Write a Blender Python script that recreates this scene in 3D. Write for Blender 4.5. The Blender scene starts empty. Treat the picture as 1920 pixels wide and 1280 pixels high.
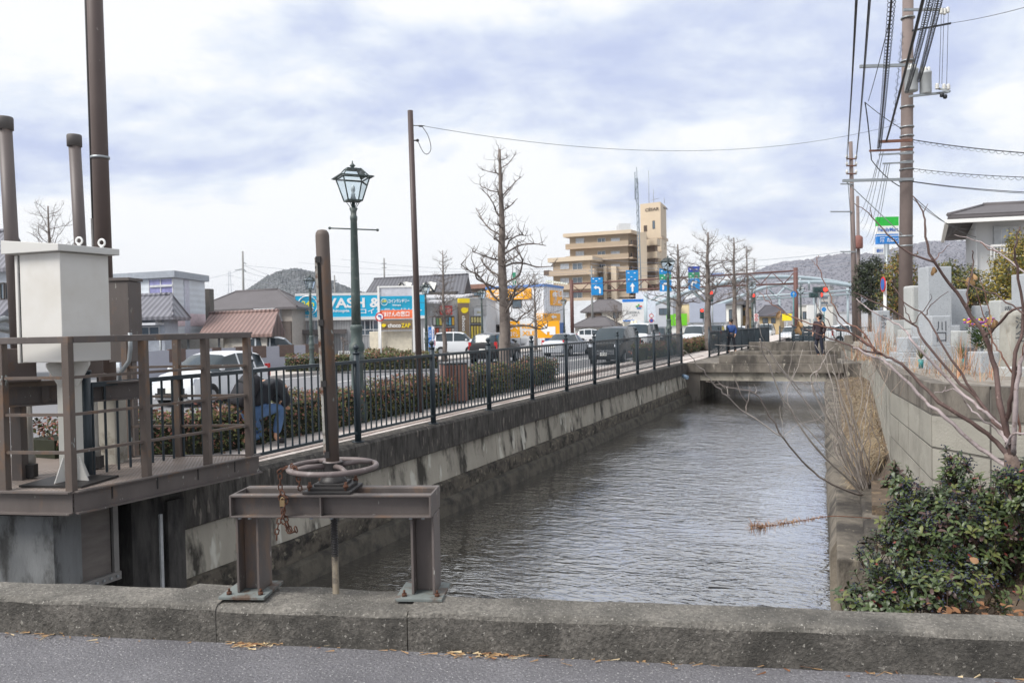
import bpy, math, random
import numpy as np
from mathutils import Vector, Matrix
from math import radians as RAD, sin, cos, pi
# ------------------------------------------------------------------ camera, world, sun, exposure
SC = bpy.context.scene
COL = SC.collection
F = 1493.33; ROLL = 0.020
def _u(v): return v / np.linalg.norm(v)
_ey = _u(np.array([(1626 - 960) / F, (640 - 596) / F, -1.0]))
_c = -(np.array([-ROLL, 1, 0.0]) @ _ey) / _ey[2]
_ez = _u(np.array([-ROLL, 1, _c])); _ex = np.cross(_ey, _ez)
RW = np.array([_ex, _ey, _ez])
CAM = np.array([0, 0, 1.5])
cam_d = bpy.data.cameras.new('camera'); cam = bpy.data.objects.new('camera', cam_d); COL.objects.link(cam)
m4 = Matrix(RW.tolist()).to_4x4(); m4.translation = Vector(CAM); cam.matrix_world = m4
cam_d.sensor_width = 36; cam_d.lens = F / 1920 * 36; cam_d.clip_start = 0.05; cam_d.clip_end = 6000
cam_d.dof.use_dof = True; cam_d.dof.focus_distance = 5.0; cam_d.dof.aperture_fstop = 6.3
SC.camera = cam
SC.view_settings.view_transform = 'Standard'; SC.view_settings.look = 'None'
SC.view_settings.exposure = 0.5; SC.view_settings.gamma = 1
SUN_EL, SUN_AZ = RAD(48), RAD(215)          # azimuth measured from +Y clockwise
world = bpy.data.worlds.new('World'); SC.world = world; world.use_nodes = True
def build_world():
    nt = world.node_tree; N = nt.nodes; L = nt.links; N.clear()
    out = N.new('ShaderNodeOutputWorld')
    sky = N.new('ShaderNodeTexSky'); sky.sky_type = 'NISHITA'; sky.sun_disc = False
    sky.sun_elevation = SUN_EL; sky.sun_rotation = SUN_AZ
    bg1 = N.new('ShaderNodeBackground'); bg1.inputs[1].default_value = 0.10; L.new(sky.outputs[0], bg1.inputs[0])
    tc = N.new('ShaderNodeTexCoord'); sep = N.new('ShaderNodeSeparateXYZ'); L.new(tc.outputs['Generated'], sep.inputs[0])
    def mth(op, a, b=None, c=None, clamp=False):
        n = N.new('ShaderNodeMath'); n.operation = op; n.use_clamp = clamp
        for i, v in enumerate((a, b, c)):
            if v is None: continue
            if isinstance(v, (int, float)): n.inputs[i].default_value = v
            else: L.new(v, n.inputs[i])
        return n.outputs[0]
    z = mth('MAXIMUM', sep.outputs[2], 0.0)
    zz = mth('ADD', z, 0.26)
    u = mth('DIVIDE', sep.outputs[0], zz); v = mth('DIVIDE', sep.outputs[1], zz)
    cmb = N.new('ShaderNodeCombineXYZ'); L.new(u, cmb.inputs[0]); L.new(v, cmb.inputs[1]); cmb.inputs[2].default_value = 3.7
    def noise(scale, detail, rough, off):
        mp = N.new('ShaderNodeMapping'); mp.inputs['Location'].default_value = off; L.new(cmb.outputs[0], mp.inputs[0])
        n = N.new('ShaderNodeTexNoise'); n.inputs['Scale'].default_value = scale; n.inputs['Detail'].default_value = detail
        n.inputs['Roughness'].default_value = rough; n.inputs['Distortion'].default_value = 0.25
        L.new(mp.outputs[0], n.inputs['Vector']); return n.outputs['Fac']
    n1 = noise(0.95, 9, 0.56, (0.4, 6.1, 2)); n2 = noise(2.6, 8, 0.6, (3, 3, 1))
    # a darker bank of cloud about sixteen degrees above the horizon
    band = mth('SUBTRACT', sep.outputs[2], 0.285); band = mth('DIVIDE', band, 0.075); band = mth('MULTIPLY', band, band)
    band = mth('MULTIPLY', band, -1.0); band = mth('EXPONENT', band)
    val = mth('MULTIPLY_ADD', n2, 0.60, mth('MULTIPLY', n1, 1.75)); val = mth('SUBTRACT', val, 0.352)
    val = mth('SUBTRACT', val, mth('MULTIPLY', band, 0.15))
    low = mth('SUBTRACT', 1.0, mth('DIVIDE', z, 0.20), clamp=True)
    val = mth('ADD', val, mth('MULTIPLY', low, 0.11))
    rp = N.new('ShaderNodeValToRGB'); L.new(val, rp.inputs[0]); e = rp.color_ramp.elements
    e[0].position = 0.44; e[0].color = (0.39, 0.445, 0.65, 1)
    e[1].position = 0.81; e[1].color = (0.80, 0.81, 0.825, 1)
    for p, c in ((0.57, (0.455, 0.515, 0.70, 1)), (0.64, (0.54, 0.595, 0.735, 1)), (0.71, (0.645, 0.695, 0.78, 1))):
        k = e.new(p); k.color = c
    bg2 = N.new('ShaderNodeBackground'); L.new(rp.outputs[0], bg2.inputs[0]); bg2.inputs[1].default_value = 0.93
    mix = N.new('ShaderNodeMixShader'); mix.inputs[0].default_value = 0.96
    L.new(bg1.outputs[0], mix.inputs[1]); L.new(bg2.outputs[0], mix.inputs[2]); L.new(mix.outputs[0], out.inputs[0])
build_world()
sun_d = bpy.data.lights.new('sun', 'SUN'); sun_d.energy = 3.2; sun_d.angle = RAD(28); sun_d.color = (1, 0.96, 0.9)
sun = bpy.data.objects.new('sun', sun_d); COL.objects.link(sun)
_sd = Vector((sin(SUN_AZ) * cos(SUN_EL), cos(SUN_AZ) * cos(SUN_EL), sin(SUN_EL)))
sun.rotation_euler = _sd.to_track_quat('Z', 'Y').to_euler()
# ------------------------------------------------------------------ helpers: points of the place
def ray(px, py): return RW @ np.array([(px - 960) / F, (640 - py) / F, -1.0])
def at(px, py, z=0.0):
    d = ray(px, py); return Vector(CAM + d * ((z - 1.5) / d[2]))
def atd(px, py, D): return Vector(CAM + ray(px, py) * D)
def foot(px, D, z=-0.55):
    p = atd(px, 610, D); return Vector((p.x, p.y, z))
def hz(px): return 609.3 - 0.02 * (px - 960)
def zat(px, py, D): return 1.5 + (hz(px) - py) / F * D
RIGHT = Vector(RW[:, 0]); RIGHT.z = 0; RIGHT.normalize()
VIEW = math.atan2(RIGHT.y, RIGHT.x)          # heading of the picture's right-hand direction on the ground
# ------------------------------------------------------------------ helpers: meshes
_FR = {}
class MB:
    def __init__(s): s.v = []; s.f = []; s.mi = []; s.sm = []
    def add(s, vs, fs, m=0, smooth=False):
        o = len(s.v); s.v += [tuple(p) for p in vs]
        for f in fs: s.f.append(tuple(i + o for i in f)); s.mi.append(m); s.sm.append(smooth)
        return s
    def box(s, c, sz, rz=0, m=0):
        x, y, z = (k / 2 for k in sz); ca, sa = cos(rz), sin(rz); vs = []
        for dz in (-z, z):
            for dx, dy in ((-x, -y), (x, -y), (x, y), (-x, y)):
                vs.append((c[0] + dx * ca - dy * sa, c[1] + dx * sa + dy * ca, c[2] + dz))
        return s.add(vs, [(3, 2, 1, 0), (4, 5, 6, 7), (0, 1, 5, 4), (1, 2, 6, 5), (2, 3, 7, 6), (3, 0, 4, 7)], m)
    def lohi(s, a, b, m=0):
        return s.box([(a[i] + b[i]) / 2 for i in range(3)], [abs(b[i] - a[i]) for i in range(3)], 0, m)
    def beam(s, p, q, w, h, m=0, up=(0, 0, 1)):
        p = Vector(p); q = Vector(q); d = (q - p).normalized(); up = Vector(up)
        if abs(d.dot(up)) > 0.99: up = Vector((0, 1, 0))
        a = d.cross(up).normalized() * (w / 2); b = a.cross(d).normalized() * (h / 2); vs = []
        for o in (p, q):
            for i, j in ((-1, -1), (1, -1), (1, 1), (-1, 1)): vs.append(o + a * i + b * j)
        return s.add(vs, [(0, 1, 2, 3), (7, 6, 5, 4), (0, 4, 5, 1), (1, 5, 6, 2), (2, 6, 7, 3), (3, 7, 4, 0)], m)
    def tube(s, pts, r, n=8, m=0, cap=True, smooth=True):
        P = [Vector(p) for p in pts]; k = len(P)
        if not hasattr(r, '__len__'): r = [r] * k
        t = (P[1] - P[0]).normalized(); a = t.orthogonal().normalized(); vs = []
        for i in range(k):
            t2 = (P[min(i + 1, k - 1)] - P[max(i - 1, 0)])
            t2 = t2.normalized() if t2.length > 1e-9 else t
            a = (a - t2 * a.dot(t2)); a = a.normalized() if a.length > 1e-6 else t2.orthogonal().normalized()
            b = t2.cross(a); t = t2
            for j in range(n):
                w = 2 * pi * j / n; vs.append(P[i] + (a * cos(w) + b * sin(w)) * r[i])
        fs = [(i * n + j, i * n + (j + 1) % n, (i + 1) * n + (j + 1) % n, (i + 1) * n + j) for i in range(k - 1) for j in range(n)]
        s.add(vs, fs, m, smooth)
        if cap:
            o = len(s.v) - k * n
            s.f += [tuple(o + j for j in reversed(range(n))), tuple(o + (k - 1) * n + j for j in range(n))]; s.mi += [m, m]; s.sm += [False, False]
        return s
    def lathe(s, prof, c=(0, 0, 0), n=16, m=0, smooth=True):
        vs = []; k = len(prof)
        for r, z in prof:
            for j in range(n):
                w = 2 * pi * (j + .5) / n; vs.append((c[0] + r * cos(w), c[1] + r * sin(w), c[2] + z))
        fs = [(i * n + j, i * n + (j + 1) % n, (i + 1) * n + (j + 1) % n, (i + 1) * n + j) for i in range(k - 1) for j in range(n)]
        fs += [tuple(reversed(range(n))), tuple((k - 1) * n + j for j in range(n))]
        return s.add(vs, fs, m, smooth)
    def ball(s, c, r, n=10, m=0, sz=1.0):
        return s.lathe([(max(r * sin(pi * i / n), 1e-4), -r * sz * cos(pi * i / n)) for i in range(n + 1)], c, n + 2, m)
    def ring(s, c, R, r, n=20, k=6, m=0, ax=None):
        c = Vector(c); q = (Vector(ax).to_track_quat('Z', 'Y') if ax else None); vs = []
        for i in range(n):
            w = 2 * pi * i / n
            for j in range(k):
                a = 2 * pi * j / k; p = Vector(((R + r * cos(a)) * cos(w), (R + r * cos(a)) * sin(w), r * sin(a)))
                vs.append(c + (q @ p if q else p))
        fs = [(i * k + j, ((i + 1) % n) * k + j, ((i + 1) % n) * k + (j + 1) % k, i * k + (j + 1) % k) for i in range(n) for j in range(k)]
        return s.add(vs, fs, m, True)
    def prism(s, poly, o, ax, ay, d, m=0):
        """poly (2-D, counter-clockwise) in the plane of ax, ay at o, pushed by the vector d"""
        o = Vector(o); ax = Vector(ax); ay = Vector(ay); d = Vector(d); n = len(poly)
        a = [o + ax * x + ay * y for x, y in poly]; vs = a + [p + d for p in a]
        fs = [tuple(range(n)), tuple(reversed(range(n, 2 * n)))] + [(i, i + n, (i + 1) % n + n, (i + 1) % n) for i in range(n)]
        return s.add(vs, fs, m)
    def quad(s, a, b, c, d, m=0): return s.add([a, b, c, d], [(0, 1, 2, 3)], m)
    def build(s, name, mats, parent=None, bevel=0, world=False, angle=None):
        if not isinstance(mats, (list, tuple)): mats = [mats]
        vs = s.v
        if world and parent is not None:
            fr = _FR.get(parent.name); mi = (Matrix.Translation(Vector(fr[0])) @ Matrix.Rotation(fr[1], 4, 'Z')).inverted() if fr else Matrix()
            vs = [tuple(mi @ Vector(p)) for p in vs]
        me = bpy.data.meshes.new(name); me.from_pydata(vs, [], s.f)
        me.polygons.foreach_set('material_index', s.mi); me.polygons.foreach_set('use_smooth', s.sm)
        for k in mats: me.materials.append(k)
        me.validate(); me.update()
        if angle is not None: me.set_sharp_from_angle(angle=RAD(angle))
        o = bpy.data.objects.new(name, me); COL.objects.link(o)
        if parent is not None:
            o.parent = parent
            if parent.name in _FR: _FR[o.name] = _FR[parent.name]
        if bevel:
            b = o.modifiers.new('edge', 'BEVEL'); b.width = bevel; b.segments = 2; b.limit_method = 'ANGLE'; b.angle_limit = RAD(40)
        return o
def tag(o, label=None, cat=None, group=None, kind=None):
    if label: o['label'] = label
    if cat: o['category'] = cat
    if group: o['group'] = group
    if kind: o['kind'] = kind
    return o
def thing(name, label, cat, loc=(0, 0, 0), rz=0, group=None):
    o = bpy.data.objects.new(name, None); COL.objects.link(o); o.empty_display_size = 0.2
    o.location = loc; o.rotation_euler = (0, 0, rz); _FR[o.name] = (tuple(loc), rz)
    return tag(o, label, cat, group)
def copy_tree(o, parent=None):
    c = o.copy(); COL.objects.link(c)
    if parent is not None: c.parent = parent
    for ch in [k for k in o.children]: copy_tree(ch, c)
    return c
def dup(o, loc, rz, label, sc=None):
    c = copy_tree(o); c.location = loc; c.rotation_euler = (0, 0, rz); c['label'] = label
    if sc: c.scale = (sc, sc, sc)
    return c
def struct(mb, name, m, bevel=0):
    o = mb.build(name, m, None, bevel); o['kind'] = 'structure'; return o
# writing on signs: the letters of a string as a thin mesh
_TXT = {}
def text_geo(sx, bold=0.0):
    k = (sx, bold)
    if k not in _TXT:
        cu = bpy.data.curves.new('t', 'FONT'); cu.body = sx; cu.size = 1; cu.offset = bold; cu.resolution_u = 3
        ob = bpy.data.objects.new('t', cu); COL.objects.link(ob); bpy.context.view_layer.update()
        me = bpy.data.meshes.new_from_object(ob.evaluated_get(bpy.context.evaluated_depsgraph_get()))
        vs = np.array([v.co[:] for v in me.vertices]) if len(me.vertices) else np.zeros((0, 3))
        fs = [tuple(p.vertices) for p in me.polygons]
        bpy.data.objects.remove(ob); bpy.data.curves.remove(cu); bpy.data.meshes.remove(me)
        _TXT[k] = (vs, fs)
    return _TXT[k]
def text(mb, sx, o, ax, ay, w, h, m=0, bold=0.0, nrm=None):
    """writes sx into the w x h rectangle with its lower left corner at o"""
    vs, fs = text_geo(sx, bold)
    if not len(vs): return
    lo, hi = vs.min(0), vs.max(0); sxx = w / max(hi[0] - lo[0], 1e-6); syy = h / max(hi[1] - lo[1], 1e-6)
    o = Vector(o); ax = Vector(ax); ay = Vector(ay)
    mb.add([o + ax * ((p[0] - lo[0]) * sxx) + ay * ((p[1] - lo[1]) * syy) for p in vs], fs, m)
# ------------------------------------------------------------------ helpers: materials
def lin(c): return tuple(((k / 255) / 12.92 if k / 255 <= 0.04045 else ((k / 255 + 0.055) / 1.055) ** 2.4) for k in c)
_M = {}
def mat(name, c, rough=0.7, var=0.16, vs=5.0, metal=0.0, bump=0.0, bs=40.0, c2=None, s2=3.0, t2=0.62, w2=0.06, stretch=(1, 1, 1), spec=0.4, c3=None, s3=60.0, t3=0.66, emit=0.0, coat=0.0):
    """base colour with two scales of soft mottling, optional second and third colours (rust, stains, specks), optional bump"""
    if name in _M: return _M[name]
    m = bpy.data.materials.new(name); m.use_nodes = True; nt = m.node_tree; N = nt.nodes; L = nt.links
    b = N['Principled BSDF']; b.inputs['Roughness'].default_value = rough; b.inputs['Metallic'].default_value = metal
    b.inputs['Specular IOR Level'].default_value = spec; b.inputs['Coat Weight'].default_value = coat
    c = lin(c); tc = N.new('ShaderNodeTexCoord'); mp = N.new('ShaderNodeMapping'); mp.inputs['Scale'].default_value = stretch
    L.new(tc.outputs['Object'], mp.inputs[0])
    def noise(sc, det=6, r=0.6, off=0.0):
        n = N.new('ShaderNodeTexNoise'); n.inputs['Scale'].default_value = sc; n.inputs['Detail'].default_value = det; n.inputs['Roughness'].default_value = r
        a = N.new('ShaderNodeVectorMath'); a.operation = 'ADD'; a.inputs[1].default_value = (off, off * 1.7, off * 0.6)
        L.new(mp.outputs[0], a.inputs[0]); L.new(a.outputs[0], n.inputs['Vector']); return n.outputs['Fac']
    def mix(f, a, bb):
        x = N.new('ShaderNodeMix'); x.data_type = 'RGBA'; L.new(f, x.inputs[0])
        for i, v in ((6, a), (7, bb)):
            if isinstance(v, tuple): x.inputs[i].default_value = v + (1,)
            else: L.new(v, x.inputs[i])
        return x.outputs[2]
    def ramp(f, p, w):
        r = N.new('ShaderNodeMapRange'); L.new(f, r.inputs[0]); r.inputs[1].default_value = p - w; r.inputs[2].default_value = p + w; return r.outputs[0]
    k = mix(ramp(noise(vs), 0.5, 0.22), tuple(x * (1 - var) for x in c), tuple(min(x * (1 + var), 1) for x in c))
    if c2: k = mix(ramp(noise(s2, 7, 0.65, 5.0), t2, w2), k, lin(c2))
    if c3: k = mix(ramp(noise(s3, 3, 0.6, 9.0), t3, 0.03), k, lin(c3))
    L.new(k, b.inputs['Base Color'])
    if bump:
        bn = N.new('ShaderNodeBump'); bn.inputs['Strength'].default_value = bump; bn.inputs['Distance'].default_value = 0.02
        L.new(noise(bs, 6, 0.65, 2.0), bn.inputs['Height']); L.new(bn.outputs[0], b.inputs['Normal'])
    if emit: b.inputs['Emission Color'].default_value = c + (1,); b.inputs['Emission Strength'].default_value = emit
    _M[name] = m; return m
def glassmat(name, c=(60, 75, 85), rough=0.05):
    """window and windscreen panes: dark, reflecting the sky"""
    m = mat(name, c, rough, 0.1, 2.0, spec=0.9); return m
def clearglass(name):
    if name in _M: return _M[name]
    m = bpy.data.materials.new(name); m.use_nodes = True; nt = m.node_tree; N = nt.nodes; L = nt.links
    o = N['Material Output']; t = N.new('ShaderNodeBsdfTransparent'); t.inputs[0].default_value = (0.86, 0.92, 0.95, 1)
    g = N.new('ShaderNodeBsdfGlossy'); g.inputs['Roughness'].default_value = 0.03; fr = N.new('ShaderNodeFresnel'); fr.inputs[0].default_value = 1.5
    x = N.new('ShaderNodeMixShader'); L.new(fr.outputs[0], x.inputs[0]); L.new(t.outputs[0], x.inputs[1]); L.new(g.outputs[0], x.inputs[2]); L.new(x.outputs[0], o.inputs[0])
    _M[name] = m; return m
R = random.Random(7)
# ------------------------------------------------------------------ materials of the near scene
KD = RAD(15)                                   # the bridge we stand on crosses the canal at a slight skew
kx = Vector((cos(KD), sin(KD), 0)); ky = Vector((-sin(KD), cos(KD), 0)); UP = Vector((0, 0, 1))
def kp(u, v, z=0.0):                           # u along the kerb (0 at its joint), v away from us behind the kerb's front face
    p = Vector((-1.96, 3.135, 0)) + kx * u + ky * v; return Vector((p.x, p.y, z))
m_asph = mat('asphalt', (124, 123, 127), 0.9, 0.42, 62, bump=1.0, bs=75, c2=(104, 103, 107), s2=1.5, t2=0.55, w2=0.14, c3=(176, 175, 174), s3=75, t3=0.63)
m_road = mat('road_asphalt', (118, 118, 121), 0.9, 0.08, 0.6, bump=0.2, bs=60)
m_kerb = mat('weathered_concrete', (130, 126, 119), 0.9, 0.5, 48, bump=1.0, bs=80, c2=(80, 78, 74), s2=3.4, t2=0.53, w2=0.16, c3=(170, 166, 158), s3=90, t3=0.65)
m_kerbf = mat('stained_kerb_face', (112, 108, 102), 0.92, 0.6, 48, bump=1.0, bs=80, c2=(64, 62, 58), s2=3.6, t2=0.53, w2=0.15, c3=(160, 156, 148), s3=55, t3=0.66)
m_cop = mat('coping_concrete', (80, 77, 73), 0.92, 0.42, 3.0, bump=0.6, bs=30, stretch=(2.2, 2.2, 0.45), c2=(46, 43, 41), s2=6, t2=0.52, w2=0.10, c3=(118, 112, 104), s3=7, t3=0.64)
m_pale = mat('pale_concrete', (154, 149, 138), 0.9, 0.22, 1.6, bump=0.5, bs=25, stretch=(1, 1, 0.38), c2=(60, 57, 52), s2=2.4, t2=0.55, w2=0.06, c3=(190, 188, 178), s3=3.4, t3=0.62)
m_rough = mat('rough_wet_concrete', (88, 82, 73), 0.85, 0.38, 2.5, bump=1.0, bs=18, c2=(42, 39, 36), s2=5, t2=0.53, w2=0.08, c3=(118, 112, 98), s3=9, t3=0.62)
m_toe = mat('toe_concrete', (84, 79, 70), 0.8, 0.25, 3, bump=0.7, bs=25, c2=(48, 45, 41), s2=4, t2=0.54, w2=0.1)
m_pave = mat('paving_slabs', (196, 188, 182), 0.85, 0.10, 2.5, bump=0.15, bs=50, c2=(170, 158, 152), s2=1.3, t2=0.55)
m_steel = mat('brown_painted_steel', (92, 85, 82), 0.55, 0.26, 3.0, spec=0.45, bump=0.12, bs=60, stretch=(1, 1, .4), c2=(112, 92, 78), s2=6, t2=0.61, w2=0.06, c3=(160, 158, 152), s3=26, t3=0.70)
m_steel2 = mat('brown_steel_worn', (94, 84, 78), 0.6, 0.18, 5.0, bump=0.1, bs=90, c2=(112, 88, 70), stretch=(1, 1, .5), s2=7, t2=0.60, w2=0.07, c3=(168, 178, 176), s3=13, t3=0.695)
m_dark = mat('dark_steel', (44, 42, 42), 0.5, 0.2, 8, c2=(70, 52, 42), s2=10, t2=0.66)
m_rust = mat('rusty_iron', (92, 62, 48), 0.85, 0.3, 30, bump=0.6, bs=200, c2=(60, 42, 36), s2=40)
m_fence = mat('fence_paint', (40, 51, 58), 0.42, 0.08, 3, spec=0.5)
m_cab = mat('cabinet_paint', (206, 204, 199), 0.45, 0.03, 2.0, c2=(196, 192, 184), s2=2.0, t2=0.62, w2=0.12)
m_white = mat('white_paint', (226, 226, 224), 0.5, 0.04, 2)
m_zinc = mat('galvanised_steel', (150, 155, 158), 0.45, 0.12, 6, metal=0.5)
m_soil = mat('bare_soil', (96, 84, 72), 0.95, 0.3, 6, bump=1.0, bs=30, c2=(132, 114, 92), s2=12, t2=0.6)
m_block = mat('concrete_blocks', (150, 147, 138), 0.92, 0.13, 2.2, bump=0.4, bs=60, c2=(122, 119, 111), s2=1.6, t2=0.57, w2=0.1)
m_black = mat('dark_void', (16, 16, 17), 0.9)
m_checker = mat('checker_plate', (128, 117, 110), 0.5, 0.15, 3, bump=0.0, c2=(150, 112, 84), s2=1.6, t2=0.68)
def water_mat():
    """murky water: dark body, sky mirrored in short choppy ripples, stronger towards grazing view"""
    m = bpy.data.materials.new('canal_water'); m.use_nodes = True; nt = m.node_tree; N = nt.nodes; L = nt.links; N.remove(N['Principled BSDF'])
    tc = N.new('ShaderNodeTexCoord'); hs = None
    for sc, st, w in ((2.4, (0.6, 1.0, 1), 0.34), (7.5, (0.5, 1.0, 1), 0.42), (17.0, (0.55, 1, 1), 0.25)):
        mp = N.new('ShaderNodeMapping'); mp.inputs['Scale'].default_value = st; mp.inputs['Rotation'].default_value = (0, 0, RAD(-16)); L.new(tc.outputs['Object'], mp.inputs[0])
        n = N.new('ShaderNodeTexNoise'); n.inputs['Scale'].default_value = sc; n.inputs['Detail'].default_value = 2; n.inputs['Distortion'].default_value = 0.5
        L.new(mp.outputs[0], n.inputs['Vector']); k = N.new('ShaderNodeMath'); k.operation = 'MULTIPLY_ADD'; k.inputs[1].default_value = w; L.new(n.outputs['Fac'], k.inputs[0])
        if hs is None: k.inputs[2].default_value = 0
        else: L.new(hs, k.inputs[2])
        hs = k.outputs[0]
    bn = N.new('ShaderNodeBump'); bn.inputs['Strength'].default_value = 0.8; bn.inputs['Distance'].default_value = 0.085; L.new(hs, bn.inputs['Height']); pn = N.new('ShaderNodeTexNoise'); pn.inputs['Scale'].default_value = 0.42; pn.inputs['Detail'].default_value = 3; L.new(tc.outputs['Object'], pn.inputs['Vector']); pr2 = N.new('ShaderNodeMapRange'); L.new(pn.outputs['Fac'], pr2.inputs[0])
    for i_, v in zip((1, 2, 3, 4), (0.36, 0.66, 0.30, 1.0)): pr2.inputs[i_].default_value = v
    L.new(pr2.outputs[0], bn.inputs['Strength'])
    lw = N.new('ShaderNodeLayerWeight'); lw.inputs[0].default_value = 0.5; lb = N.new('ShaderNodeLayerWeight'); lb.inputs[0].default_value = 0.5; L.new(bn.outputs[0], lb.inputs['Normal'])
    av = N.new('ShaderNodeMath'); av.operation = 'MULTIPLY_ADD'; av.inputs[1].default_value = 0.5; L.new(lb.outputs['Facing'], av.inputs[0]); hf = N.new('ShaderNodeMath'); hf.operation = 'MULTIPLY'; hf.inputs[1].default_value = 0.5; L.new(lw.outputs['Facing'], hf.inputs[0]); L.new(hf.outputs[0], av.inputs[2])
    mr = N.new('ShaderNodeMapRange'); L.new(av.outputs[0], mr.inputs[0])
    for i_, v in zip((1, 2, 3, 4), (0.40, 0.80, 0.14, 0.95)): mr.inputs[i_].default_value = v
    d = N.new('ShaderNodeBsdfDiffuse'); d.inputs[0].default_value = (0.030, 0.026, 0.019, 1); g = N.new('ShaderNodeBsdfGlossy'); g.inputs['Roughness'].default_value = 0.05; L.new(bn.outputs[0], g.inputs['Normal'])
    x = N.new('ShaderNodeMixShader'); L.new(mr.outputs[0], x.inputs[0]); L.new(d.outputs[0], x.inputs[1]); L.new(g.outputs[0], x.inputs[2]); L.new(x.outputs[0], N['Material Output'].inputs[0]); return m
# ------------------------------------------------------------------ the setting: ground, roads, water
GZ = -0.55
g = MB()
for a, b in (((-2500, -400), (-8.2, 3000)), ((6.0, -400), (2500, 3000)), ((-8.2, 62), (6.0, 3000))):
    g.quad((a[0], a[1], GZ - .03), (b[0], a[1], GZ - .03), (b[0], b[1], GZ - .03), (a[0], b[1], GZ - .03))
struct(g, 'ground', mat('town_ground', (132, 131, 128), 0.95, 0.15, 0.15))
g = MB(); g.quad((-22.6, -30, GZ), (-8.2, -30, GZ), (-8.2, 400, GZ), (-22.6, 400, GZ)); struct(g, 'street', m_road)
g = MB(); g.quad((-60, 8, GZ - .004), (-22.6, 8, GZ - .004), (-22.6, 200, GZ - .004), (-60, 200, GZ - .004)); struct(g, 'parking_lot', mat('lot_asphalt', (140, 140, 141), 0.9, 0.1, 0.4))
m_line = mat('road_paint', (216, 216, 212), 0.7, 0.08, 8, c2=(150, 150, 150), s2=6, t2=0.66)
g = MB()
def stripe(x0, x1, y0, y1, z=GZ + .006): g.quad((x0, y0, z), (x1, y0, z), (x1, y1, z), (x0, y1, z))
stripe(-8.9, -8.75, -10, 120); stripe(-22.1, -21.95, 6, 120); stripe(-15.4, -15.25, 12, 120); stripe(-15.0, -14.85, 12, 120)
for k in range(16): stripe(-11.9, -11.75, 8 + k * 8, 13 + k * 8); stripe(-18.6, -18.45, 8 + k * 8, 13 + k * 8)
for k in range(7): stripe(-13.5 + k * .9, -13.05 + k * .9, 6, 9.5)
stripe(-15, -8.9, 10.6, 11.0)
for k in range(7): stripe(-30.5, -25.5, 14 + k * 2.6, 14.15 + k * 2.6)
struct(g, 'lane_markings', m_line)
g = MB()
g.lohi((-26.0, 10, GZ), (-22.6, 200, GZ + .14)); g.lohi((-8.2, 4.2, -.9), (-7.72, 120, -.02)); struct(g, 'pavement', mat('pavement_concrete', (176, 170, 164), 0.9, 0.08, 1.5))
g = MB(); g.quad((-8.5, 5.08, -.004), (-6.07, 5.08, -.004), (-6.07, 120, -.004), (-8.5, 120, -.004)); g.quad((-8.5, -1, -.004), (-7.2, -1, -.004), (-7.2, 5.08, -.004), (-8.5, 5.08, -.004))
g.lohi((-8.45, 5.07, -.9), (-6.38, 120, -.01)); g.lohi((-8.45, -1, -.9), (-7.2, 5.07, -.01)); pr = struct(g, 'promenade', m_pave)
g = MB()                                       # small setts and dirt along the promenade's edge
for k in range(150): g.box((-6.52, 3.5 + k * .21, .002), (.09, .19, .012), 0)
for k in range(28): g.box((-7.55, 5.2 + k * 1.1, .03), (.12, 1.08, .10), 0)
struct(g, 'promenade_edging', mat('edging_stone', (150, 138, 132), 0.9, 0.2, 9))
g = MB(); n = 40
xs = [-6.4 + 8.2 * i / n for i in range(n + 1)]; ys = [-4 + 70 * (j / 90) for j in range(91)]
g.quad((-6.4, -4, -1.38), (2.2, -4, -1.38), (2.2, 62, -1.38), (-6.4, 62, -1.38)); struct(g, 'water', water_mat())
# the bridge roadway we stand on
g = MB(); g.prism([(-12, -9), (9, -9), (9, 0.02), (-12, 0.02)], Vector((-1.96, 3.135, 0)), kx, ky, (0, 0, -.45)); struct(g, 'near_road', m_asph)
# ------------------------------------------------------------------ kerb of the near bridge
def kerb(u0, u1, name, label, dz=0.0):
    b = MB(); n = max(2, int((u1 - u0) / .12)); prof = [(0.0, -.3), (0.0, .155), (.008, .171), (.026, .179), (.205, .186), (.222, .175), (.226, -.35)]
    rr = random.Random(int(u0 * 50) + 99); vs = []
    for i in range(n + 1):
        u = u0 + (u1 - u0) * i / n
        for (v, z) in prof:
            e = 0.0 if z < 0 else 1.0
            p = kp(u, v + rr.uniform(-.004, .004) * e, z + dz * e + rr.uniform(-.004, .004) * e); vs.append(p)
    k = len(prof)
    for j in range(k - 1): b.add([vs[i * k + q] for i in range(n + 1) for q in (j, j + 1)], [(2 * i, 2 * i + 2, 2 * i + 3, 2 * i + 1) for i in range(n)], 1 if j < 1 else 0, False)
    b.add([vs[j] for j in range(k)], [tuple(range(k))]); b.add([vs[n * k + j] for j in range(k)], [tuple(reversed(range(k)))])
    o = b.build(name, [m_kerb, m_kerbf]); tag(o, label, 'kerb', 'concrete kerbs of the near bridge')
kerb(-8, -.956, 'bridge_kerb', 'weathered grey concrete kerb left of the gate stand')
kerb(-.954, -.003, 'bridge_kerb', 'short weathered concrete kerb under the rusty handwheel gate', -.005)
kerb(.003, 6, 'bridge_kerb', 'long speckled concrete kerb below the berry bush', .006)
# abutment ledge behind the kerb
g = MB(); g.prism([(-1.3, .231), (.05, .231), (.02, .36), (-.25, .33), (-.6, .37), (-.9, .33), (-1.25, .36)], Vector((-1.96, 3.135, .165)), kx, ky, (0, 0, -.5))
tag(g.build('abutment', m_kerb, bevel=.012), 'chipped concrete ledge behind the kerb holding the gate feet', 'ledge')
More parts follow.
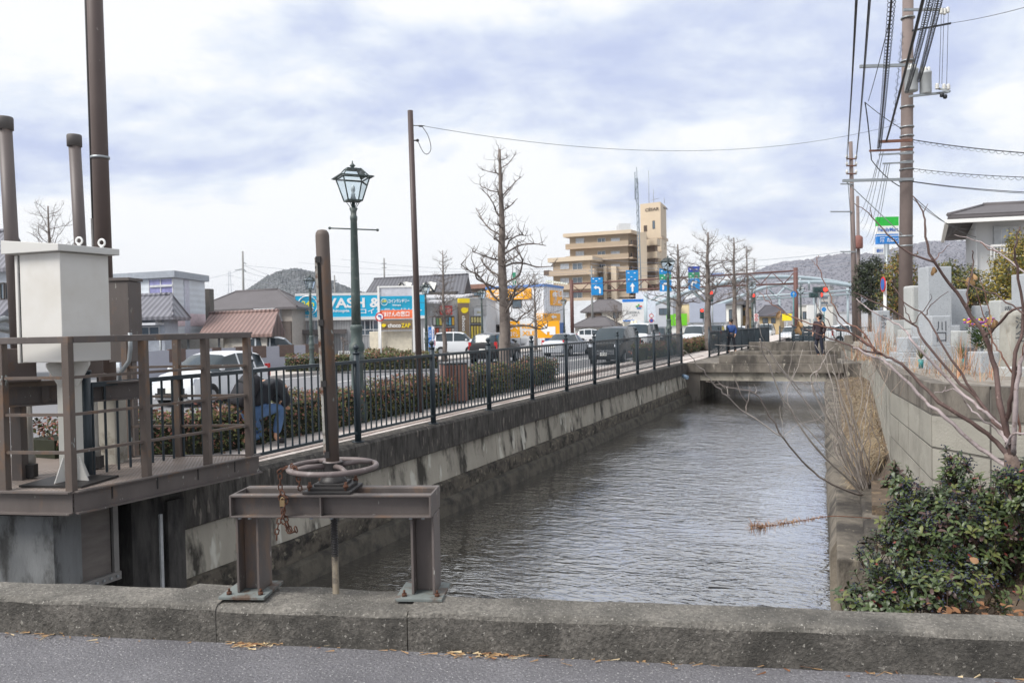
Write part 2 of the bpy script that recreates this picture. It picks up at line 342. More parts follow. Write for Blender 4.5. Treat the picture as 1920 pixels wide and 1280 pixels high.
# dry leaves and needles in the gutter
g = MB(); rr = random.Random(4)
for k in range(230):
    u = rr.choice([rr.gauss(-.75, .06), rr.gauss(.35, .12), rr.uniform(-3, 3.4), rr.gauss(-1.9, .2), rr.uniform(0, 3.4)]); v = -abs(rr.gauss(.012, .03)); a = rr.uniform(-.8, .8) if rr.random() < .7 else rr.uniform(0, 6.28)
    l = rr.uniform(.006, .03); p = kp(u, v, .004 + rr.random() * .01); d = (kx * cos(a) + ky * sin(a)) * l; w = (-kx * sin(a) + ky * cos(a)) * rr.uniform(.0008, .003)
    g.add([p - d - w, p + d - w, p + d + w + UP * rr.uniform(-.002, .008), p - d + w], [(0, 1, 2, 3)], rr.choice((0, 0, 1, 2)))
o = g.build('gutter_litter', [mat('dry_litter', (152, 122, 88), 0.9), mat('brown_litter', (120, 82, 56), 0.9), mat('pale_litter', (196, 176, 140), 0.9)]); o['kind'] = 'stuff'; o['label'] = 'dry needles and leaf scraps along the foot of the kerb'
# ------------------------------------------------------------------ left canal wall
cw = thing('canal_wall', 'long stained concrete canal wall below the dark railing', 'canal wall', (-6.1, 6.9, -1.4))
def wallrun(name, prof, m, y0, y1, seg, gap=.006, jit=0.0, seed=1):
    b = MB(); rr = random.Random(seed); y = y0
    while y < y1 - .01:
        e = min(y + seg, y1); n = max(1, int((e - y) / .25)); vs = []; k = len(prof)
        off = rr.uniform(-.004, .004)
        for i in range(n + 1):
            for x, z in prof: vs.append((x + off + rr.uniform(-jit, jit), y + (e - gap - y) * i / n, z + rr.uniform(-jit, jit) * .6))
        b.add(vs, [(i * k + j, i * k + j + 1, (i + 1) * k + j + 1, (i + 1) * k + j) for i in range(n) for j in range(k - 1)], 0, True)
        b.add([vs[j] for j in range(k)], [tuple(reversed(range(k)))]); b.add([vs[n * k + j] for j in range(k)], [tuple(range(k))]); y = e
    return b.build(name, m, cw, world=True, angle=35)
wallrun('coping', [(-6.36, -.42), (-6.36, .0), (-6.06, .0), (-6.025, -.03), (-6.02, -.40), (-6.06, -.42)], m_cop, 5.62, 29.1, 6.1, jit=.004)
wallrun('wall_face', [(-6.5, -.43), (-6.1, -.43), (-6.06, -.90), (-6.5, -.92)], m_pale, 5.64, 29.2, 2.4, jit=.006, seed=2)
wallrun('wall_foot', [(-6.5, -.91), (-6.05, -.905), (-6.0, -.93), (-5.99, -1.16), (-6.5, -1.2)], m_rough, 5.64, 29.2, 40, jit=.016, seed=3)
wallrun('wall_toe', [(-6.5, -1.15), (-5.96, -1.15), (-5.90, -1.18), (-5.82, -1.5), (-6.5, -1.5)], m_toe, 5.64, 29.2, 40, jit=.008, seed=4)
wallrun('wall_core', [(-6.6, -1.5), (-6.6, -.42), (-6.37, -.42), (-6.37, -1.5)], m_toe, 6.9, 60, 60, seed=5)
# recess with the side sluice under the platform
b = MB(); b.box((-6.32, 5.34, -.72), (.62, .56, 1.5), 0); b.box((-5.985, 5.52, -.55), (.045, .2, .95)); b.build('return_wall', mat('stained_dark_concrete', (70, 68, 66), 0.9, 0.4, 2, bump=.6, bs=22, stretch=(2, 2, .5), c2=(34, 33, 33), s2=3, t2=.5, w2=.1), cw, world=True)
b = MB(); b.box((-6.0, 5.37, -.66), (.02, .03, .95)); b.build('lime_streak', mat('lime_deposit', (176, 178, 180), 0.9, 0.25, 8), cw, world=True)
b = MB(); b.box((-6.9, 5.2, -.9), (1.9, 4.4, 1.2)); b.build('culvert', m_black, cw, world=True) if False else None
pier = MB(); pier.prism([(-1.6, 0), (0, 0), (0, .32), (-1.6, .32)], (-5.96, 4.28, -1.5), kx, ky, (0, 0, 1.545))
0 and pier.prism([(-1.62, -.05), (-.93, -.05), (-.93, -.003), (-1.62, -.003)], (-5.69, 4.30, -.22), kx, ky, (0, 0, .2))
tag(pier.build('sluice_pier', mat('pier_concrete', (118, 120, 121), 0.9, 0.25, 2.5, bump=.4, bs=30, stretch=(1.6, 1.6, .6), c2=(72, 72, 71), s2=4, t2=.58, w2=.08)), 'grey concrete sluice pier below the steel platform', 'pier')
gt = thing('sluice_gate', 'dull steel side sluice gate in shadow under the platform', 'sluice gate', (-6.02, 4.7, -1))
b = MB(); b.lohi((-6.10, 4.30, -.62), (-6.06, 4.88, .04)); b.build('gate_leaf', mat('gate_leaf_steel', (104, 98, 94), 0.6, 0.25, 3, bump=.3, bs=14, stretch=(1, 1, 5)), gt, world=True)
b = MB(); b.lohi((-6.06, 4.30, -.66), (-6.02, 4.95, -.59)); b.lohi((-6.06, 4.89, -.59), (-6.03, 4.94, .04)); b.build('gate_frame', mat('gate_angle_steel', (122, 120, 118), .6, .2, 5), gt, world=True)
b = MB()
for k in range(9): b.box((-6.015, 4.36 + k * .068, -.625), (.02, .02, .02))
b.build('bolt_row', m_zinc, gt, world=True)
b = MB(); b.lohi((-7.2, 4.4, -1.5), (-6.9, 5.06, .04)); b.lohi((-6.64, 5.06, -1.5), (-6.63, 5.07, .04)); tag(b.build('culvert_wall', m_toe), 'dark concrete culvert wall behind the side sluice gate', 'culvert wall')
# ------------------------------------------------------------------ canal-side railing
def railing(name, label, ys, x0, x1, extra=None):
    rt = thing(name, label, 'railing', (x0, ys[0], 0), 0, 'dark railings along the canal')
    pos = [Vector((x0 + (x1 - x0) * (y - ys[0]) / (ys[-1] - ys[0]), y, 0)) for y in ys]
    for k, p in enumerate(pos):
        b = MB(); b.tube([p + UP * -.02, p + UP * 1.16], .043, 12); b.tube([p + UP * 1.16, p + UP * 1.185], .05, 12); b.tube([p, p + UP * .012], .085, 10)
        po = b.build('post', m_fence, rt, world=True)
        f = MB(); f.tube([p + UP * 1.185, p + UP * 1.215], .02, 8); f.ball(p + UP * 1.245, .04, 8); f.build('ball_finial', m_fence, po, world=True)
        if k + 1 < len(pos):
            q = pos[k + 1]; d = (q - p).normalized(); a = p + d * .04; c = q - d * .04; L = (q - p).length
            b = MB(); b.beam(a + UP * 1.055, c + UP * 1.055, .055, .04); b.beam(a + UP * .125, c + UP * .125, .045, .03); nb = 16
            for i in range(nb):
                t = p + d * (L * (i + .5) / nb); b.tube([t + UP * .12, t + UP * 1.05], .0112, 6, cap=False)
            b.build('rail_panel', m_fence, rt, world=True)
    return rt
FY = [4.76 + 1.99 * k for k in range(13)]
railing('canal_railing', 'dark blue green bar railing on the canal wall, nearest run up to the bridge', FY, -6.16, -6.12)
FY2 = [33.8 + 1.99 * k for k in range(10)]
railing('canal_railing', 'far dark bar railing beyond the little bridge, in front of the boy', FY2, -6.05, -5.6)
# ------------------------------------------------------------------ handwheel gate stand on the kerb
gl = (atd(637, 1105, 3.97).x, atd(637, 1105, 3.97).y, 0.19); GR = RAD(19)
gs = thing('gate_stand', 'brown steel gate stand with a handwheel and tall spindle tube on the kerb', 'sluice gate stand', gl, GR)
def hcol(b, x, z0, z1, w=.115, d=.16, t=.012):
    b.lohi((x - w / 2, -d / 2, z0), (x - w / 2 + t, d / 2, z1)); b.lohi((x + w / 2 - t, -d / 2, z0), (x + w / 2, d / 2, z1)); b.lohi((x - w / 2 + t, -.01, z0), (x + w / 2 - t, .01, z1))
for x in (-.435, .44):
    b = MB(); hcol(b, x, .018, .398); lg = b.build('leg', m_steel, gs, bevel=.002)
    b = MB(); b.lohi((x - .13, -.135, 0), (x + .10, .12, .016)); bp = b.build('base_plate', mat('pale_patina_steel', (112, 118, 116), .7, .2, 12, c2=(92, 74, 62), s2=9, t2=.55), lg, bevel=.003)
    b = MB()
    for sx in (-.09, .07): b.tube([(x + sx, -.10, .016), (x + sx, -.10, .03)], .013, 6); b.tube([(x + sx, -.10, .03), (x + sx, -.10, .045)], .006, 6)
    b.build('anchor_bolt', m_rust, lg)
b = MB()
for y, s in ((-.07, -1), (.07, 1)):
    b.lohi((-.50, y - .006, .40), (.49, y + .006, .505))
    b.lohi((-.50, min(y, y + s * .05), .498), (.49, max(y, y + s * .05), .508)); b.lohi((-.50, min(y, y + s * .05), .398), (.49, max(y, y + s * .05), .407))
b.lohi((.484, -.12, .40), (.494, .12, .507)); b.lohi((-.504, -.12, .40), (-.494, .12, .507)); b.lohi((-.052, -.119, .408), (-.044, -.077, .497))
bm_ = b.build('beam', m_steel, gs, bevel=.002)
b = MB()
for x in (-.46, -.41, -.1, .0, .39, .45): b = MB(); b.tube([(x, -.1, .388), (x, -.1, .398)], .01, 6); b.tube([(x, -.1, .3985), (x, -.1, .404)], .008, 6); b.build('beam_bolt', m_zinc, bm_)

b = MB(); b.box((-.02, 0, .516), (.24, .22, .016)); b.box((-.02, 0, .532), (.2, .18, .016)); b.box((-.02, 0, .546), (.15, .14, .014)); b.lathe([(.07, .553), (.062, .57), (.05, .58), (.047, .64), (.052, .65)], (-.02, 0, 0), 16)
pdl = b.build('pedestal', m_dark, gs, bevel=.003)
b = MB()
for x in (-.11, .07):
    for y in (-.085, .085): b.tube([(x - .0, y, .52), (x, y, .565)], .008, 6); b.tube([(x, y, .538), (x, y, .55)], .014, 6)
b.build('pedestal_bolt', m_rust, pdl)
WZ = .625
b = MB(); b.ring((-.02, 0, WZ), .214, .0135, 36, 8); b.tube([(-.02, 0, WZ - .03), (-.02, 0, WZ + .03)], .045, 14)
for k in range(4):
    a = k * pi / 2 + .62; b.tube([(-.02 + .04 * cos(a), .04 * sin(a), WZ + .006), (-.02 + .13 * cos(a), .13 * sin(a), WZ + .012), (-.02 + .212 * cos(a), .212 * sin(a), WZ)], [.014, .012, .011], 8)
b.build('handwheel', mat('worn_wheel_paint', (104, 94, 92), .5, .15, 14, c2=(130, 122, 120), s2=20, t2=.6), gs)
TX = -.02; TT = (-.045, 0, 1.80)
def tp(z): f_ = (z - .65) / 1.15; return Vector((TX + (TT[0] - TX) * f_, 0, z))
b = MB(); b.tube([tp(.63), tp(1.77), tp(1.785), tp(1.797), tp(1.80)], [.034, .034, .031, .022, .008], 20)
tb = b.build('spindle_cover', m_steel2, gs)
b = MB()
for z0, z1 in ((.70, 1.03), (1.05, 1.33), (1.35, 1.63)):
    p, q = tp(z0), tp(z1); b.beam(p + Vector((-.012, -.032, 0)), q + Vector((-.012, -.032, 0)), .015, .01, 0, (0, 1, 0))
b.build('gauge_slot', m_black, tb)
b = MB(); p, q = tp(.69), tp(1.66); b.beam(p + Vector((-.0275, -.024, 0)), q + Vector((-.0275, -.024, 0)), .013, .014, 0, (0, 1, 0)); b.build('gauge_strip', mat('flaking_gauge_paint', (150, 148, 142), .6, .25, 22, c2=(96, 62, 44), s2=14, t2=.57, c3=(70, 68, 66), s3=40), tb)
b = MB()
for z in (.69, 1.04, 1.34, 1.65): p = tp(z); b.box((p.x - .014, -.034, z), (.026, .014, .03))
b.build('slot_clip', m_dark, tb)
b = MB(); pr_ = []; z = .40
for k in range(18): pr_ += [(.0125, z), (.018, z - .004), (.018, z - .008), (.0125, z - .0115)]; z -= .0125
b.lathe([(r, zz) for r, zz in reversed(pr_)], (-.02, 0, 0), 12); b.build('threaded_spindle', m_dark, gs)
b = MB(); b.tube([(-.02, 0, z + .01), (-.018, 0, -.5)], .0165, 12); b.build('spindle_rod', mat('rod_grease', (122, 112, 96), .6, .3, 9, c2=(50, 46, 44), s2=9, t2=.6), gs)
ch = thing('chain', 'rusty chain with padlock hanging from the handwheel rim', 'chain', gl, GR)
def links(pts, step=.026):
    P = [Vector(p) for p in pts]; L = [0]
    for i in range(len(P) - 1): L.append(L[-1] + (P[i + 1] - P[i]).length)
    n = int(L[-1] / step); b = MB()
    for k in range(n):
        s_ = (k + .5) * step; i = max(j for j in range(len(P) - 1) if L[j] <= s_); t = (s_ - L[i]) / (L[i + 1] - L[i])
        c = P[i].lerp(P[i + 1], t); d = (P[i + 1] - P[i]).normalized(); side = d.orthogonal().normalized()
        side = (Matrix.Rotation(k % 2 * pi / 2 + .5, 4, d) @ side); h = step * .62; w = .0085
        b.tube([c - d * h, c - d * h * .6 + side * w, c + d * h * .6 + side * w, c + d * h, c + d * h * .6 - side * w, c - d * h * .6 - side * w, c - d * h], .0036, 5)
    return b
for pts in ([(-.215, -.10, WZ + .02), (-.245, -.115, WZ), (-.245, -.12, .50), (-.225, -.13, .42), (-.19, -.135, .33), (-.165, -.135, .34), (-.17, -.135, .36)],
            [(-.20, -.09, WZ + .025), (-.16, -.14, WZ + .015), (-.135, -.16, WZ - .04), (-.14, -.13, .52)],
            [(-.24, -.125, .53), (-.205, -.14, .50), (-.235, -.14, .40), (-.20, -.14, .34), (-.23, -.14, .33)], [(-.245, -.14, .40), (-.26, -.14, .33), (-.262, -.14, .275)]):
    links(pts).build('chain_run', m_rust, ch)
b = MB(); b.box((-.226, -.142, .475), (.024, .014, .03)); b.ring((-.226, -.142, .493), .009, .003, 12, 6, 0, (0, 1, 0)); b.build('padlock', mat('brass', (150, 128, 96), .4, .1, 10, metal=.6), ch)
# ------------------------------------------------------------------ sluice platform on the left
DZ = .28
dA = Vector((-5.64, 4.22, DZ)); dB = Vector((-5.475, 6.10, DZ)); dC = Vector((-6.75, 5.60, DZ)); dD = Vector((-8.4, 5.1, DZ)); dE = dA - kx * 2.9
pf = thing('sluice_platform', 'brown steel platform with a checker plate deck and pipe railing', 'platform', (-6.6, 4.9, .04))
b = MB(); b.prism([(p.x, p.y) for p in (dA, dB, dC, dD, dE)], (0, 0, DZ - .008), (1, 0, 0), (0, 1, 0), (0, 0, -.008))
rr = random.Random(3); ex_ = (dB - dA).normalized()
for i in range(95):                                # raised lozenges of the checker plate
    for j in range(40):
        p = dA + ex_ * (.03 + i * .0205) - kx * (.03 + j * .033 + (.0165 if i % 2 else 0))
        if (p.y - 4.2) > (p.x + 5.6) * .37 + 1.83: continue
        a = RAD(90 if (i + j) % 2 else 15); u = Vector((cos(a), sin(a), 0)) * .012; w = Vector((-sin(a), cos(a), 0)) * .004
        b.add([p - u - UP * .008, p - w - UP * .008, p + u - UP * .008, p + w - UP * .008, p - UP * .0055], [(0, 1, 4), (1, 2, 4), (2, 3, 4), (3, 0, 4)])
b.build('deck', m_checker, pf, world=True)
b = MB()
def chan(p, q, out):
    d = (q - p).normalized(); o = Vector(out)
    b.beam(p + UP * -.09, q + UP * -.09, .01, .155); b.beam(p + o * .022 + UP * -.006, q + o * .022 + UP * -.006, .055, .012); b.beam(p + o * .022 + UP * -.172, q + o * .022 + UP * -.172, .055, .012)
chan(dA + ex_ * .008, dB, (kx.x, kx.y, 0)); chan(dA - kx * .002 - ky * .0, dE, tuple(-ky)); chan(dB, dC, tuple(ky)); b.build('edge_channel', m_steel, pf, world=True)
b = MB()
for k in range(4): p = dA + ex_ * (.35 + .42 * k) + UP * -.07; b.beam(p, p - kx * 1.7, .06, .10)
b.build('deck_joist', m_dark, pf, world=True)
def post(p, h=1.2, s_=.062):
    b = MB(); b.beam(p + UP * -.008, p + UP * (h - .05), s_, s_, 0, (sin(KD), -cos(KD), 0)); b.build('rail_post', m_steel2, pf, world=True, bevel=.004)
inn = -kx * .035 + ky * .035
pA = dA + inn; pL = [dA - kx * (.62 + .62 * k) + ky * .04 for k in range(4)]
pR = [dA + ex_ * (1.87 * k) - kx * .04 for k in (.37, .71, .975)]
pK = [Vector((-6.20, 5.80, DZ)), Vector((-6.66, 5.60, DZ))]
for p in [pA] + pL + pR + pK: post(p)
def rails(pts, nm, m):
    b = MB()
    for i in range(len(pts) - 1):
        p, q = pts[i], pts[i + 1]; b.beam(p + UP * 1.175, q + UP * 1.175, .062, .052)
    b.build('top_rail', m, pf, world=True, bevel=.004)
    for h in (.88, .59, .295):
        b = MB()
        for i in range(len(pts) - 1): b.beam(pts[i] + UP * h, pts[i + 1] + UP * h, .034, .022)
        b.build('mid_rail', m_steel2, pf, world=True)
dd = (pR[2] - pA).normalized()
rails([pL[3], pA + dd * 0 + kx * .033], 'l', m_steel); rails([pA + kx * .0 + dd * .034, pR[2] + dd * .034], 'r', m_steel); rails([pR[2], pK[0], pK[1]], 'b', m_steel)
# electrical cabinet on its post
cb = thing('electrical_cabinet', 'large cream electrical cabinet on a white post with gussets', 'electrical cabinet', (-6.04, 4.52, DZ), 0)
def cabp(u, v, z): return Vector((-5.81, 4.30, z)) + Vector((-.98, -.2, 0)) * u * 0 + Vector((-cos(RAD(4)), -sin(RAD(4)), 0)) * u + Vector((-.0, 1, 0)) * v
def cabbox(b, u0, u1, v0, v1, z0, z1):
    vs = [cabp(u, v, z) for z in (z0, z1) for u, v in ((u0, v0), (u0, v1), (u1, v1), (u1, v0))]
    b.add(vs, [(3, 2, 1, 0), (4, 5, 6, 7), (0, 1, 5, 4), (1, 2, 6, 5), (2, 3, 7, 6), (3, 0, 4, 7)])
b = MB(); cabbox(b, 0, .44, 0, .44, 1.275, 2.15); b.build('cabinet_body', m_cab, cb, world=True, bevel=.006)
b = MB(); cabbox(b, .452, .482, -.01, .45, 1.27, 2.14); dr = b.build('door', m_cab, cb, world=True, bevel=.005)
b = MB(); cabbox(b, .437, .455, .004, .436, 1.28, 2.14); b.build('door_seal', m_black, dr, world=True)
b = MB(); vs = [cabp(-.06, -.06, 2.152), cabp(-.06, .5, 2.152), cabp(.56, .5, 2.152), cabp(.56, -.06, 2.152), cabp(-.06, -.06, 2.205), cabp(-.06, .5, 2.205), cabp(.56, .5, 2.262), cabp(.56, -.06, 2.262)]
b.add(vs, [(3, 2, 1, 0), (4, 5, 6, 7), (0, 1, 5, 4), (1, 2, 6, 5), (2, 3, 7, 6), (3, 0, 4, 7)]); rf = b.build('cabinet_roof', mat('cabinet_roof_paint', (198, 197, 193), .45, .04, 2), cb, world=True, bevel=.004)
for v, u in ((.40, .27), (.40, .02)):
    b = MB(); b.ring(cabp(u, v, 2.285 if u > .1 else 2.255), .028, .009, 16, 6, 0, (.3, -1, 0)); b.tube([cabp(u, v, 2.2), cabp(u, v, 2.262 if u > .1 else 2.23)], .014, 8); b.build('lifting_eye', m_white, rf, world=True)
b = MB(); c = Vector((-6.04, 4.52, 0)); b.beam(c + UP * (DZ + .01), c + UP * 1.272, .13, .13, 0, (sin(KD) * 0, -1, 0))
b.build('post', mat('cabinet_post_paint', (198, 197, 190), .5, .06, 4, c2=(150, 140, 124), s2=7, t2=.68), cb, world=True, bevel=.004)
b = MB()
for a in range(4):
    b = MB(); d = Vector((cos(a * pi / 2 + .1), sin(a * pi / 2 + .1), 0)); n_ = Vector((-d.y, d.x, 0)) * .01
    b.prism([(.064, 0), (.175, 0), (.165, .02), (.085, .2), (.064, .2)], c + UP * (DZ + .008) - n_ / 2, d, UP, n_); b.build('foot_gusset', m_cab, cb, world=True); b = MB(); b.prism([(.064, .0), (.10, .0), (.215, .17), (.215, .2), (.064, .2)], c + UP * 1.07 - n_ / 2, d, UP, n_); b.build('gusset', m_cab, cb, world=True)

b = MB(); b.box((c.x, c.y - .02, DZ + .004), (.56, .46, .016), KD); b.build('base_plate', m_dark, cb, world=True)
# hoist frame with spindle covers behind the platform
hf = thing('gate_hoist', 'brown gate hoist with two capped spindle tubes behind the cream cabinet', 'gate hoist', (-6.45, 4.7, DZ))
hp = Vector((-6.72, 4.05, 0)); hq = Vector((-6.05, 5.22, 0)); hd = (hq - hp).normalized(); hn = Vector((hd.y, -hd.x, 0))
b = MB(); b.beam(hp + UP * .985, hq + UP * .985, .012, .14); b.beam(hp + UP * 1.062, hq + UP * 1.062, .13, .014); b.beam(hp + UP * .909, hq + UP * .909, .13, .014)
for t in (.15, .45, .8): p = hp.lerp(hq, t); b.beam(p + UP * .917 + hn * .03, p + UP * 1.054 + hn * .03, .012, .055, 0, tuple(hd))
b.build('hoist_beam', m_steel, hf, world=True)
b = MB(); p = hp.lerp(hq, .02); q = hp.lerp(hq, .60); b.beam(p + UP * 1.092 + hn * .02, q + UP * 1.085 + hn * .02, .14, .04); b.build('timber_plank', mat('old_timber', (112, 100, 90), .9, .25, 4, stretch=(1, 1, 8), bump=.5), hf, world=True)
for px, D, y0, yt, rad in ((27, 6.62, 702, 222, .053), (155, 7.25, 690, 255, .051)):
    base = atd(px + 6, 640, D); bx = MB(); zb = 1.115; top = zat(px - 7, yt, D)
    bx.box((base.x, base.y, zb + .14), (.24, .22, .27), RAD(60)); bx.box((base.x, base.y, zb + .01), (.30, .27, .02), RAD(60)); bx.build('gearbox', mat('gearbox_paint', (96, 86, 82), .55, .15, 4, c2=(110, 84, 66), s2=5, t2=.66), hf, world=True, bevel=.006)
    lean = -RIGHT * .022
    b = MB(); b.tube([(base.x, base.y, zb + .27), Vector((base.x, base.y, top - .03)) + lean * (top - zb)], rad, 18); t_ = b.build('spindle_tube', mat('tube_paint', (94, 86, 84), .5, .08, 3, c3=(160, 154, 146), s3=14, t3=.73), hf, world=True)
    e = Vector((base.x, base.y, top)) + lean * (top - zb); b = MB(); b.tube([e - UP * .105, e - UP * .012, e], [rad * 1.24, rad * 1.24, rad * 1.15], 18); b.build('tube_cap', mat('tube_cap_paint', (92, 88, 86), .6, .1, 6), t_, world=True)
for px, D, w, m_, y0, nm in ((205, 7.55, .2, mat('concrete_column', (168, 164, 154), .9, .15, 3, c2=(120, 112, 100), s2=3), .26, 'concrete_column'), (30, 6.75, .09, m_steel, .26, 'steel_column')):
    p = atd(px, 640, D); b = MB(); b.beam(Vector((p.x, p.y, DZ - .2)), Vector((p.x, p.y, .90)), w, w, 0, (sin(.4), -cos(.4), 0)); b.build('column', m_, hf, world=True, bevel=.02 if w > .1 else .003)
for px, D in ((48, 6.9), (172, 7.3)):
    p = atd(px, 640, D); b = MB(); b.lathe([(.05, DZ), (.05, DZ + .16), (.036, DZ + .2), (.034, .90)], (p.x, p.y, 0), 14); cy_ = b.build('jack_cylinder', mat('jack_metal', (150, 146, 140), .35, .15, 6, metal=.4), hf, world=True)
    b = MB(); b.box((p.x + .08, p.y - .09, DZ + .06), (.17, .07, .11), RAD(25)); b.tube([(p.x + .02, p.y - .15, DZ + .06), (p.x + .04, p.y - .11, DZ + .06)], .022, 8); b.build('jack_clamp', m_dark, cy_, world=True)
# control box on a post
p = atd(236, 640, 8.0); bxt = thing('control_box', 'dark brown steel control box on a post right of the cabinet', 'control box', (p.x, p.y, DZ))
b = MB(); b.box((p.x, p.y, 1.61), (.22, .24, .8), RAD(20)); b.build('box_body', m_steel, bxt, world=True, bevel=.006)
b = MB(); b.box((p.x, p.y, 2.03), (.245, .265, .03), RAD(20)); b.build('box_lid', m_steel, bxt, world=True)
b = MB(); b.beam(Vector((p.x + .05, p.y, -.02)), Vector((p.x + .05, p.y, 1.21)), .09, .09, 0, (.4, -.9, 0)); b.build('post', m_steel, bxt, world=True)
b = MB(); q = atd(222, 640, 7.3); b.tube([q + UP * (-1.5 + .95) * 0 + Vector((0, 0, .98 - q.z)), q + Vector((.0, 0, 1.12 - q.z)), q + Vector((.07, .05, 1.24 - q.z)), q + Vector((.08, .06, 1.36 - q.z)), q + Vector((.08, .06, 1.5 - q.z))], .019, 8)
tag(b.build('conduit', m_zinc), 'bent grey conduit beside the brown control box', 'conduit')
b = MB(); q = atd(-40, 615, 7.0); q2 = atd(24, 603, 7.3)
b.tube([q, q.lerp(q2, .4) + UP * .03, q.lerp(q2, .75) + UP * .04, q2], .03, 8); b.tube([q - UP * .08, q.lerp(q2, .5) - UP * .03, q2 - UP * .09], .028, 8)
tag(b.build('conduit', m_zinc), 'pair of grey conduits at the left edge beside the spindle tube', 'conduit')
# tall brown street pole with a cable duct
p = atd(200, 620, 8.5); tpz = thing('steel_pole', 'tall brown steel pole with cable duct behind the cream cabinet', 'pole', (p.x, p.y, -.02))
ln = -RIGHT * .004; b = MB(); b.tube([(p.x, p.y, -.05), Vector((p.x, p.y, 9)) + ln * 9], [.088, .072], 20); b.build('pole_shaft', mat('pole_brown', (92, 80, 76), .55, .08, 3, c3=(150, 140, 134), s3=12, t3=.74), tpz, world=True)
b = MB(); o = -RIGHT * .088 - Vector((-.4, .9, 0)) * .02; b.tube([Vector((p.x, p.y, .2)) + o, Vector((p.x, p.y, 9)) + o * .85 + ln * 9], .018, 8); b.tube([Vector((p.x, p.y, .6)) + o, Vector((p.x, p.y, 2.72)) + o + ln * 2.7], .022, 8); b.build('cable_duct', m_dark, tpz, world=True)
b = MB()
for z in (3.35, 6.1): b.tube([Vector((p.x, p.y, z)) + ln * z, Vector((p.x, p.y, z + .025)) + ln * z], .095, 16)
b.build('pole_strap', m_zinc, tpz, world=True)
# ------------------------------------------------------------------ right bank
def xw(y): return -.35 - .047 * (y - 8.5)
BW = [(-.83, 34.6, .49, -.40), (.05, 27.4, .45, -.50), (.19, 8.45, 1.01, .15), (.44, 6.87, 1.0, .0), (.80, 6.60, 1.0, -.05), (3.2, 5.7, 1.0, -.1)]
def bwx(y):                                           # foot of the block wall on the bank at a given y
    P = BW
    for i in range(2):
        if P[i + 1][1] <= y <= P[i][1]:
            t = (y - P[i + 1][1]) / (P[i][1] - P[i + 1][1]); return P[i + 1][0] + (P[i][0] - P[i + 1][0]) * t, P[i + 1][3] + (P[i][3] - P[i + 1][3]) * t
    return None
rr = random.Random(21)
b = MB(); ys = [7.9 + .3 * k for k in range(86)]; prof = []
vs = []
for y in ys:
    x = xw(y); j = lambda s=.012: rr.uniform(-s, s)
    vs += [(x + .30, y, -1.5), (x, y, -1.5), (x + .0 + j(.03), y, -1.1 + j()), (x - .02 + j(.03), y, -.66 + j(.03)), (x + .06 + j(), y, -.54 + j(.02)), (x + .30, y, -.56)]
k = 6; b.add(vs, [(i * k + q, (i + 1) * k + q, (i + 1) * k + q + 1, i * k + q + 1) for i in range(len(ys) - 1) for q in range(k - 1)], 0, True)
b.add(vs[:k], [tuple(range(k))])
m_rwall = mat('bank_wall_concrete', (112, 105, 95), .9, .3, 2.2, bump=.8, bs=24, stretch=(1.4, 1.4, .6), c2=(62, 58, 54), s2=1.7, t2=.52, w2=.09, c3=(140, 132, 116), s3=6, t3=.68)
rw = thing('bank_wall', 'rough stained concrete wall along the right bank of the canal', 'canal wall', (-.4, 9, -1.4)); b.build('wall_face', m_rwall, rw, world=True)
b = MB(); b.prism([(xw(6.0) + .02, 6.05), (.6, 6.2), (.75, 7.2), (.32, 8.6), (xw(8.6) + .05, 8.6)], (0, 0, -1.5), (1, 0, 0), (0, 1, 0), (0, 0, 1.30)); b.build('wing_wall', m_rwall, rw, world=True, bevel=.015)
b = MB(); b.prism([(xw(6.4) + .22, 6.5), (.6, 6.2), (.4, 8.75), (xw(8.7) + .26, 8.75)], (0, 0, -.7), (1, 0, 0), (0, 1, 0), (0, 0, .56)); b.build('wing_block', m_rwall, rw, world=True, bevel=.03)
# soil of the bank, rising to the block wall
b = MB(); vs = []; nY, nX = 90, 9
for i in range(nY + 1):
    y = 8.0 + i * .27; e = bwx(max(y, 8.46))
    for j in range(nX + 1):
        t = j / nX; x = xw(y) + .14 + (e[0] + .03 - xw(y) - .14) * t; z = -.60 + (e[1] + .02 + .6) * max(0, (t - .16) / .84) ** .8 + (rr.uniform(-.03, .03) if 0 < j < nX else 0)
        vs.append((x, y, z))
b.add(vs, [(i * (nX + 1) + j, i * (nX + 1) + j + 1, (i + 1) * (nX + 1) + j + 1, (i + 1) * (nX + 1) + j) for i in range(nY) for j in range(nX)], 0, True)
vs = []                                                # and the pocket of soil behind the kerb, under the bush
for i in range(13):
    for j in range(13):
        u = i / 12; v = j / 12; p = kp(1.88 + 4 * u, .24 + (3.2 - 1.2 * u) * v, 0); z = -.28 + .36 * min(1, u * 2.0) + .03 * v + rr.uniform(-.02, .02); p.x = max(p.x, .30)
        vs.append((p.x, p.y, z))
b.add(vs, [(i * 13 + j, (i + 1) * 13 + j, (i + 1) * 13 + j + 1, i * 13 + j + 1) for i in range(12) for j in range(12)], 0, True)
vs = []
for i in range(15):
    for j in range(9):
        y = 5.6 + 3.6 * i / 14; t = j / 8; x = xw(y) + .3 + (.75 - xw(y) - .3) * t; vs.append((x, max(y, 6.3), -.16 + .16 * t + rr.uniform(-.02, .02) * (0 < j < 8)))
b.add(vs, [(i * 9 + j, i * 9 + j + 1, (i + 1) * 9 + j + 1, (i + 1) * 9 + j) for i in range(14) for j in range(8)], 0, True)
b.lohi((.02, 7.25, -.8), (.55, 8.75, -.06))
struct(b, 'bank_soil', m_soil)
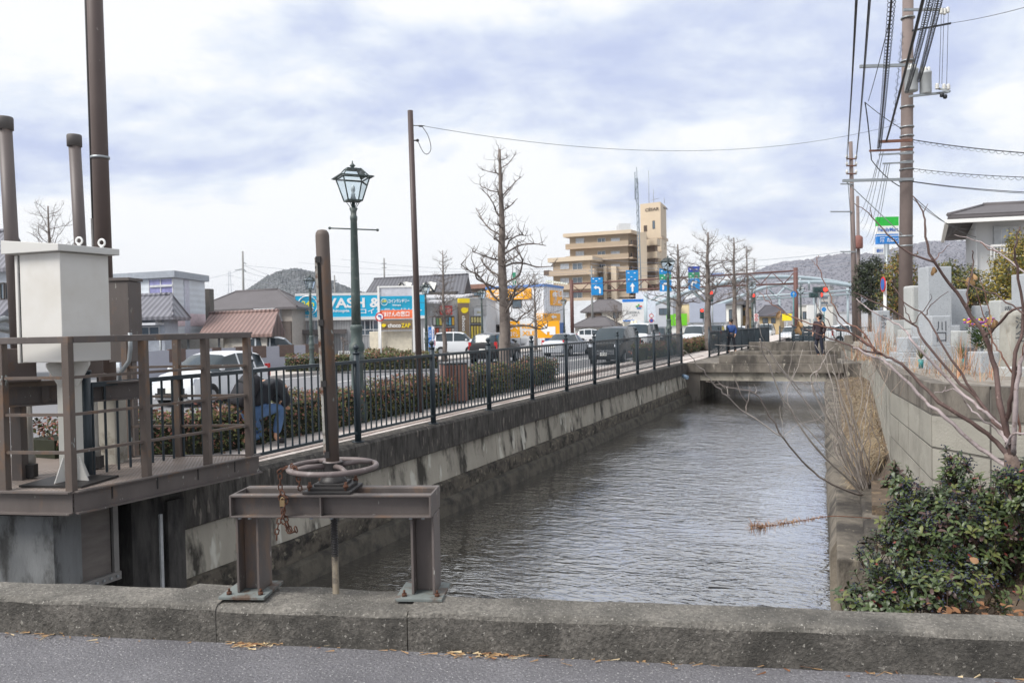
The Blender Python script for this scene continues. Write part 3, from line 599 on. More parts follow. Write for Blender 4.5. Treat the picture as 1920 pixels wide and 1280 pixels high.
# dry grass hanging down the slope
def blades(b, P, d, l, w, droop, m, n=3):
    P = Vector(P); d = Vector(d).normalized(); sd = d.cross(UP); sd = (sd.normalized() if sd.length > 1e-3 else Vector((1, 0, 0))) * w; vs = []; q = P.copy()
    for i in range(n + 1):
        f = 1 - i / n * .85; vs += [q - sd * f, q + sd * f]; d = (d + Vector((0, 0, -droop))).normalized(); q = q + d * (l / n)
    b.add(vs, [(2 * i, 2 * i + 1, 2 * i + 3, 2 * i + 2) for i in range(n)], m)
b = MB()
for k in range(6800):
    y = 8.7 + 21 * rr.random() ** 1.5; e = bwx(max(y, 8.46)); t = rr.random() ** .75 * .82 + .18
    x = xw(y) + .14 + (e[0] - xw(y) - .16) * t; z = -.60 + (e[1] + .6) * max(0, (t - .16) / .84) ** .8
    blades(b, (x, y, z), (-.5 + rr.gauss(0, .4), rr.gauss(-.1, .4), rr.uniform(.1, .9)), rr.uniform(.08, .26), rr.uniform(.002, .0045) * (1 + y / 20), .55, rr.choice((0, 0, 1, 1, 2, 3)))
straws = [mat('straw', (140, 120, 92), .9, .15, 20), mat('grey_straw', (124, 114, 98), .9, .15, 20), mat('brown_straw', (104, 84, 62), .9, .15, 20), mat('pale_straw', (166, 152, 126), .9, .1, 20)]
o = b.build('dry_grass', straws); tag(o, 'straw coloured dry grass hanging down the right bank below the block wall', kind='stuff')
# ------------------------------------------------------------------ concrete block wall of the graveyard
bw = thing('block_wall', 'grey concrete block retaining wall below the gravestones', 'block wall', (.2, 8.4, 0))
bb, bc, bk = MB(), MB(), MB(); rr = random.Random(5)
for i in range(len(BW) - 1):
    x0, y0, t0, b0 = BW[i]; x1, y1, t1, b1 = BW[i + 1]; L = math.hypot(x1 - x0, y1 - y0); d = Vector(((x1 - x0) / L, (y1 - y0) / L, 0)); nn = Vector((d.y, -d.x, 0))
    if nn.x > 0 and i < 2: nn = -nn
    if i >= 2 and nn.y > 0: nn = -nn
    n = max(1, round(L / .4)); rows = 4
    for r in range(-2, rows):
        for c in range(n):
            ta, tb_ = c / n, (c + 1) / n; g_ = .0065 / L; qa = max(ta + g_, 0); qb = min(tb_ - g_, 1)
            def P(t, f): zt = t0 + (t1 - t0) * t; zb = b0 + (b1 - b0) * t; return Vector((x0 + (x1 - x0) * t, y0 + (y1 - y0) * t, zb + (zt - zb) * f))
            fa = r / rows + .009; fb = (r + 1) / rows - .009; o_ = rr.uniform(-.002, .002)
            vs = [P(qa, fa), P(qb, fa), P(qb, fb), P(qa, fb)]; fr = [p + nn * o_ for p in vs]; bkk = [p - nn * .12 for p in vs]
            (bc if r == rows - 1 else bb).add(fr + bkk, [(0, 1, 2, 3), (7, 6, 5, 4), (0, 4, 5, 1), (1, 5, 6, 2), (2, 6, 7, 3), (3, 7, 4, 0)])
    vs = [P(0, -.45), P(1, -.45), P(1, .97), P(0, .97)]; bk.add([p - nn * .006 for p in vs] + [p - nn * .11 for p in vs], [(0, 1, 2, 3), (7, 6, 5, 4), (0, 4, 5, 1), (1, 5, 6, 2), (2, 6, 7, 3), (3, 7, 4, 0)])
bb.build('block_courses', m_block, bw, world=True)
bc.build('coping_course', mat('coping_blocks', (118, 112, 104), .92, .22, 3, bump=.5, bs=50, stretch=(2, 2, .5), c2=(84, 79, 74), s2=4, t2=.54, w2=.1), bw, world=True)
bk.build('mortar', mat('mortar', (98, 95, 90), .95, .2, 6), bw, world=True)
b = MB(); b.prism([(3.2, 5.75), (30, 5), (30, 60), (-.2, 60), (-.70, 34.6), (.12, 27.4), (.27, 8.5), (.52, 6.95), (.84, 6.68)], (0, 0, .3), (1, 0, 0), (0, 1, 0), (0, 0, .1))
gz = MB(); pts = [(3.2, 5.75, .95), (30, 5, .95), (30, 40, .75), (.12, 27.4, .42), (.30, 8.5, .96), (.52, 6.95, .95), (.84, 6.68, .95)]
gz.add(pts, [tuple(range(7))]); gz.add([(.12, 27.4, .42), (30, 40, .75), (30, 62, .2), (-.6, 62, 0), (-.76, 34.6, .4)], [(0, 1, 2, 3, 4)])
struct(gz, 'graveyard_ground', mat('grave_gravel', (140, 134, 126), .95, .25, 9, bump=.6, bs=60, c2=(110, 98, 84), s2=3))
# ------------------------------------------------------------------ foliage helpers
def leafcloud(name, ells, n, size, mats, parent=None, seed=1, shell=.55, up=.35, aspect=.5, weights=None, world=True, hole=0.0):
    """many small folded leaves spread through ellipsoids (centre, radii)"""
    rs = np.random.RandomState(seed); b = MB(); vol = np.array([e[1][0] * e[1][1] * e[1][2] for e in ells]) ** .7; vol /= vol.sum()
    idx = rs.choice(len(ells), n, p=vol); w = np.array(weights or [1] * len(mats), float); w /= w.sum(); mi = rs.choice(len(mats), n, p=w)
    ph = rs.rand(len(ells), 6) * 6.28
    for k in range(n):
        c, r = ells[idx[k]]; d = rs.normal(size=3); d /= np.linalg.norm(d); q = (shell + (1 - shell) * rs.rand()) * (1 + .22 * math.sin(5 * d[0] + ph[idx[k]][0]) * math.sin(6 * d[1] + ph[idx[k]][1]) + .16 * math.sin(9 * d[2] + 7 * d[0] + ph[idx[k]][2]) + .08 * rs.normal())
        if hole and (math.sin(c[0] * 3 + d[0] * 11) + math.sin(d[1] * 10 + c[1]) + math.sin(d[2] * 12)) > 3 - 3 * hole * 1.6: continue
        p = np.array(c) + d * np.array(r) * q
        nrm = d + rs.normal(size=3) * .7 + np.array([0, 0, up]); nrm /= np.linalg.norm(nrm)
        a = np.cross(nrm, rs.normal(size=3)); a /= np.linalg.norm(a) + 1e-9; t = np.cross(nrm, a); s_ = size * (.6 + .8 * rs.rand())
        b.add([p - a * s_, p + t * s_ * aspect - nrm * s_ * .1, p + a * s_, p - t * s_ * aspect - nrm * s_ * .1], [(0, 1, 2), (0, 2, 3)], int(mi[k]))
    return b.build(name, mats, parent, world=world)
# ------------------------------------------------------------------ berry bush behind the kerb
L1 = [mat('bush_leaf_dark', (52, 66, 38), .42, .2, 8, spec=.5), mat('bush_leaf_mid', (70, 84, 46), .42, .2, 8, spec=.5), mat('bush_leaf_olive', (92, 98, 52), .45, .2, 8), mat('bush_leaf_red', (120, 62, 54), .45, .2, 8), mat('bush_leaf_purple', (74, 56, 52), .45, .2, 8)]
bu = thing('berry_bush', 'evergreen bush with glossy leaves and dark blue berries behind the kerb', 'bush', (.75, 4.9, 0))
def E_(px, py, D, r): return (tuple(atd(px, py, D)), r)
EL = [E_(1800, 1010, 4.75, (.36, .42, .30)), E_(1700, 1060, 4.55, (.26, .34, .24)), E_(1640, 1115, 4.35, (.17, .26, .12)), E_(1885, 985, 4.8, (.30, .4, .27)), E_(1770, 1095, 4.2, (.36, .25, .12)), E_(1685, 905, 5.0, (.09, .12, .13)), E_(1795, 890, 5.0, (.11, .14, .17)), E_(1880, 930, 4.75, (.22, .2, .16)), E_(1935, 920, 4.4, (.2, .2, .17)), E_(1615, 1125, 4.3, (.13, .2, .09)), E_(1690, 985, 4.8, (.16, .2, .16)), E_(1740, 960, 4.9, (.18, .2, .2)), E_(1975, 1010, 4.6, (.25, .4, .3))]
b = MB(); bb2 = MB(); st = MB(); rs = random.Random(11)
def oleaf(b, P, d, nrm, l, w, m):
    d = d.normalized(); s_ = d.cross(nrm).normalized(); n_ = s_.cross(d); vs = []
    for t, ww, h in ((0, .12, 0), (.35, .7, .03), (.7, 1.0, .02), (.92, .62, -.04), (1.0, .05, -.08)):
        c = P + d * (l * t) - n_ * (l * (t * t) * .18)
        vs += [c - s_ * (w * ww) + n_ * l * h * 1.5, c + n_ * (-l * .02), c + s_ * (w * ww) + n_ * l * h * 1.5]
    b.add(vs, [(3 * i + j, 3 * i + j + 1, 3 * i + j + 4, 3 * i + j + 3) for i in range(4) for j in (0, 1)], m, True)
for k in range(1500):
    e = EL[rs.choices(range(len(EL)), [x[1][0] * x[1][2] for x in EL])[0]]; c = Vector(e[0])
    d = Vector((rs.gauss(0, 1), rs.gauss(-.35, 1), rs.gauss(.25, 1))).normalized(); q = rs.uniform(.62, 1.08) if rs.random() < .8 else rs.uniform(.3, .7)
    P = c + Vector((d.x * e[1][0], d.y * e[1][1], d.z * e[1][2])) * q
    if P.z < -.12: continue
    ax = (d * .8 + Vector((0, 0, .7)) + Vector((rs.gauss(0, .3), rs.gauss(0, .3), rs.gauss(0, .2)))).normalized(); o1 = ax.orthogonal().normalized()
    n = rs.randint(5, 9); tone = rs.choices((0, 1, 2, 4), (5, 5, 1.2, 1.3))[0]; ph = rs.random() * 6.28
    for i in range(n):
        a = ph + i * 2.4; side = Matrix.Rotation(a, 3, ax) @ o1; up_ = rs.uniform(.15, .9)
        dd_ = (side + ax * up_).normalized(); m = tone if rs.random() < .75 else rs.choices((0, 1, 2, 3, 4), (3, 3, 1, .5, 1.5))[0]
        oleaf(b, P - ax * .006 * i, dd_, (ax - dd_ * ax.dot(dd_) + Vector((0, 0, .15))).normalized(), rs.uniform(.030, .052), rs.uniform(.0075, .0115), m)
    st.tube([P, P - ax * rs.uniform(.06, .16) + Vector((0, .02, -.04))], [.0022, .003], 4, cap=False)
    if rs.random() < .42:
        for i in range(rs.randint(5, 14)):
            bp_ = P + ax * rs.uniform(-.03, .03) + Vector((rs.gauss(0, .016), rs.gauss(-.01, .016), rs.gauss(0, .016))); bb2.ball(bp_, rs.uniform(.0038, .0052), 5)
for k in range(26):
    e = rs.choice(EL); c = Vector(e[0]); root = Vector((c.x * .6 + .25 + rs.gauss(0, .1), c.y * .6 + 1.95, -.05)); st.tube([root, root.lerp(c, .6) + Vector((rs.gauss(0, .05), rs.gauss(0, .05), .05)), c], [.008, .006, .003], 5)
b.build('foliage', L1, bu, world=True); st.build('stems', mat('bush_twig', (72, 58, 48), .8, .2, 10), bu, world=True)
bb2.build('berries', mat('blue_berry', (42, 46, 66), .38, .2, 20), bu, world=True)
b = MB()                                            # dead leaves caught in the bush and lying on the soil
for px, py, D in ((1818, 1045, 4.25), (1720, 1075, 4.2)):
    oleaf(b, atd(px, py, D), Vector((rs.gauss(0, 1), -.3, rs.gauss(.3, .6))), Vector((.2, -1, .3)), .05, .018, 0)
for k in range(90):
    p = kp(rs.uniform(2.42, 3.3), rs.uniform(.25, .6)); oleaf(b, Vector((p.x, p.y, .09 + rs.uniform(0, .03))), Vector((rs.gauss(0, 1), rs.gauss(0, 1), rs.gauss(0, .15))), Vector((rs.gauss(0, .3), rs.gauss(0, .3), 1)), rs.uniform(.03, .06), rs.uniform(.008, .018), rs.choice((0, 1)))
tag(b.build('fallen_leaves', [mat('dead_leaf', (134, 102, 74), .8, .2, 15), mat('dead_leaf_dark', (120, 84, 56), .8, .2, 15)]), 'brown fallen leaves on the soil beside the bush', 'fallen leaves', kind='stuff')
# ------------------------------------------------------------------ bare shrubs
def spl(P, n=4):
    """smooth curve through the points"""
    P = [Vector(p) for p in P]
    if len(P) < 3: return P
    out = []
    for i in range(len(P) - 1):
        a = P[max(i - 1, 0)]; b_ = P[i]; c = P[i + 1]; d = P[min(i + 2, len(P) - 1)]
        for k in range(n):
            t = k / n; out.append(.5 * ((2 * b_) + (c - a) * t + (2 * a - 5 * b_ + 4 * c - d) * t * t + (3 * b_ - a - 3 * c + d) * t ** 3))
    return out + [P[-1]]
def branch(b, pts, D0, D1, r0, r1, m=0, jit=.004):
    n = len(pts); P = [atd(p[0], p[1], D0 + (D1 - D0) * (i / max(n - 1, 1)) + (rs.uniform(-.05, .05) if 0 < i < n - 1 else 0)) for i, p in enumerate(pts)]
    Q = spl(P, 4); Q = [q + Vector((rs.gauss(0, jit), rs.gauss(0, jit), rs.gauss(0, jit))) * (1 if 0 < i < len(Q) - 1 else 0) for i, q in enumerate(Q)]
    k = len(Q); b.tube(Q, [(r0 + (r1 - r0) * i / (k - 1)) * (1.12 if i % 4 == 0 else 1) for i in range(k)], 7, m)
    return Q
m_brA = [mat('bark_brown', (88, 70, 66), .7, .25, 14, bump=.3, bs=80, c3=(140, 120, 112), s3=60, t3=.68), mat('bark_pale', (158, 146, 146), .7, .18, 14, bump=.2, bs=80, c2=(120, 106, 102), s2=18, t2=.58), mat('bark_red', (112, 80, 68), .7, .2, 14)]
ta = thing('bare_tree', 'bare many branched young tree in front of the block wall, right edge', 'bare tree', tuple(atd(1912, 1030, 4.6)))
b = MB(); b.tube(spl([atd(1925, 1120, 4.62), atd(1915, 960, 4.6), atd(1905, 895, 4.6), atd(1893, 850, 4.6)], 4), [.055] * 4 + [.05] * 4 + [.044] * 3 + [.034, .028], 12); b.build('trunk', mat('trunk_bark', (122, 106, 98), .8, .2, 10, bump=.4, bs=60, c2=(92, 78, 70), s2=8), ta, world=True)
b = MB(); BR = [
 ([(1900, 880), (1890, 820), (1876, 760), (1866, 690), (1847, 632), (1812, 578), (1787, 540), (1750, 490), (1735, 430), (1732, 397), (1711, 367)], 4.6, 4.9, .021, .003, 0),
 ([(1750, 490), (1710, 476), (1665, 440), (1635, 407), (1602, 381)], 4.78, 5.0, .008, .002, 0), ([(1635, 407), (1631, 387)], 4.9, 4.95, .003, .0015, 0), ([(1732, 397), (1740, 382)], 4.86, 4.9, .003, .0015, 0), ([(1752, 488), (1766, 472), (1781, 459)], 4.76, 4.7, .003, .001, 2),
 ([(1847, 632), (1870, 610), (1900, 582), (1935, 573)], 4.7, 4.5, .010, .006, 0), ([(1896, 860), (1888, 800), (1897, 740), (1905, 660), (1921, 600), (1905, 500), (1903, 460), (1912, 425)], 4.6, 4.4, .017, .003, 0),
 ([(1900, 850), (1903, 770), (1910, 700), (1928, 620), (1950, 540)], 4.58, 4.3, .016, .008, 1), ([(1900, 880), (1878, 837), (1837, 802), (1762, 754), (1721, 714), (1688, 681), (1653, 664), (1612, 655), (1569, 639), (1524, 623), (1483, 609)], 4.6, 5.7, .017, .0025, 0),
 ([(1653, 664), (1620, 640), (1593, 623), (1544, 613), (1496, 599), (1455, 576), (1437, 562), (1422, 546)], 5.1, 5.8, .008, .002, 2), ([(1447, 570), (1439, 548), (1435, 522)], 5.7, 5.75, .003, .0012, 2), ([(1500, 600), (1470, 588), (1440, 590)], 5.6, 5.7, .003, .0012, 2),
 ([(1640, 660), (1613, 617), (1585, 603), (1565, 574), (1552, 542), (1540, 515), (1532, 491), (1535, 479)], 5.1, 5.5, .006, .002, 2), ([(1536, 503), (1528, 495), (1521, 488)], 5.4, 5.5, .0025, .001, 2),
 ([(1650, 662), (1621, 643), (1585, 615), (1569, 595), (1554, 580), (1542, 558)], 5.1, 5.4, .006, .0015, 0), ([(1569, 639), (1550, 600), (1538, 585), (1530, 567)], 5.4, 5.5, .004, .0015, 0),
 ([(1905, 890), (1887, 872), (1837, 839), (1771, 782), (1719, 736), (1668, 684), (1644, 671), (1600, 652)], 4.55, 5.3, .0165, .006, 1),
 ([(1890, 830), (1873, 802), (1830, 745), (1789, 708), (1734, 640), (1711, 607), (1659, 574), (1640, 566), (1600, 548)], 4.6, 5.4, .013, .003, 0), ([(1711, 607), (1700, 585), (1690, 560)], 5.1, 5.2, .005, .0015, 0), ([(1712, 606), (1726, 588), (1743, 566), (1746, 550)], 5.1, 5.0, .004, .0012, 0),
 ([(1890, 830), (1875, 800), (1837, 765), (1780, 714), (1712, 640), (1704, 628), (1677, 604), (1640, 587), (1606, 560)], 4.55, 5.4, .013, .003, 1), ([(1888, 825), (1870, 793), (1837, 752), (1793, 686), (1762, 640), (1736, 592), (1696, 566), (1674, 536)], 4.62, 5.2, .011, .003, 0),
 ([(1736, 590), (1745, 572), (1779, 546)], 5.0, 4.9, .004, .0015, 0), ([(1886, 830), (1873, 811), (1837, 780), (1815, 760), (1791, 730), (1771, 734), (1752, 736)], 4.55, 4.7, .007, .002, 1), ([(1771, 734), (1773, 724)], 4.66, 4.66, .002, .001, 1), ([(1912, 815), (1905, 740), (1901, 708), (1880, 670), (1862, 640), (1845, 590), (1830, 540)], 4.5, 4.6, .008, .002, 2),
 ([(1901, 708), (1908, 690), (1922, 640)], 4.5, 4.4, .006, .003, 2), ([(1888, 840), (1900, 815), (1925, 812), (1950, 816)], 4.55, 4.4, .008, .005, 1), ([(1812, 578), (1815, 540), (1826, 490), (1823, 470)], 4.75, 4.8, .006, .003, 0), ([(1860, 660), (1850, 560), (1837, 520)], 4.66, 4.7, .004, .002, 2), ([(1920, 590), (1890, 565), (1840, 540), (1790, 524)], 4.4, 4.8, .006, .002, 0), ([(1930, 520), (1880, 480), (1838, 455), (1790, 440)], 4.4, 4.9, .006, .0015, 1), ([(1838, 455), (1858, 470), (1898, 476)], 4.6, 4.5, .003, .002, 2)]
for pts, d0, d1, r0, r1, m in BR: branch(b, pts, d0, d1, r0 * .9, r1, m)
b.build('branches', m_brA, ta, world=True)
for px, py, D in ((1817, 520, 4.8), (1822, 512, 4.8), (1858, 590, 4.62), (1865, 598, 4.6), (1462, 582, 5.7), (1497, 602, 5.6), (1498, 612, 5.6), (1750, 500, 4.8)):
    b = MB()
    for i in range(3): oleaf(b, atd(px + rs.uniform(-3, 3), py, D), Vector((rs.gauss(0, .4), rs.gauss(0, .3), -1)), Vector((.2, -1, rs.gauss(0, .4))), rs.uniform(.04, .065), .012, 0)
    b.build('withered_leaf', mat('withered_leaf', (178, 144, 104), .8, .2, 18), ta, world=True)
tg = thing('bare_shrub', 'pale grey leafless shrub leaning out over the water', 'bare shrub', tuple(atd(1636, 945, 7.6)))
b = MB(); SB = [
 ([(1644, 964), (1599, 906), (1533, 845), (1480, 768), (1440, 683), (1425, 635)], 7.5, 6.6, .017, .004), ([(1618, 928), (1559, 908), (1514, 874), (1472, 823), (1435, 765), (1416, 737), (1364, 724), (1324, 715)], 7.4, 6.4, .014, .003),
 ([(1470, 820), (1399, 773), (1364, 743), (1338, 717), (1312, 689), (1294, 668), (1281, 657)], 6.7, 6.2, .008, .0025), ([(1399, 773), (1399, 757), (1406, 731), (1405, 722)], 6.4, 6.4, .0045, .002), ([(1399, 757), (1388, 730), (1375, 703)], 6.4, 6.4, .004, .0015), ([(1338, 717), (1342, 712), (1360, 730)], 6.3, 6.3, .003, .002), ([(1364, 724), (1365, 738), (1369, 742)], 6.4, 6.4, .003, .002), ([(1416, 737), (1418, 730), (1414, 720)], 6.5, 6.5, .003, .0012),
 ([(1600, 905), (1573, 829), (1522, 720), (1538, 688), (1554, 661), (1570, 644)], 7.5, 7.0, .010, .003), ([(1522, 720), (1480, 709), (1442, 656), (1400, 648), (1340, 646)], 7.2, 6.8, .006, .002), ([(1522, 720), (1536, 690), (1545, 655)], 7.1, 7.1, .005, .002), ([(1442, 656), (1430, 630), (1424, 605)], 6.9, 6.8, .003, .0015),
 ([(1632, 930), (1607, 860), (1586, 775), (1565, 700), (1548, 640)], 7.7, 7.4, .011, .003), ([(1625, 930), (1590, 840), (1549, 778), (1522, 722)], 7.7, 7.3, .011, .006), ([(1620, 925), (1575, 831), (1488, 722), (1482, 680), (1490, 640)], 7.6, 7.0, .009, .002), ([(1610, 915), (1560, 850), (1500, 790), (1470, 752), (1490, 700), (1505, 655)], 7.5, 7.0, .008, .002),
 ([(1632, 920), (1630, 850), (1633, 770), (1640, 700)], 7.8, 7.8, .007, .002), ([(1636, 930), (1618, 850), (1596, 760), (1575, 690)], 7.8, 7.6, .008, .002), ([(1470, 823), (1467, 790), (1463, 760)], 6.8, 6.8, .003, .0012), ([(1470, 818), (1500, 795), (1540, 782), (1555, 765)], 6.8, 7.0, .003, .001), ([(1440, 683), (1460, 700), (1480, 709)], 6.7, 6.9, .003, .002), ([(1424, 640), (1440, 660), (1470, 700), (1500, 730)], 6.7, 7.1, .003, .004), ([(1628, 928), (1600, 875), (1560, 790), (1530, 700), (1519, 640)], 7.7, 7.4, .008, .002), ([(1480, 768), (1474, 730), (1490, 690)], 6.9, 6.9, .004, .0015)]
for pts, d0, d1, r0, r1 in SB: branch(b, pts, d0, d1, r0 * .78, r1, rs.choice((0, 0, 0, 1)), .006)
for k in range(26):
    x1, y1 = rs.uniform(1480, 1650), rs.uniform(640, 760); branch(b, [(1628 + rs.gauss(0, 6), 925 + rs.gauss(0, 6)), (1610 + rs.gauss(0, 14) + (x1 - 1600) * .3, 850), ((x1 + 1600) / 2 + rs.gauss(0, 12), (y1 + 850) / 2), (x1, y1)], 7.7, 7.3 + rs.random() * .6, .006, .0015, rs.choice((0, 1)), .008)
b.build('branches', [mat('bark_grey', (164, 156, 150), .8, .2, 10, bump=.2, bs=70), mat('bark_grey_dark', (136, 126, 120), .8, .2, 10, bump=.2, bs=70)], tg, world=True)
b = MB(); b.tube(spl([atd(1646, 975, 7.55), atd(1636, 950, 7.6), atd(1628, 925, 7.65)], 3), [.035] * 4 + [.028] * 3, 9); b.build('stump', mat('stump_bark', (132, 122, 114), .85, .2, 10, bump=.4, bs=50), tg, world=True)
wd = thing('dead_weed', 'brown dried weed stalk sticking out over the canal water', 'weed', tuple(atd(1645, 972, 6.6)))
b = MB(); b.tube(spl([atd(1645, 972, 6.6), atd(1590, 968, 6.3), atd(1550, 968, 6.1), atd(1480, 980, 5.8), atd(1412, 990, 5.5)], 5), [.003] * 10 + [.0025] * 11, 5); b.build('stalk', mat('weed_stalk', (140, 92, 70), .8, .2, 15), wd, world=True)
b = MB()
for k in range(420):
    t = rs.random() ** 1.3; px = 1408 + 145 * t; py = 988 - 20 * t + rs.gauss(0, 1); D = 5.5 + .6 * t; P = atd(px, py, D)
    d = Vector((-.3 + rs.gauss(0, .7), rs.gauss(0, .7), .55 + rs.gauss(0, .45))) if rs.random() < .7 else Vector((rs.gauss(0, .6), rs.gauss(0, .5), -.8)); blades(b, P, d, rs.uniform(.02, .075) * (1.25 - t), rs.uniform(.0018, .004), .2, rs.choice((0, 0, 1)))
b.build('dry_blossom', [mat('weed_bloom', (134, 104, 86), .9, .25, 30), mat('weed_bloom_tan', (176, 138, 96), .9, .25, 30)], wd, world=True)
# ------------------------------------------------------------------ hills
def hill(name, prof, D, depth, m, rough, seed):
    rs_ = np.random.RandomState(seed); px0, px1 = prof[0][0], prof[-1][0]; n = 150; k = 16; vs = []
    xs = np.linspace(px0, px1, n + 1); hs = np.interp(xs, [p[0] for p in prof], [p[1] for p in prof])
    for i in range(n + 1):
        top = max(zat(xs[i], hs[i], D), -2)
        for j in range(k + 1):
            t = j / k; d = D - depth + depth * 2 * t; p = atd(xs[i], 600, d * .9 + .1 * D); w = math.sin(min(t * 1.0, 1) * pi) ** .8
            vs.append((p.x, p.y, -2 + (top + 2) * w * (1 + rough * .035 * math.sin(i * .31 + j * 1.3) * (w < .97)) + rs_.normal() * rough * top * .012 * w))
    b = MB(); b.add(vs, [(i * (k + 1) + j, (i + 1) * (k + 1) + j, (i + 1) * (k + 1) + j + 1, i * (k + 1) + j + 1) for i in range(n) for j in range(k)], 0, True)
    for _ in range(12000):                       # crowns of the wood on the slope
        i = rs_.randint(0, n); j = rs_.randint(0, k // 2 + 1); r = D * .00105 * (.5 + rs_.rand()); i2 = min(i + 1, n); f_, g_ = rs_.rand(2); V_ = lambda a, c: np.array(vs[a * (k + 1) + c]); v = (V_(i, j) * f_ + V_(i2, j) * (1 - f_)) * g_ + (V_(i, j + 1) * f_ + V_(i2, j + 1) * (1 - f_)) * (1 - g_)
        b.lathe([(r, -r * .6), (r * .85, r * .3), (r * .2, r * (.5 + .35 * rs_.rand()))], v, 5, int(rs_.rand() < .4))
    struct(b, name, m)
hill('hill', [(415, 575), (440, 558), (470, 541), (500, 520), (525, 510), (555, 505), (590, 511), (620, 526), (660, 543), (700, 553), (735, 566), (760, 580)], 520, 90, [mat('hill_wood', (100, 103, 106), .95, .25, .02), mat('hill_wood_dark', (86, 92, 94), .95, .25, .02)], 1, 2)
hill('hill', [(1230, 575), (1300, 560), (1345, 540), (1390, 520), (1430, 505), (1455, 497), (1475, 492), (1510, 489), (1545, 482), (1580, 478), (1640, 476), (1700, 463), (1740, 455), (1790, 452), (1830, 457), (1900, 466), (2000, 480), (2100, 520)], 900, 160, [mat('bare_wood', (114, 114, 122), .95, .2, .015, c2=(124, 118, 108), s2=.006), mat('bare_wood_dark', (98, 100, 110), .95, .2, .015)], 1, 3)
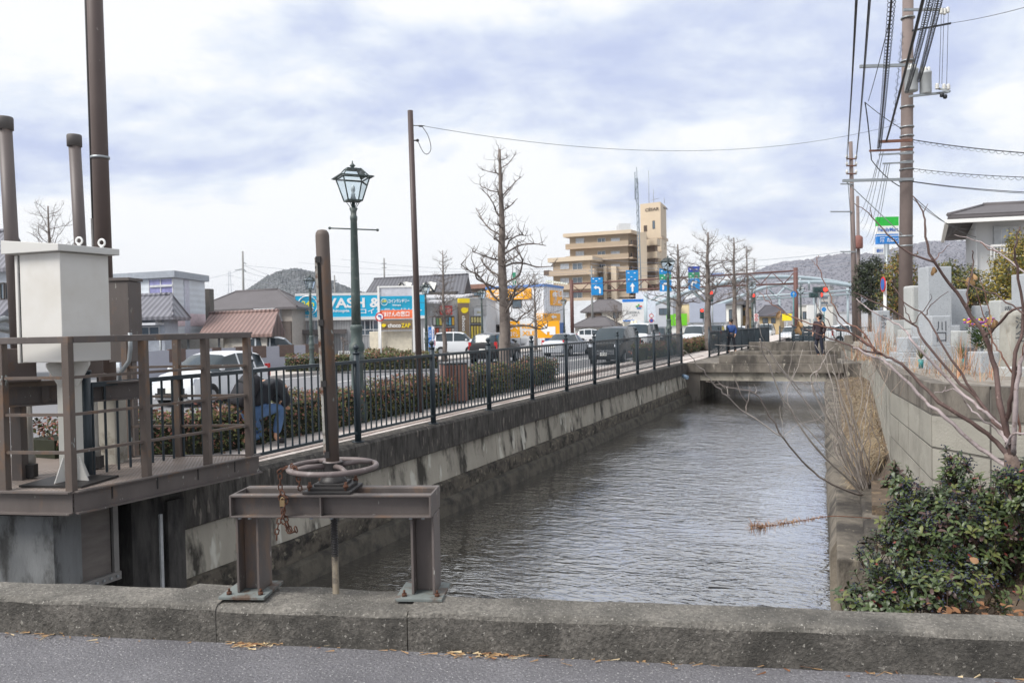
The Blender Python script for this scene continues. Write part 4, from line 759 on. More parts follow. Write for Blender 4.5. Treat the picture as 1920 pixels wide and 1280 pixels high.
# ------------------------------------------------------------------ buildings, each placed by the ground under its nearest corner
class Blk:
    """a block with a left face and a right face meeting at the corner nearest to us"""
    def __init__(s, name, label, cat, L, C, R_, group=None):
        f = lambda q: np.array([*foot(q[0], q[1])])
        s.C = f(C); s.a = f(L) - s.C; s.la = np.linalg.norm(s.a); s.a /= s.la; s.b = f(R_) - s.C; s.lb = np.linalg.norm(s.b); s.b /= s.lb
        s.t = thing(name, label, cat, tuple(s.C), 0, group)
        s.na = np.array([s.a[1], -s.a[0], 0]); s.na *= -np.sign(s.na @ s.b); s.nb = np.array([s.b[1], -s.b[0], 0]); s.nb *= -np.sign(s.nb @ s.a)
    def uv(s, px, py, side):
        e, n = (s.a, s.na) if side == 'L' else (s.b, s.nb); d = ray(px, py); t = ((s.C - CAM) @ n) / (d @ n); q = CAM + d * t - s.C
        return q @ e, q[2]
    def P(s, u, v, z, out=0.0, side=None):
        q = s.a * u + s.b * v + np.array([0, 0, z])
        if side == 'L': q = q + s.na * out
        if side == 'R': q = q + s.nb * out
        return tuple(q)
    def zc(s, py, px): return s.uv(px, py, 'L')[1]
    def block(s, nm, m, z1, z0=-.2, u=(0, 1), v=(0, 1), frac=True, o=0.0):
        ua, ub = (u[0] * s.la, u[1] * s.la) if frac else u; va, vb = (v[0] * s.lb, v[1] * s.lb) if frac else v
        ua -= o; ub += o; va -= o; vb += o; b = MB(); q = [s.P(x, y, z) for z in (z0, z1) for x, y in ((ua, va), (ub, va), (ub, vb), (ua, vb))]
        b.add(q, [(0, 1, 2, 3), (4, 7, 6, 5), (0, 4, 5, 1), (1, 5, 6, 2), (2, 6, 7, 3), (3, 7, 4, 0)]); return b.build(nm, m, s.t)
    def face(s, b, side, px0, py0, px1, py1, out=.05, m=0, back=.0):
        u0, za = s.uv(px0, py0, side); u1, zb = s.uv(px1, py1, side); g_ = lambda u, z, o: s.P(u, 0, z, o, 'L') if side == 'L' else s.P(0, u, z, o, 'R')
        q = [g_(u, z, o) for o in (out, -back) for u, z in ((u0, za), (u1, za), (u1, zb), (u0, zb))]
        b.add(q, [(0, 1, 2, 3), (7, 6, 5, 4), (0, 4, 5, 1), (1, 5, 6, 2), (2, 6, 7, 3), (3, 7, 4, 0)], m); return u0, za, u1, zb
    def pane(s, nm, m, side, r, out=.05, parent=None, back=.0):
        b = MB(); s.face(b, side, *r, out=out, back=back); return b.build(nm, m, parent or s.t)
    def window(s, side, r, fm, gm, nx=2, out=.06, nm='window'):
        """frame with glass panes set in it"""
        fr = MB(); u0, za, u1, zb = s.face(MB(), side, *r); w = .06 * (1 if u1 > u0 else -1); h = .06
        g_ = lambda u, z, o: s.P(u, 0, z, o, 'L') if side == 'L' else s.P(0, u, z, o, 'R')
        def bx(b, a, c, d, e, o):
            q = [g_(u, z, oo) for oo in (o, 0.0) for u, z in ((a, d), (c, d), (c, e), (a, e))]; b.add(q, [(0, 1, 2, 3), (7, 6, 5, 4), (0, 4, 5, 1), (1, 5, 6, 2), (2, 6, 7, 3), (3, 7, 4, 0)])
        bx(fr, u0, u1, za, za - h, out); bx(fr, u0, u1, zb + h, zb, out)
        for i in range(nx + 1): c = u0 + (u1 - u0) * i / nx; bx(fr, c - w * .5, c + w * .5, za - h * .9, zb + h * .9, out - .004)
        f = fr.build(nm, fm, s.t)
        for i in range(nx):
            gl_ = MB(); bx(gl_, u0 + (u1 - u0) * i / nx + w * .5, u0 + (u1 - u0) * (i + 1) / nx - w * .5, za - h, zb + h, .02); gl_.build('pane', gm, f)
        return f
    def txt(s, b, side, sx, px0, py0, px1, py1, out=.08, m=0, bold=.02):
        """px0,py0 is the lower left corner as we read it, px1,py1 the upper right"""
        u0, za = s.uv(px0, py0, side); u1, zb = s.uv(px1, py1, side); e = s.a if side == 'L' else s.b; o = s.P(u0, 0, za, out, 'L') if side == 'L' else s.P(0, u0, za, out, 'R')
        text(b, sx, o, e * np.sign(u1 - u0), (0, 0, 1), abs(u1 - u0), zb - za, m, bold)
    def hip(s, nm, m, z0, z1, o=.5, ridge=(.25, .75), along='u', th=.16, gable=False):
        A = (-o, s.la + o, -o, s.lb + o); b = MB()
        if along == 'u':
            r0, r1 = A[0] + (A[1] - A[0]) * ridge[0], A[0] + (A[1] - A[0]) * ridge[1]; vm = (A[2] + A[3]) / 2; rg = [(r0, vm), (r1, vm)]; C4 = [(A[0], A[2]), (A[1], A[2]), (A[1], A[3]), (A[0], A[3])]; fs = [(0, 1, 5, 4), (1, 2, 5), (2, 3, 4, 5), (3, 0, 4)]
        else:
            r0, r1 = A[2] + (A[3] - A[2]) * ridge[0], A[2] + (A[3] - A[2]) * ridge[1]; um = (A[0] + A[1]) / 2; rg = [(um, r0), (um, r1)]; C4 = [(A[0], A[2]), (A[1], A[2]), (A[1], A[3]), (A[0], A[3])]; fs = [(0, 1, 4), (1, 2, 5, 4), (2, 3, 5), (3, 0, 4, 5)]
        top = [s.P(x, y, z0 + th) for x, y in C4] + [s.P(x, y, z1 + th) for x, y in rg]; bot = [s.P(x, y, z0) for x, y in C4] + [s.P(x, y, z1) for x, y in rg]
        b.add(top + bot, fs + [tuple(i + 6 for i in reversed(f)) for f in fs] + [(i, (i + 1) % 4, (i + 1) % 4 + 6, i + 6) for i in range(4)])
        b.tube([s.P(x, y, z1 + th) for x, y in rg], .12, 6)
        if not gable:
            for i, j in ((0, 0), (1, 1 if along == 'u' else 0), (2, 1), (3, 0 if along == 'u' else 1)): b.tube([top[i], top[4 + j]], .08, 5)
        return b.build(nm, m, s.t)
    def gables(s, nm, m, z0, z1, along='u', o=.0):
        b = MB()
        if along == 'u': Q = [[(u, 0), (u, s.lb), (u, s.lb / 2)] for u in (0, s.la)]; 
        else: Q = [[(0, v), (s.la, v), (s.la / 2, v)] for v in (0, s.lb)]
        for q in Q:
            c = np.array([s.a * s.la / 2 + s.b * s.lb / 2])[0]; pts = [np.array(s.P(q[0][0], q[0][1], z0)), np.array(s.P(q[1][0], q[1][1], z0)), np.array(s.P(q[2][0], q[2][1], z1))]
            cc = sum(pts) / 3; d = (np.array([c[0], c[1], 0]) - np.array([cc[0], cc[1], 0])); d = d / np.linalg.norm(d) * .12; pp = [p + d for p in pts]; b.add([tuple(p) for p in pts + pp], [(0, 1, 2), (5, 4, 3), (0, 3, 4, 1), (1, 4, 5, 2), (2, 5, 3, 0)])
        return b.build(nm, m, s.t)
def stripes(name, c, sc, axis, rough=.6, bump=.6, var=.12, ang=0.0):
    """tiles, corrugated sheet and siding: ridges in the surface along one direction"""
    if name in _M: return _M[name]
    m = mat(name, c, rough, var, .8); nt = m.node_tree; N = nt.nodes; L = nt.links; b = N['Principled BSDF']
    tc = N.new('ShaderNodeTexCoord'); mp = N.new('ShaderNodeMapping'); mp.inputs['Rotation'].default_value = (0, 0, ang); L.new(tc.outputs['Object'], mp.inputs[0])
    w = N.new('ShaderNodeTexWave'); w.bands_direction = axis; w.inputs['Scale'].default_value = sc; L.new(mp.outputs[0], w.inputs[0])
    bn = N.new('ShaderNodeBump'); bn.inputs['Strength'].default_value = bump; bn.inputs['Distance'].default_value = .06; L.new(w.outputs['Fac'], bn.inputs['Height']); src = b.inputs['Base Color'].links[0].from_socket; mr = N.new('ShaderNodeMapRange'); L.new(w.outputs['Fac'], mr.inputs[0]); mr.inputs[3].default_value = 1 - bump * .42; mr.inputs[4].default_value = 1.05; mx = N.new('ShaderNodeMix'); mx.data_type = 'RGBA'; mx.blend_type = 'MULTIPLY'; mx.inputs[0].default_value = 1; L.new(src, mx.inputs[6]); L.new(mr.outputs[0], mx.inputs[7]); L.new(mx.outputs[2], b.inputs['Base Color']); L.new(bn.outputs[0], b.inputs['Normal']); return m  # groove shading is painted into the base colour, darker between the ridges
WF = mat('window_frame', (196, 198, 200), .5); WD = mat('window_frame_dark', (64, 60, 58), .5); GP = glassmat('pane_glass', (82, 96, 108)); GC = mat('curtained_pane', (176, 182, 190), .15, .25, 3, spec=.7)
GPU = mat('purple_curtain_pane', (134, 134, 178), .15, .3, 3, spec=.7)
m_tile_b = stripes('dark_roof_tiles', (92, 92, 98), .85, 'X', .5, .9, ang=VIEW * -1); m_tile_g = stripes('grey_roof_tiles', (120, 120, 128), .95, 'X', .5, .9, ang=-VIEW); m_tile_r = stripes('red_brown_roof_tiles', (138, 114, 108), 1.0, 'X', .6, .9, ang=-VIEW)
m_slate = stripes('slate_roof', (92, 88, 90), 3.0, 'Z', .7, .3); m_sheet = stripes('metal_sheet_roof', (196, 196, 200), 1.4, 'X', .5, .7, ang=-VIEW)
# two-storey pale prefab building
P1 = Blk('apartment_house', 'pale two storey panel building with pink band and flat grey roof', 'building', (205, 47.9), (327, 46), (386, 50.5))
z = P1.zc(520, 327); P1.block('wall', stripes('pale_panels', (202, 208, 214), .9, 'Z', .6, .15), z)
o = P1.block('roof', mat('grey_fascia', (152, 158, 166), .5), z + .38, z, o=.25)
P1.window('L', (280, 523, 326, 583), WF, GPU, 2); P1.window('L', (282, 600, 322, 622), WF, GPU, 2)
for r in ((283, 535, 325, 537), (283, 555, 325, 557)): P1.pane('window_bar', WF, 'L', r, .09)
P1.pane('pink_panel', mat('pink_panel', (208, 188, 192), .6), 'R', (327.3, 587, 385, 611), .03); P1.pane('grey_panel', mat('lilac_panel', (190, 192, 204), .6), 'R', (344, 524, 357, 645), .035)
b = MB()
for px in (250, 262): P1.face(b, 'L', px, 526, px + 1.2, 600, .08)
b.build('downpipe', WF, P1.t)
b = MB(); b.box(tuple(np.array(foot(392, 53, 2.0)) - P1.C), (.45, .8, 4.6), VIEW); b.build('stair_frame', mat('dark_stair', (88, 84, 80), .7), P1.t)
# left edge house
P2 = Blk('tiled_house', 'grey tiled two storey house at the left edge behind the spindle tube', 'house', (-90, 36), (24, 34), (60, 40)); z = P2.zc(508, 20)
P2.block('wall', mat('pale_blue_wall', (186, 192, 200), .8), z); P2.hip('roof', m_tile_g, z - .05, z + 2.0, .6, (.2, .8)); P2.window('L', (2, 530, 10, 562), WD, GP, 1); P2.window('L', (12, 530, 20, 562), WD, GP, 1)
u0, zz_ = P2.uv(20, 586, 'L'); b = MB(); b.add([P2.P(-.6, 0, zz_ - .4, 1.2, 'L'), P2.P(P2.la, 0, zz_ - .4, 1.2, 'L'), P2.P(P2.la, 0, zz_ + .6), P2.P(-.6, 0, zz_ + .6), P2.P(-.6, 0, zz_ - .55, 1.2, 'L'), P2.P(P2.la, 0, zz_ - .55, 1.2, 'L'), P2.P(P2.la, 0, zz_ + .4), P2.P(-.6, 0, zz_ + .4)], [(0, 1, 2, 3), (7, 6, 5, 4), (0, 4, 5, 1), (3, 0, 4, 7)][:4]); b.build('lean_to_roof', m_tile_g, P2.t)
# bungalow with tiled roof under the panel building
P3 = Blk('bungalow', 'low grey tiled house in front of the pale panel building', 'house', (222, 41), (308, 40), (334, 44)); z = P3.zc(598, 300)
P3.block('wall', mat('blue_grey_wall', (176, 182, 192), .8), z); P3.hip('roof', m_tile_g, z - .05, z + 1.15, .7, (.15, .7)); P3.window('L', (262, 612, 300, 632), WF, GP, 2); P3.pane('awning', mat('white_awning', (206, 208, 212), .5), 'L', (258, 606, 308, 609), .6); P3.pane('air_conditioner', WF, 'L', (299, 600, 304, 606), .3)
# red-brown tiled cottage
P4 = Blk('cottage', 'small cottage with a weathered red brown tiled roof and white gable', 'house', (385, 46), (499, 43), (522, 49)); z = P4.zc(628, 490)
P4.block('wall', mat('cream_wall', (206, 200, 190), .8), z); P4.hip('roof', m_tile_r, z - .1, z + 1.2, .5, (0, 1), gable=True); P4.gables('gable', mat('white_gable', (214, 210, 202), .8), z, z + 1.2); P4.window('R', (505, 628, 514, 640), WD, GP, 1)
# dark hip-roofed house
P5 = Blk('hip_roof_house', 'beige house with a wide dark hip roof behind the red brown cottage', 'house', (372, 62), (548, 57), (590, 66)); z = P5.zc(577, 540)
P5.block('wall', mat('taupe_wall', (168, 160, 152), .8), z); P5.hip('roof', m_slate, z - .1, z + 1.45, .7, (.3, .72)); P5.window('L', (442, 583, 471, 597), WF, GP, 2); P5.pane('corrugated_screen', stripes('white_corrugated', (216, 218, 220), 3, 'X', .6, .8, ang=-VIEW), 'L', (489, 579, 528, 601), .7)
P5.pane('brown_lower_wall', mat('dark_brown_wall', (84, 76, 72), .8), 'L', (500, 603, 548, 648), .08); P5.pane('balcony_rail', WF, 'L', (489, 600, 530, 602), .9)
# laundry with the long cyan sign
P6 = Blk('coin_laundry', 'grey coin laundry with a long cyan sign along its front', 'shop', (552, 62), (798, 64), (830, 74)); z = P6.zc(548, 790)
P6.block('wall', stripes('grey_siding', (168, 168, 168), 1.6, 'X', .6, .4, ang=-VIEW), z - .4); b = MB()
b.add([P6.P(-1.5, -.1, z - .75), P6.P(P6.la * .6, -.1, z - .75), P6.P(P6.la * .55, P6.lb, z + .12), P6.P(-3, P6.lb, z + .25), P6.P(-1.5, -.1, z - .9), P6.P(P6.la * .6, -.1, z - .9), P6.P(P6.la * .55, P6.lb, z - .1), P6.P(-3, P6.lb, z + .1)], [(0, 3, 2, 1), (4, 5, 6, 7), (0, 1, 5, 4), (1, 2, 6, 5), (3, 0, 4, 7)]); b.build('roof', m_sheet, P6.t)
CY = mat('cyan_sign', (20, 176, 218), .5, .03); sg = P6.pane('cyan_sign', CY, 'L', (554, 552, 797, 596), .22); 
b = MB(); P6.face(b, 'L', 553.4, 550.6, 797.5, 552.2, .24); P6.face(b, 'L', 553.4, 595.6, 797.5, 597.2, .24); P6.face(b, 'L', 553.2, 552, 554.6, 596, .24); P6.face(b, 'L', 796.4, 549, 797.8, 596, .24); b.build('sign_border', m_white, sg)
TW = mat('white_lettering', (240, 240, 238), .5, .01); TY = mat('yellow_lettering', (238, 226, 60), .5, .01)
b = MB(); P6.txt(b, 'L', 'WASH & DRY', 598, 578, 778, 557, .25, 0, .03); P6.txt(b, 'L', 'Whitopia', 612, 587, 655, 579.5, .25); P6.txt(b, 'L', 'コインランドリー', 676, 588, 790, 577, .25, 0, .015); P6.txt(b, 'L', 'WASH & DRY', 562, 594.5, 591, 591, .25); P6.txt(b, 'L', 'OK!', 568, 584, 588, 576, .25)
c0 = P6.uv(577, 573, 'L'); cc = P6.P(c0[0], 0, c0[1], .25, 'L'); b.ring(cc, .74, .03, 30, 4, 0, tuple(P6.na)); b.build('sign_lettering', TW, sg)
b = MB(); P6.txt(b, 'L', '24h', 566, 575, 589, 564, .25, 0, .02); b.build('yellow_lettering', TY, sg)
b = MB(); P6.face(b, 'L', 596, 563, 606, 582, .25); x_ = b.build('blue_panel', mat('blue_sign_panel', (30, 74, 160), .5), sg); b = MB(); P6.face(b, 'L', 600.3, 565, 601.8, 580, .27); P6.face(b, 'L', 597.5, 571, 604.5, 573.5, .268); b.build('blue_panel_cross', TW, x_)
for r, n in (((590, 600, 601, 620), 1), ((668, 600, 700, 628), 2), ((676, 600, 712, 618), 2)): P6.window('L', r, WF, GP, n) if n else None
P6.pane('entrance_canopy', mat('dark_canopy', (92, 86, 84), .6), 'L', (537, 619, 650, 625), 1.6); P6.window('L', (560, 630, 585, 650), WF, GC, 2); P6.window('L', (590, 630, 612, 650), WF, GC, 1)
b = MB()
for px in (540, 590, 640): P6.face(b, 'L', px, 625, px + 1.6, 664, 1.5, back=-1.38)
b.build('canopy_post', WF, P6.t)
# building with the black tiled gable roof
P7 = Blk('gabled_shop', 'building with a steep black tiled roof and two small white dormers', 'building', (690, 78), (864, 74), (880, 86)); z = P7.zc(551, 855)
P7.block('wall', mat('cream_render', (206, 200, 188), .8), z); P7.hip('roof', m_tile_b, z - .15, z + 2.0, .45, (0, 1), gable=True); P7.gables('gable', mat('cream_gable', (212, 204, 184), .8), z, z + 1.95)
for px in (753, 800):
    u, zq = P7.uv(px, 540, 'L'); b = MB(); q = [P7.P(u - .75, .25, zq - .25), P7.P(u + .75, .25, zq - .25), P7.P(u, .25, zq + .55)]; r_ = [P7.P(u - .75, 2.6, zq + .6), P7.P(u + .75, 2.6, zq + .6), P7.P(u, 2.6, zq + .75)]; b.add(q + r_, [(0, 1, 2), (0, 2, 5, 3), (1, 4, 5, 2)], 0); b.build('dormer', mat('dormer_white', (222, 220, 212), .7), P7.t)
    b = MB(); e_ = P7.a; b.tube([tuple(np.array(q[0]) + P7.na * .08 - np.array([0, 0, .05])), tuple(np.array(q[2]) + P7.na * .08 + np.array([0, 0, .06])), tuple(np.array(q[1]) + P7.na * .08 - np.array([0, 0, .05]))], .1, 5); b.build('dormer_tiles', m_tile_b, P7.t)
b = MB(); P7.face(b, 'L', 690, 553, 860, 556, .5); b.build('gutter', WD, P7.t)
# gym with posters in its windows
P8 = Blk('gym', 'light grey shopfront with poster windows, red sign and tall brown and yellow sign', 'shop', (790, 66), (912, 68), (930, 80)); z = P8.zc(560, 900)
P8.block('wall', mat('light_grey_front', (190, 192, 194), .7), z); P8.pane('grey_fascia', mat('mid_grey_fascia', (150, 150, 150), .6), 'L', (877, 560, 912, 592), .06); P8.block('parapet', mat('parapet_grey', (176, 178, 180), .7), z + .12, z, o=.08)
RS = mat('red_sign', (206, 60, 56), .5); rsg = P8.pane('red_sign', RS, 'L', (824, 573.5, 847, 590), .2); b = MB(); P8.txt(b, 'L', '買取', 826, 588, 845, 576, .22, 0, .02); b.build('red_sign_lettering', mat('pink_lettering', (236, 176, 168), .5), rsg)
pal = [(206, 96, 70), (90, 170, 200), (226, 200, 90), (210, 210, 206), (120, 160, 110), (196, 130, 150), (230, 180, 70)]; pc = random.Random(9)
def posters(r, n, rows, warm=None):
    fr = P8.pane('shop_window', WD, 'L', r, .08); px0, py0, px1, py1 = r; w = (px1 - px0) / n; h = (py1 - py0) / rows
    for j in range(rows):
        for i in range(n):
            c = pc.choice(warm or pal); P8.pane('poster', mat('poster_%d_%d_%d' % c, c, .5, .15, 8), 'L', (px0 + w * (i + .12), py0 + h * (j + .1), px0 + w * (i + .88), py0 + h * (j + .9)), .1, fr)
posters((811, 593, 852, 611), 7, 1); posters((811, 614, 852, 628), 7, 1, [(190, 120, 90), (170, 150, 130), (206, 90, 60), (200, 190, 180)]); posters((811, 631, 852, 650), 7, 1, [(150, 140, 130), (190, 170, 150), (170, 90, 70)])
posters((882, 593, 903, 606), 4, 1, [(190, 180, 120), (160, 150, 130)]); posters((882, 608, 903, 640), 4, 1, [(214, 190, 70), (190, 170, 90)])
s8 = P8.pane('small_sign', mat('grey_sign', (176, 180, 184), .5), 'L', (888, 578, 903, 592), .16); b = MB(); P8.txt(b, 'L', 'choco', 893, 587, 902, 583, .18); b.build('small_sign_lettering', mat('olive_lettering', (150, 140, 70), .5), s8)
BRN = mat('brown_sign', (126, 108, 88), .5, .03); YL = mat('yellow_sign', (240, 212, 30), .5, .03)
ps = P8.pane('tall_sign', BRN, 'L', (856, 568, 877, 636), .55, back=-.30); P8.pane('tall_sign_top', YL, 'L', (856, 560, 877, 568), .56, ps, back=-.3)
b = MB(); u, zq = P8.uv(867, 582, 'L'); e = P8.a; g_ = np.array(P8.P(u, 0, zq, .57, 'L')); s_ = -e
def fist(b, o, e, h, nrm, r):                      # round yellow emblem of a clenched hand
    o = np.array(o); b.prism([(cos(t) * r * (1 + .08 * math.sin(3 * t)), math.sin(t) * r * .8) for t in np.linspace(0, 2 * pi, 18)[:-1]], o, e, (0, 0, 1), np.array(nrm) * .03)
    for k in range(3): b.prism([(-.2 * r, -.12 * r), (.35 * r, -.12 * r), (.35 * r, .12 * r), (-.2 * r, .12 * r)], o + np.array(e) * (r * (.75)) + np.array([0, 0, (k - .6) * .36 * r]), e, (0, 0, 1), np.array(nrm) * .034)
fist(b, g_, s_, 0, P8.na, .30); b.build('yellow_emblem', YL, ps)
def vtext(B, b, side, sx, px, py0, py1, wpx, out, bold=.02):
    """a word turned a quarter, reading downwards"""
    u0, z0 = B.uv(px - wpx / 2, py0, side); u1, z1 = B.uv(px + wpx / 2, py1, side); e = B.a if side == 'L' else B.b; sg_ = np.sign(u1 - u0); o = B.P(u0, 0, z0, out, 'L') if side == 'L' else B.P(0, u0, z0, out, 'R')
    text(b, sx, o, (0, 0, -1), tuple(e * sg_), z0 - z1, abs(u1 - u0), 0, bold)
b = MB(); vtext(P8, b, 'L', 'choco', 866, 592, 621, 7, .57); b.build('white_word', TW, ps); b = MB(); vtext(P8, b, 'L', 'ZAP', 866, 622, 636, 7, .57); b.build('yellow_word', YL, ps)
P8b = Blk('brown_building', 'low brown roofed building between the gym and the white shop', 'building', (868, 92), (913, 90), (930, 100)); z = P8b.zc(541, 900); P8b.block('wall', mat('brown_grey_wall', (120, 108, 100), .8), z); P8b.block('roof', mat('brown_roof', (132, 100, 88), .7), z + .5, z, o=.4); P8b.window('L', (878, 548, 905, 554), WD, GP, 3)
# white shop with orange signs
P9 = Blk('massage_shop', 'white corrugated shop with orange sign bands and a big orange arrow board', 'shop', (913, 82), (1021, 78), (1057, 84)); z = P9.zc(537, 1015)
P9.block('wall', stripes('white_corrugated_wall', (216, 219, 224), 1.2, 'X', .6, .35, ang=-VIEW), z); P9.block('blue_trim', mat('blue_trim', (92, 130, 190), .5), z + .25, z, o=.08)
OR = mat('orange_sign', (246, 172, 26), .5, .03); ORT = OR
def osign(side, r, items, nm='orange_sign', out=.15, base=OR):
    sg = P9.pane(nm, base, side, r, out); w = MB(); ob = MB()
    for it in items:
        if it[0] == 'w': P9.face(w, side, *it[1], out=out + .02)
        elif it[0] == 't': P9.txt(w, side, it[2], *it[1], out=out + .03, bold=.025)
        elif it[0] == 'o': P9.txt(ob, side, it[2], *it[1], out=out + .05, bold=.025)
        elif it[0] == 'a':                         # white turn-left arrow
            u0, z0 = P9.uv(it[1][0], it[1][1], side); u1, z1 = P9.uv(it[1][2], it[1][3], side); e = P9.a if side == 'L' else P9.b; o = P9.P(u0, 0, z0, out + .03, 'L') if side == 'L' else P9.P(0, u0, z0, out + .03, 'R')
            W, H = abs(u1 - u0), z1 - z0; w.prism([(x * W, y * H) for x, y in it[2]], o, tuple(e * np.sign(u1 - u0)), (0, 0, 1), tuple((P9.na if side == 'L' else P9.nb) * .01))
    if w.v: w.build('sign_lettering', TW, sg)
    if ob.v: ob.build('orange_lettering', ORT, sg)
    return sg
ARR = [(0, .5), (.45, 0), (.45, .28), (.62, .28), (.62, 0), (1, 0), (1, .72), (.45, .72), (.45, 1)]; ARS = [(0, .5), (.45, 0), (.45, .3), (1, .3), (1, .7), (.45, .7), (.45, 1)]
osign('L', (913.5, 545, 997, 560), [('t', (914.5, 559, 926, 547), 'りほ'), ('w', (928, 546, 942, 559)), ('o', (929.5, 552, 940.5, 547.5), 'REL'), ('o', (929.5, 558, 940.5, 553.5), 'XLE'), ('t', (958, 554, 988, 546), 'りほぐし'), ('t', (962, 559, 984, 555), 'Men No.1')])
osign('R', (1031, 544, 1052, 573), [('t', (1033, 571, 1042, 546), '癒'), ('t', (1043, 556, 1051, 547), 'RELX'), ('t', (1043, 570, 1051, 562), '60分')])
osign('L', (1006, 588, 1021, 601), [('w', (1007.5, 589, 1019, 600)), ('o', (1009, 599, 1018, 590), 'REL')]); osign('R', (1021.2, 587.5, 1048, 601), [('a', (1030, 598, 1040, 590), ARS)]); P9.window('L', (961, 561, 978, 577), WD, GP, 1)
big = Blk('arrow_board', 'big orange and white board with a white left arrow in front of the white shop', 'signboard', (943, 72), (1049.5, 72), (1052, 74)); P9_, P9 = P9, big
osign('L', (943, 602.5, 975, 633), [('t', (945, 618, 971, 606), 'りらく'), ('t', (945, 631, 971, 621), 'もみほぐし')], out=.1); osign('L', (975, 602.5, 1007, 633), [('o', (979, 616, 1004, 607), 'REL'), ('o', (979, 629, 1004, 620), 'XLE')], out=.1, base=m_white, nm='white_panel'); osign('L', (1007, 602, 1049.5, 633), [('a', (1012.5, 628, 1041, 606), ARR)], out=.1)
P9 = P9_; b = MB()
for px in (947, 975, 1007, 1046): big.face(b, 'L', px, 633, px + 2, 656, .02)
b.build('board_post', m_zinc, big.t)
P9.block('blue_base', mat('blue_base', (70, 110, 170), .6), 2.2, 0, u=(-.01, .02), v=(.02, 1), frac=True); b = MB(); P9.face(b, 'L', 915, 609, 944, 611, .8); P9.face(b, 'L', 915, 612, 944, 628, .5); b.build('shutter', WD, P9.t); P9.pane('orange_base', OR, 'L', (914, 628, 944, 633), .6)
b = MB()
for k in range(9): u = -.2; q = np.array(P9.P(-.3, P9.lb * (k / 8), z + .5)); b.tube([tuple(q - np.array([0, 0, .25])), tuple(q)], .03, 4); b.box(tuple(q + P9.nb * .12), (.22, .22, .16))
b.build('floodlights', mat('lamp_pale', (226, 228, 210), .5), P9.t)
# small houses and the warehouse in front of the apartments
P10 = Blk('warehouse', 'long pale grey warehouse below the beige apartment block', 'warehouse', (1056, 150), (1262, 140), (1285, 170)); z = P10.zc(563, 1100); P10.block('wall', stripes('pale_siding', (196, 199, 203), .8, 'Z', .6, .2), z); P10.block('upper_wall', mat('pale_grey_wall', (182, 186, 194), .7), P10.zc(545, 1200), z - .5, u=(.0, .34), v=(.1, 1)); P10.pane('blue_strip', mat('blue_strip', (60, 96, 160), .5), 'L', (1228, 571, 1262, 573.5), .2); P10.window('L', (1238, 580, 1252, 590), WD, GP, 1)
P11 = Blk('white_house', 'cream two storey house with a grey hip roof left of the white billboard', 'house', (1098, 112), (1170, 108), (1185, 118)); z = P11.zc(583, 1165); P11.block('wall', mat('cream_house_wall', (216, 210, 198), .8), z); P11.hip('roof', m_slate, z - .1, z + 1.6, .7, (.4, .75)); P11.window('L', (1101, 587, 1128, 598), WD, mat('brown_shutter', (128, 108, 92), .7), 2); P11.window('L', (1150, 585, 1160, 597), WD, GP, 1)
P12 = Blk('low_house', 'small white bungalow with a brown grey roof left of the black van', 'house', (1078, 96), (1142, 92), (1160, 104)); z = P12.zc(612, 1130); P12.block('wall', mat('white_house_wall', (218, 214, 206), .8), z); P12.hip('roof', m_slate, z - .1, z + 1.0, .6, (.3, .7)); P12.window('L', (1090, 616, 1102, 627), WF, GC, 1)
# ------------------------------------------------------------------ the beige apartment block
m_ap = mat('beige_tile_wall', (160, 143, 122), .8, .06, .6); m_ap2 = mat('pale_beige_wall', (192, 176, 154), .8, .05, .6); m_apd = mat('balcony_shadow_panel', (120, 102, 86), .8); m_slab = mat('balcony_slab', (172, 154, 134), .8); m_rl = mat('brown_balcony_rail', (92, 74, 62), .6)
AP = Blk('apartment_block', 'stepped beige apartment block with balconies and a tall stair tower', 'apartment block', (1071, 177), (1180, 172), (1206, 181))
zt = AP.zc(438, 1180); fl = 2.72; AP.block('wall', m_ap, zt, 0); AP.block('roof', m_ap2, zt + .75, zt, o=1.1)
def apfloor(k, u0, u1):
    z = zt - fl * k; sl = MB(); q = [AP.P(x, 0, zz2, o_, 'L') for o_ in (1.25, 0) for x, zz2 in ((u0, z), (u1, z), (u1, z + .32), (u0, z + .32))]; sl.add(q, [(0, 1, 2, 3), (7, 6, 5, 4), (0, 4, 5, 1), (1, 5, 6, 2), (2, 6, 7, 3), (3, 7, 4, 0)]); s_ = sl.build('balcony', m_slab, AP.t)
    r = MB(); q = [AP.P(x, 0, zz2, o_, 'L') for o_ in (1.25, 1.15) for x, zz2 in ((u0, z + .32), (u1, z + .32), (u1, z + 1.15), (u0, z + 1.15))]; r.add(q, [(0, 1, 2, 3), (7, 6, 5, 4), (0, 4, 5, 1), (1, 5, 6, 2), (2, 6, 7, 3), (3, 7, 4, 0)]); r.build('balcony_parapet', m_ap, s_)
for k in range(1, 7):
    apfloor(k, -.4, AP.la * (1.0 if k < 3 else 1.22) + .6)
    z = zt - fl * k; c = MB(); q = [AP.P(0, y, zz2, o_, 'R') for o_ in (1.3, 0) for y, zz2 in ((-1.0, z), (AP.lb, z), (AP.lb, z + .3), (-1.0, z + .3))]; c.add(q, [(0, 1, 2, 3), (7, 6, 5, 4), (0, 4, 5, 1), (1, 5, 6, 2), (2, 6, 7, 3), (3, 7, 4, 0)]); cs = c.build('corridor', m_slab, AP.t)
    c = MB(); q = [AP.P(0, y, zz2, o_, 'R') for o_ in (1.3, 1.22) for y, zz2 in ((-.9, z + .3), (AP.lb, z + .3), (AP.lb, z + 1.3), (-.9, z + 1.3))]; c.add(q, [(0, 1, 2, 3), (7, 6, 5, 4), (0, 4, 5, 1), (1, 5, 6, 2), (2, 6, 7, 3), (3, 7, 4, 0)]); c.build('corridor_rail', m_rl, cs)
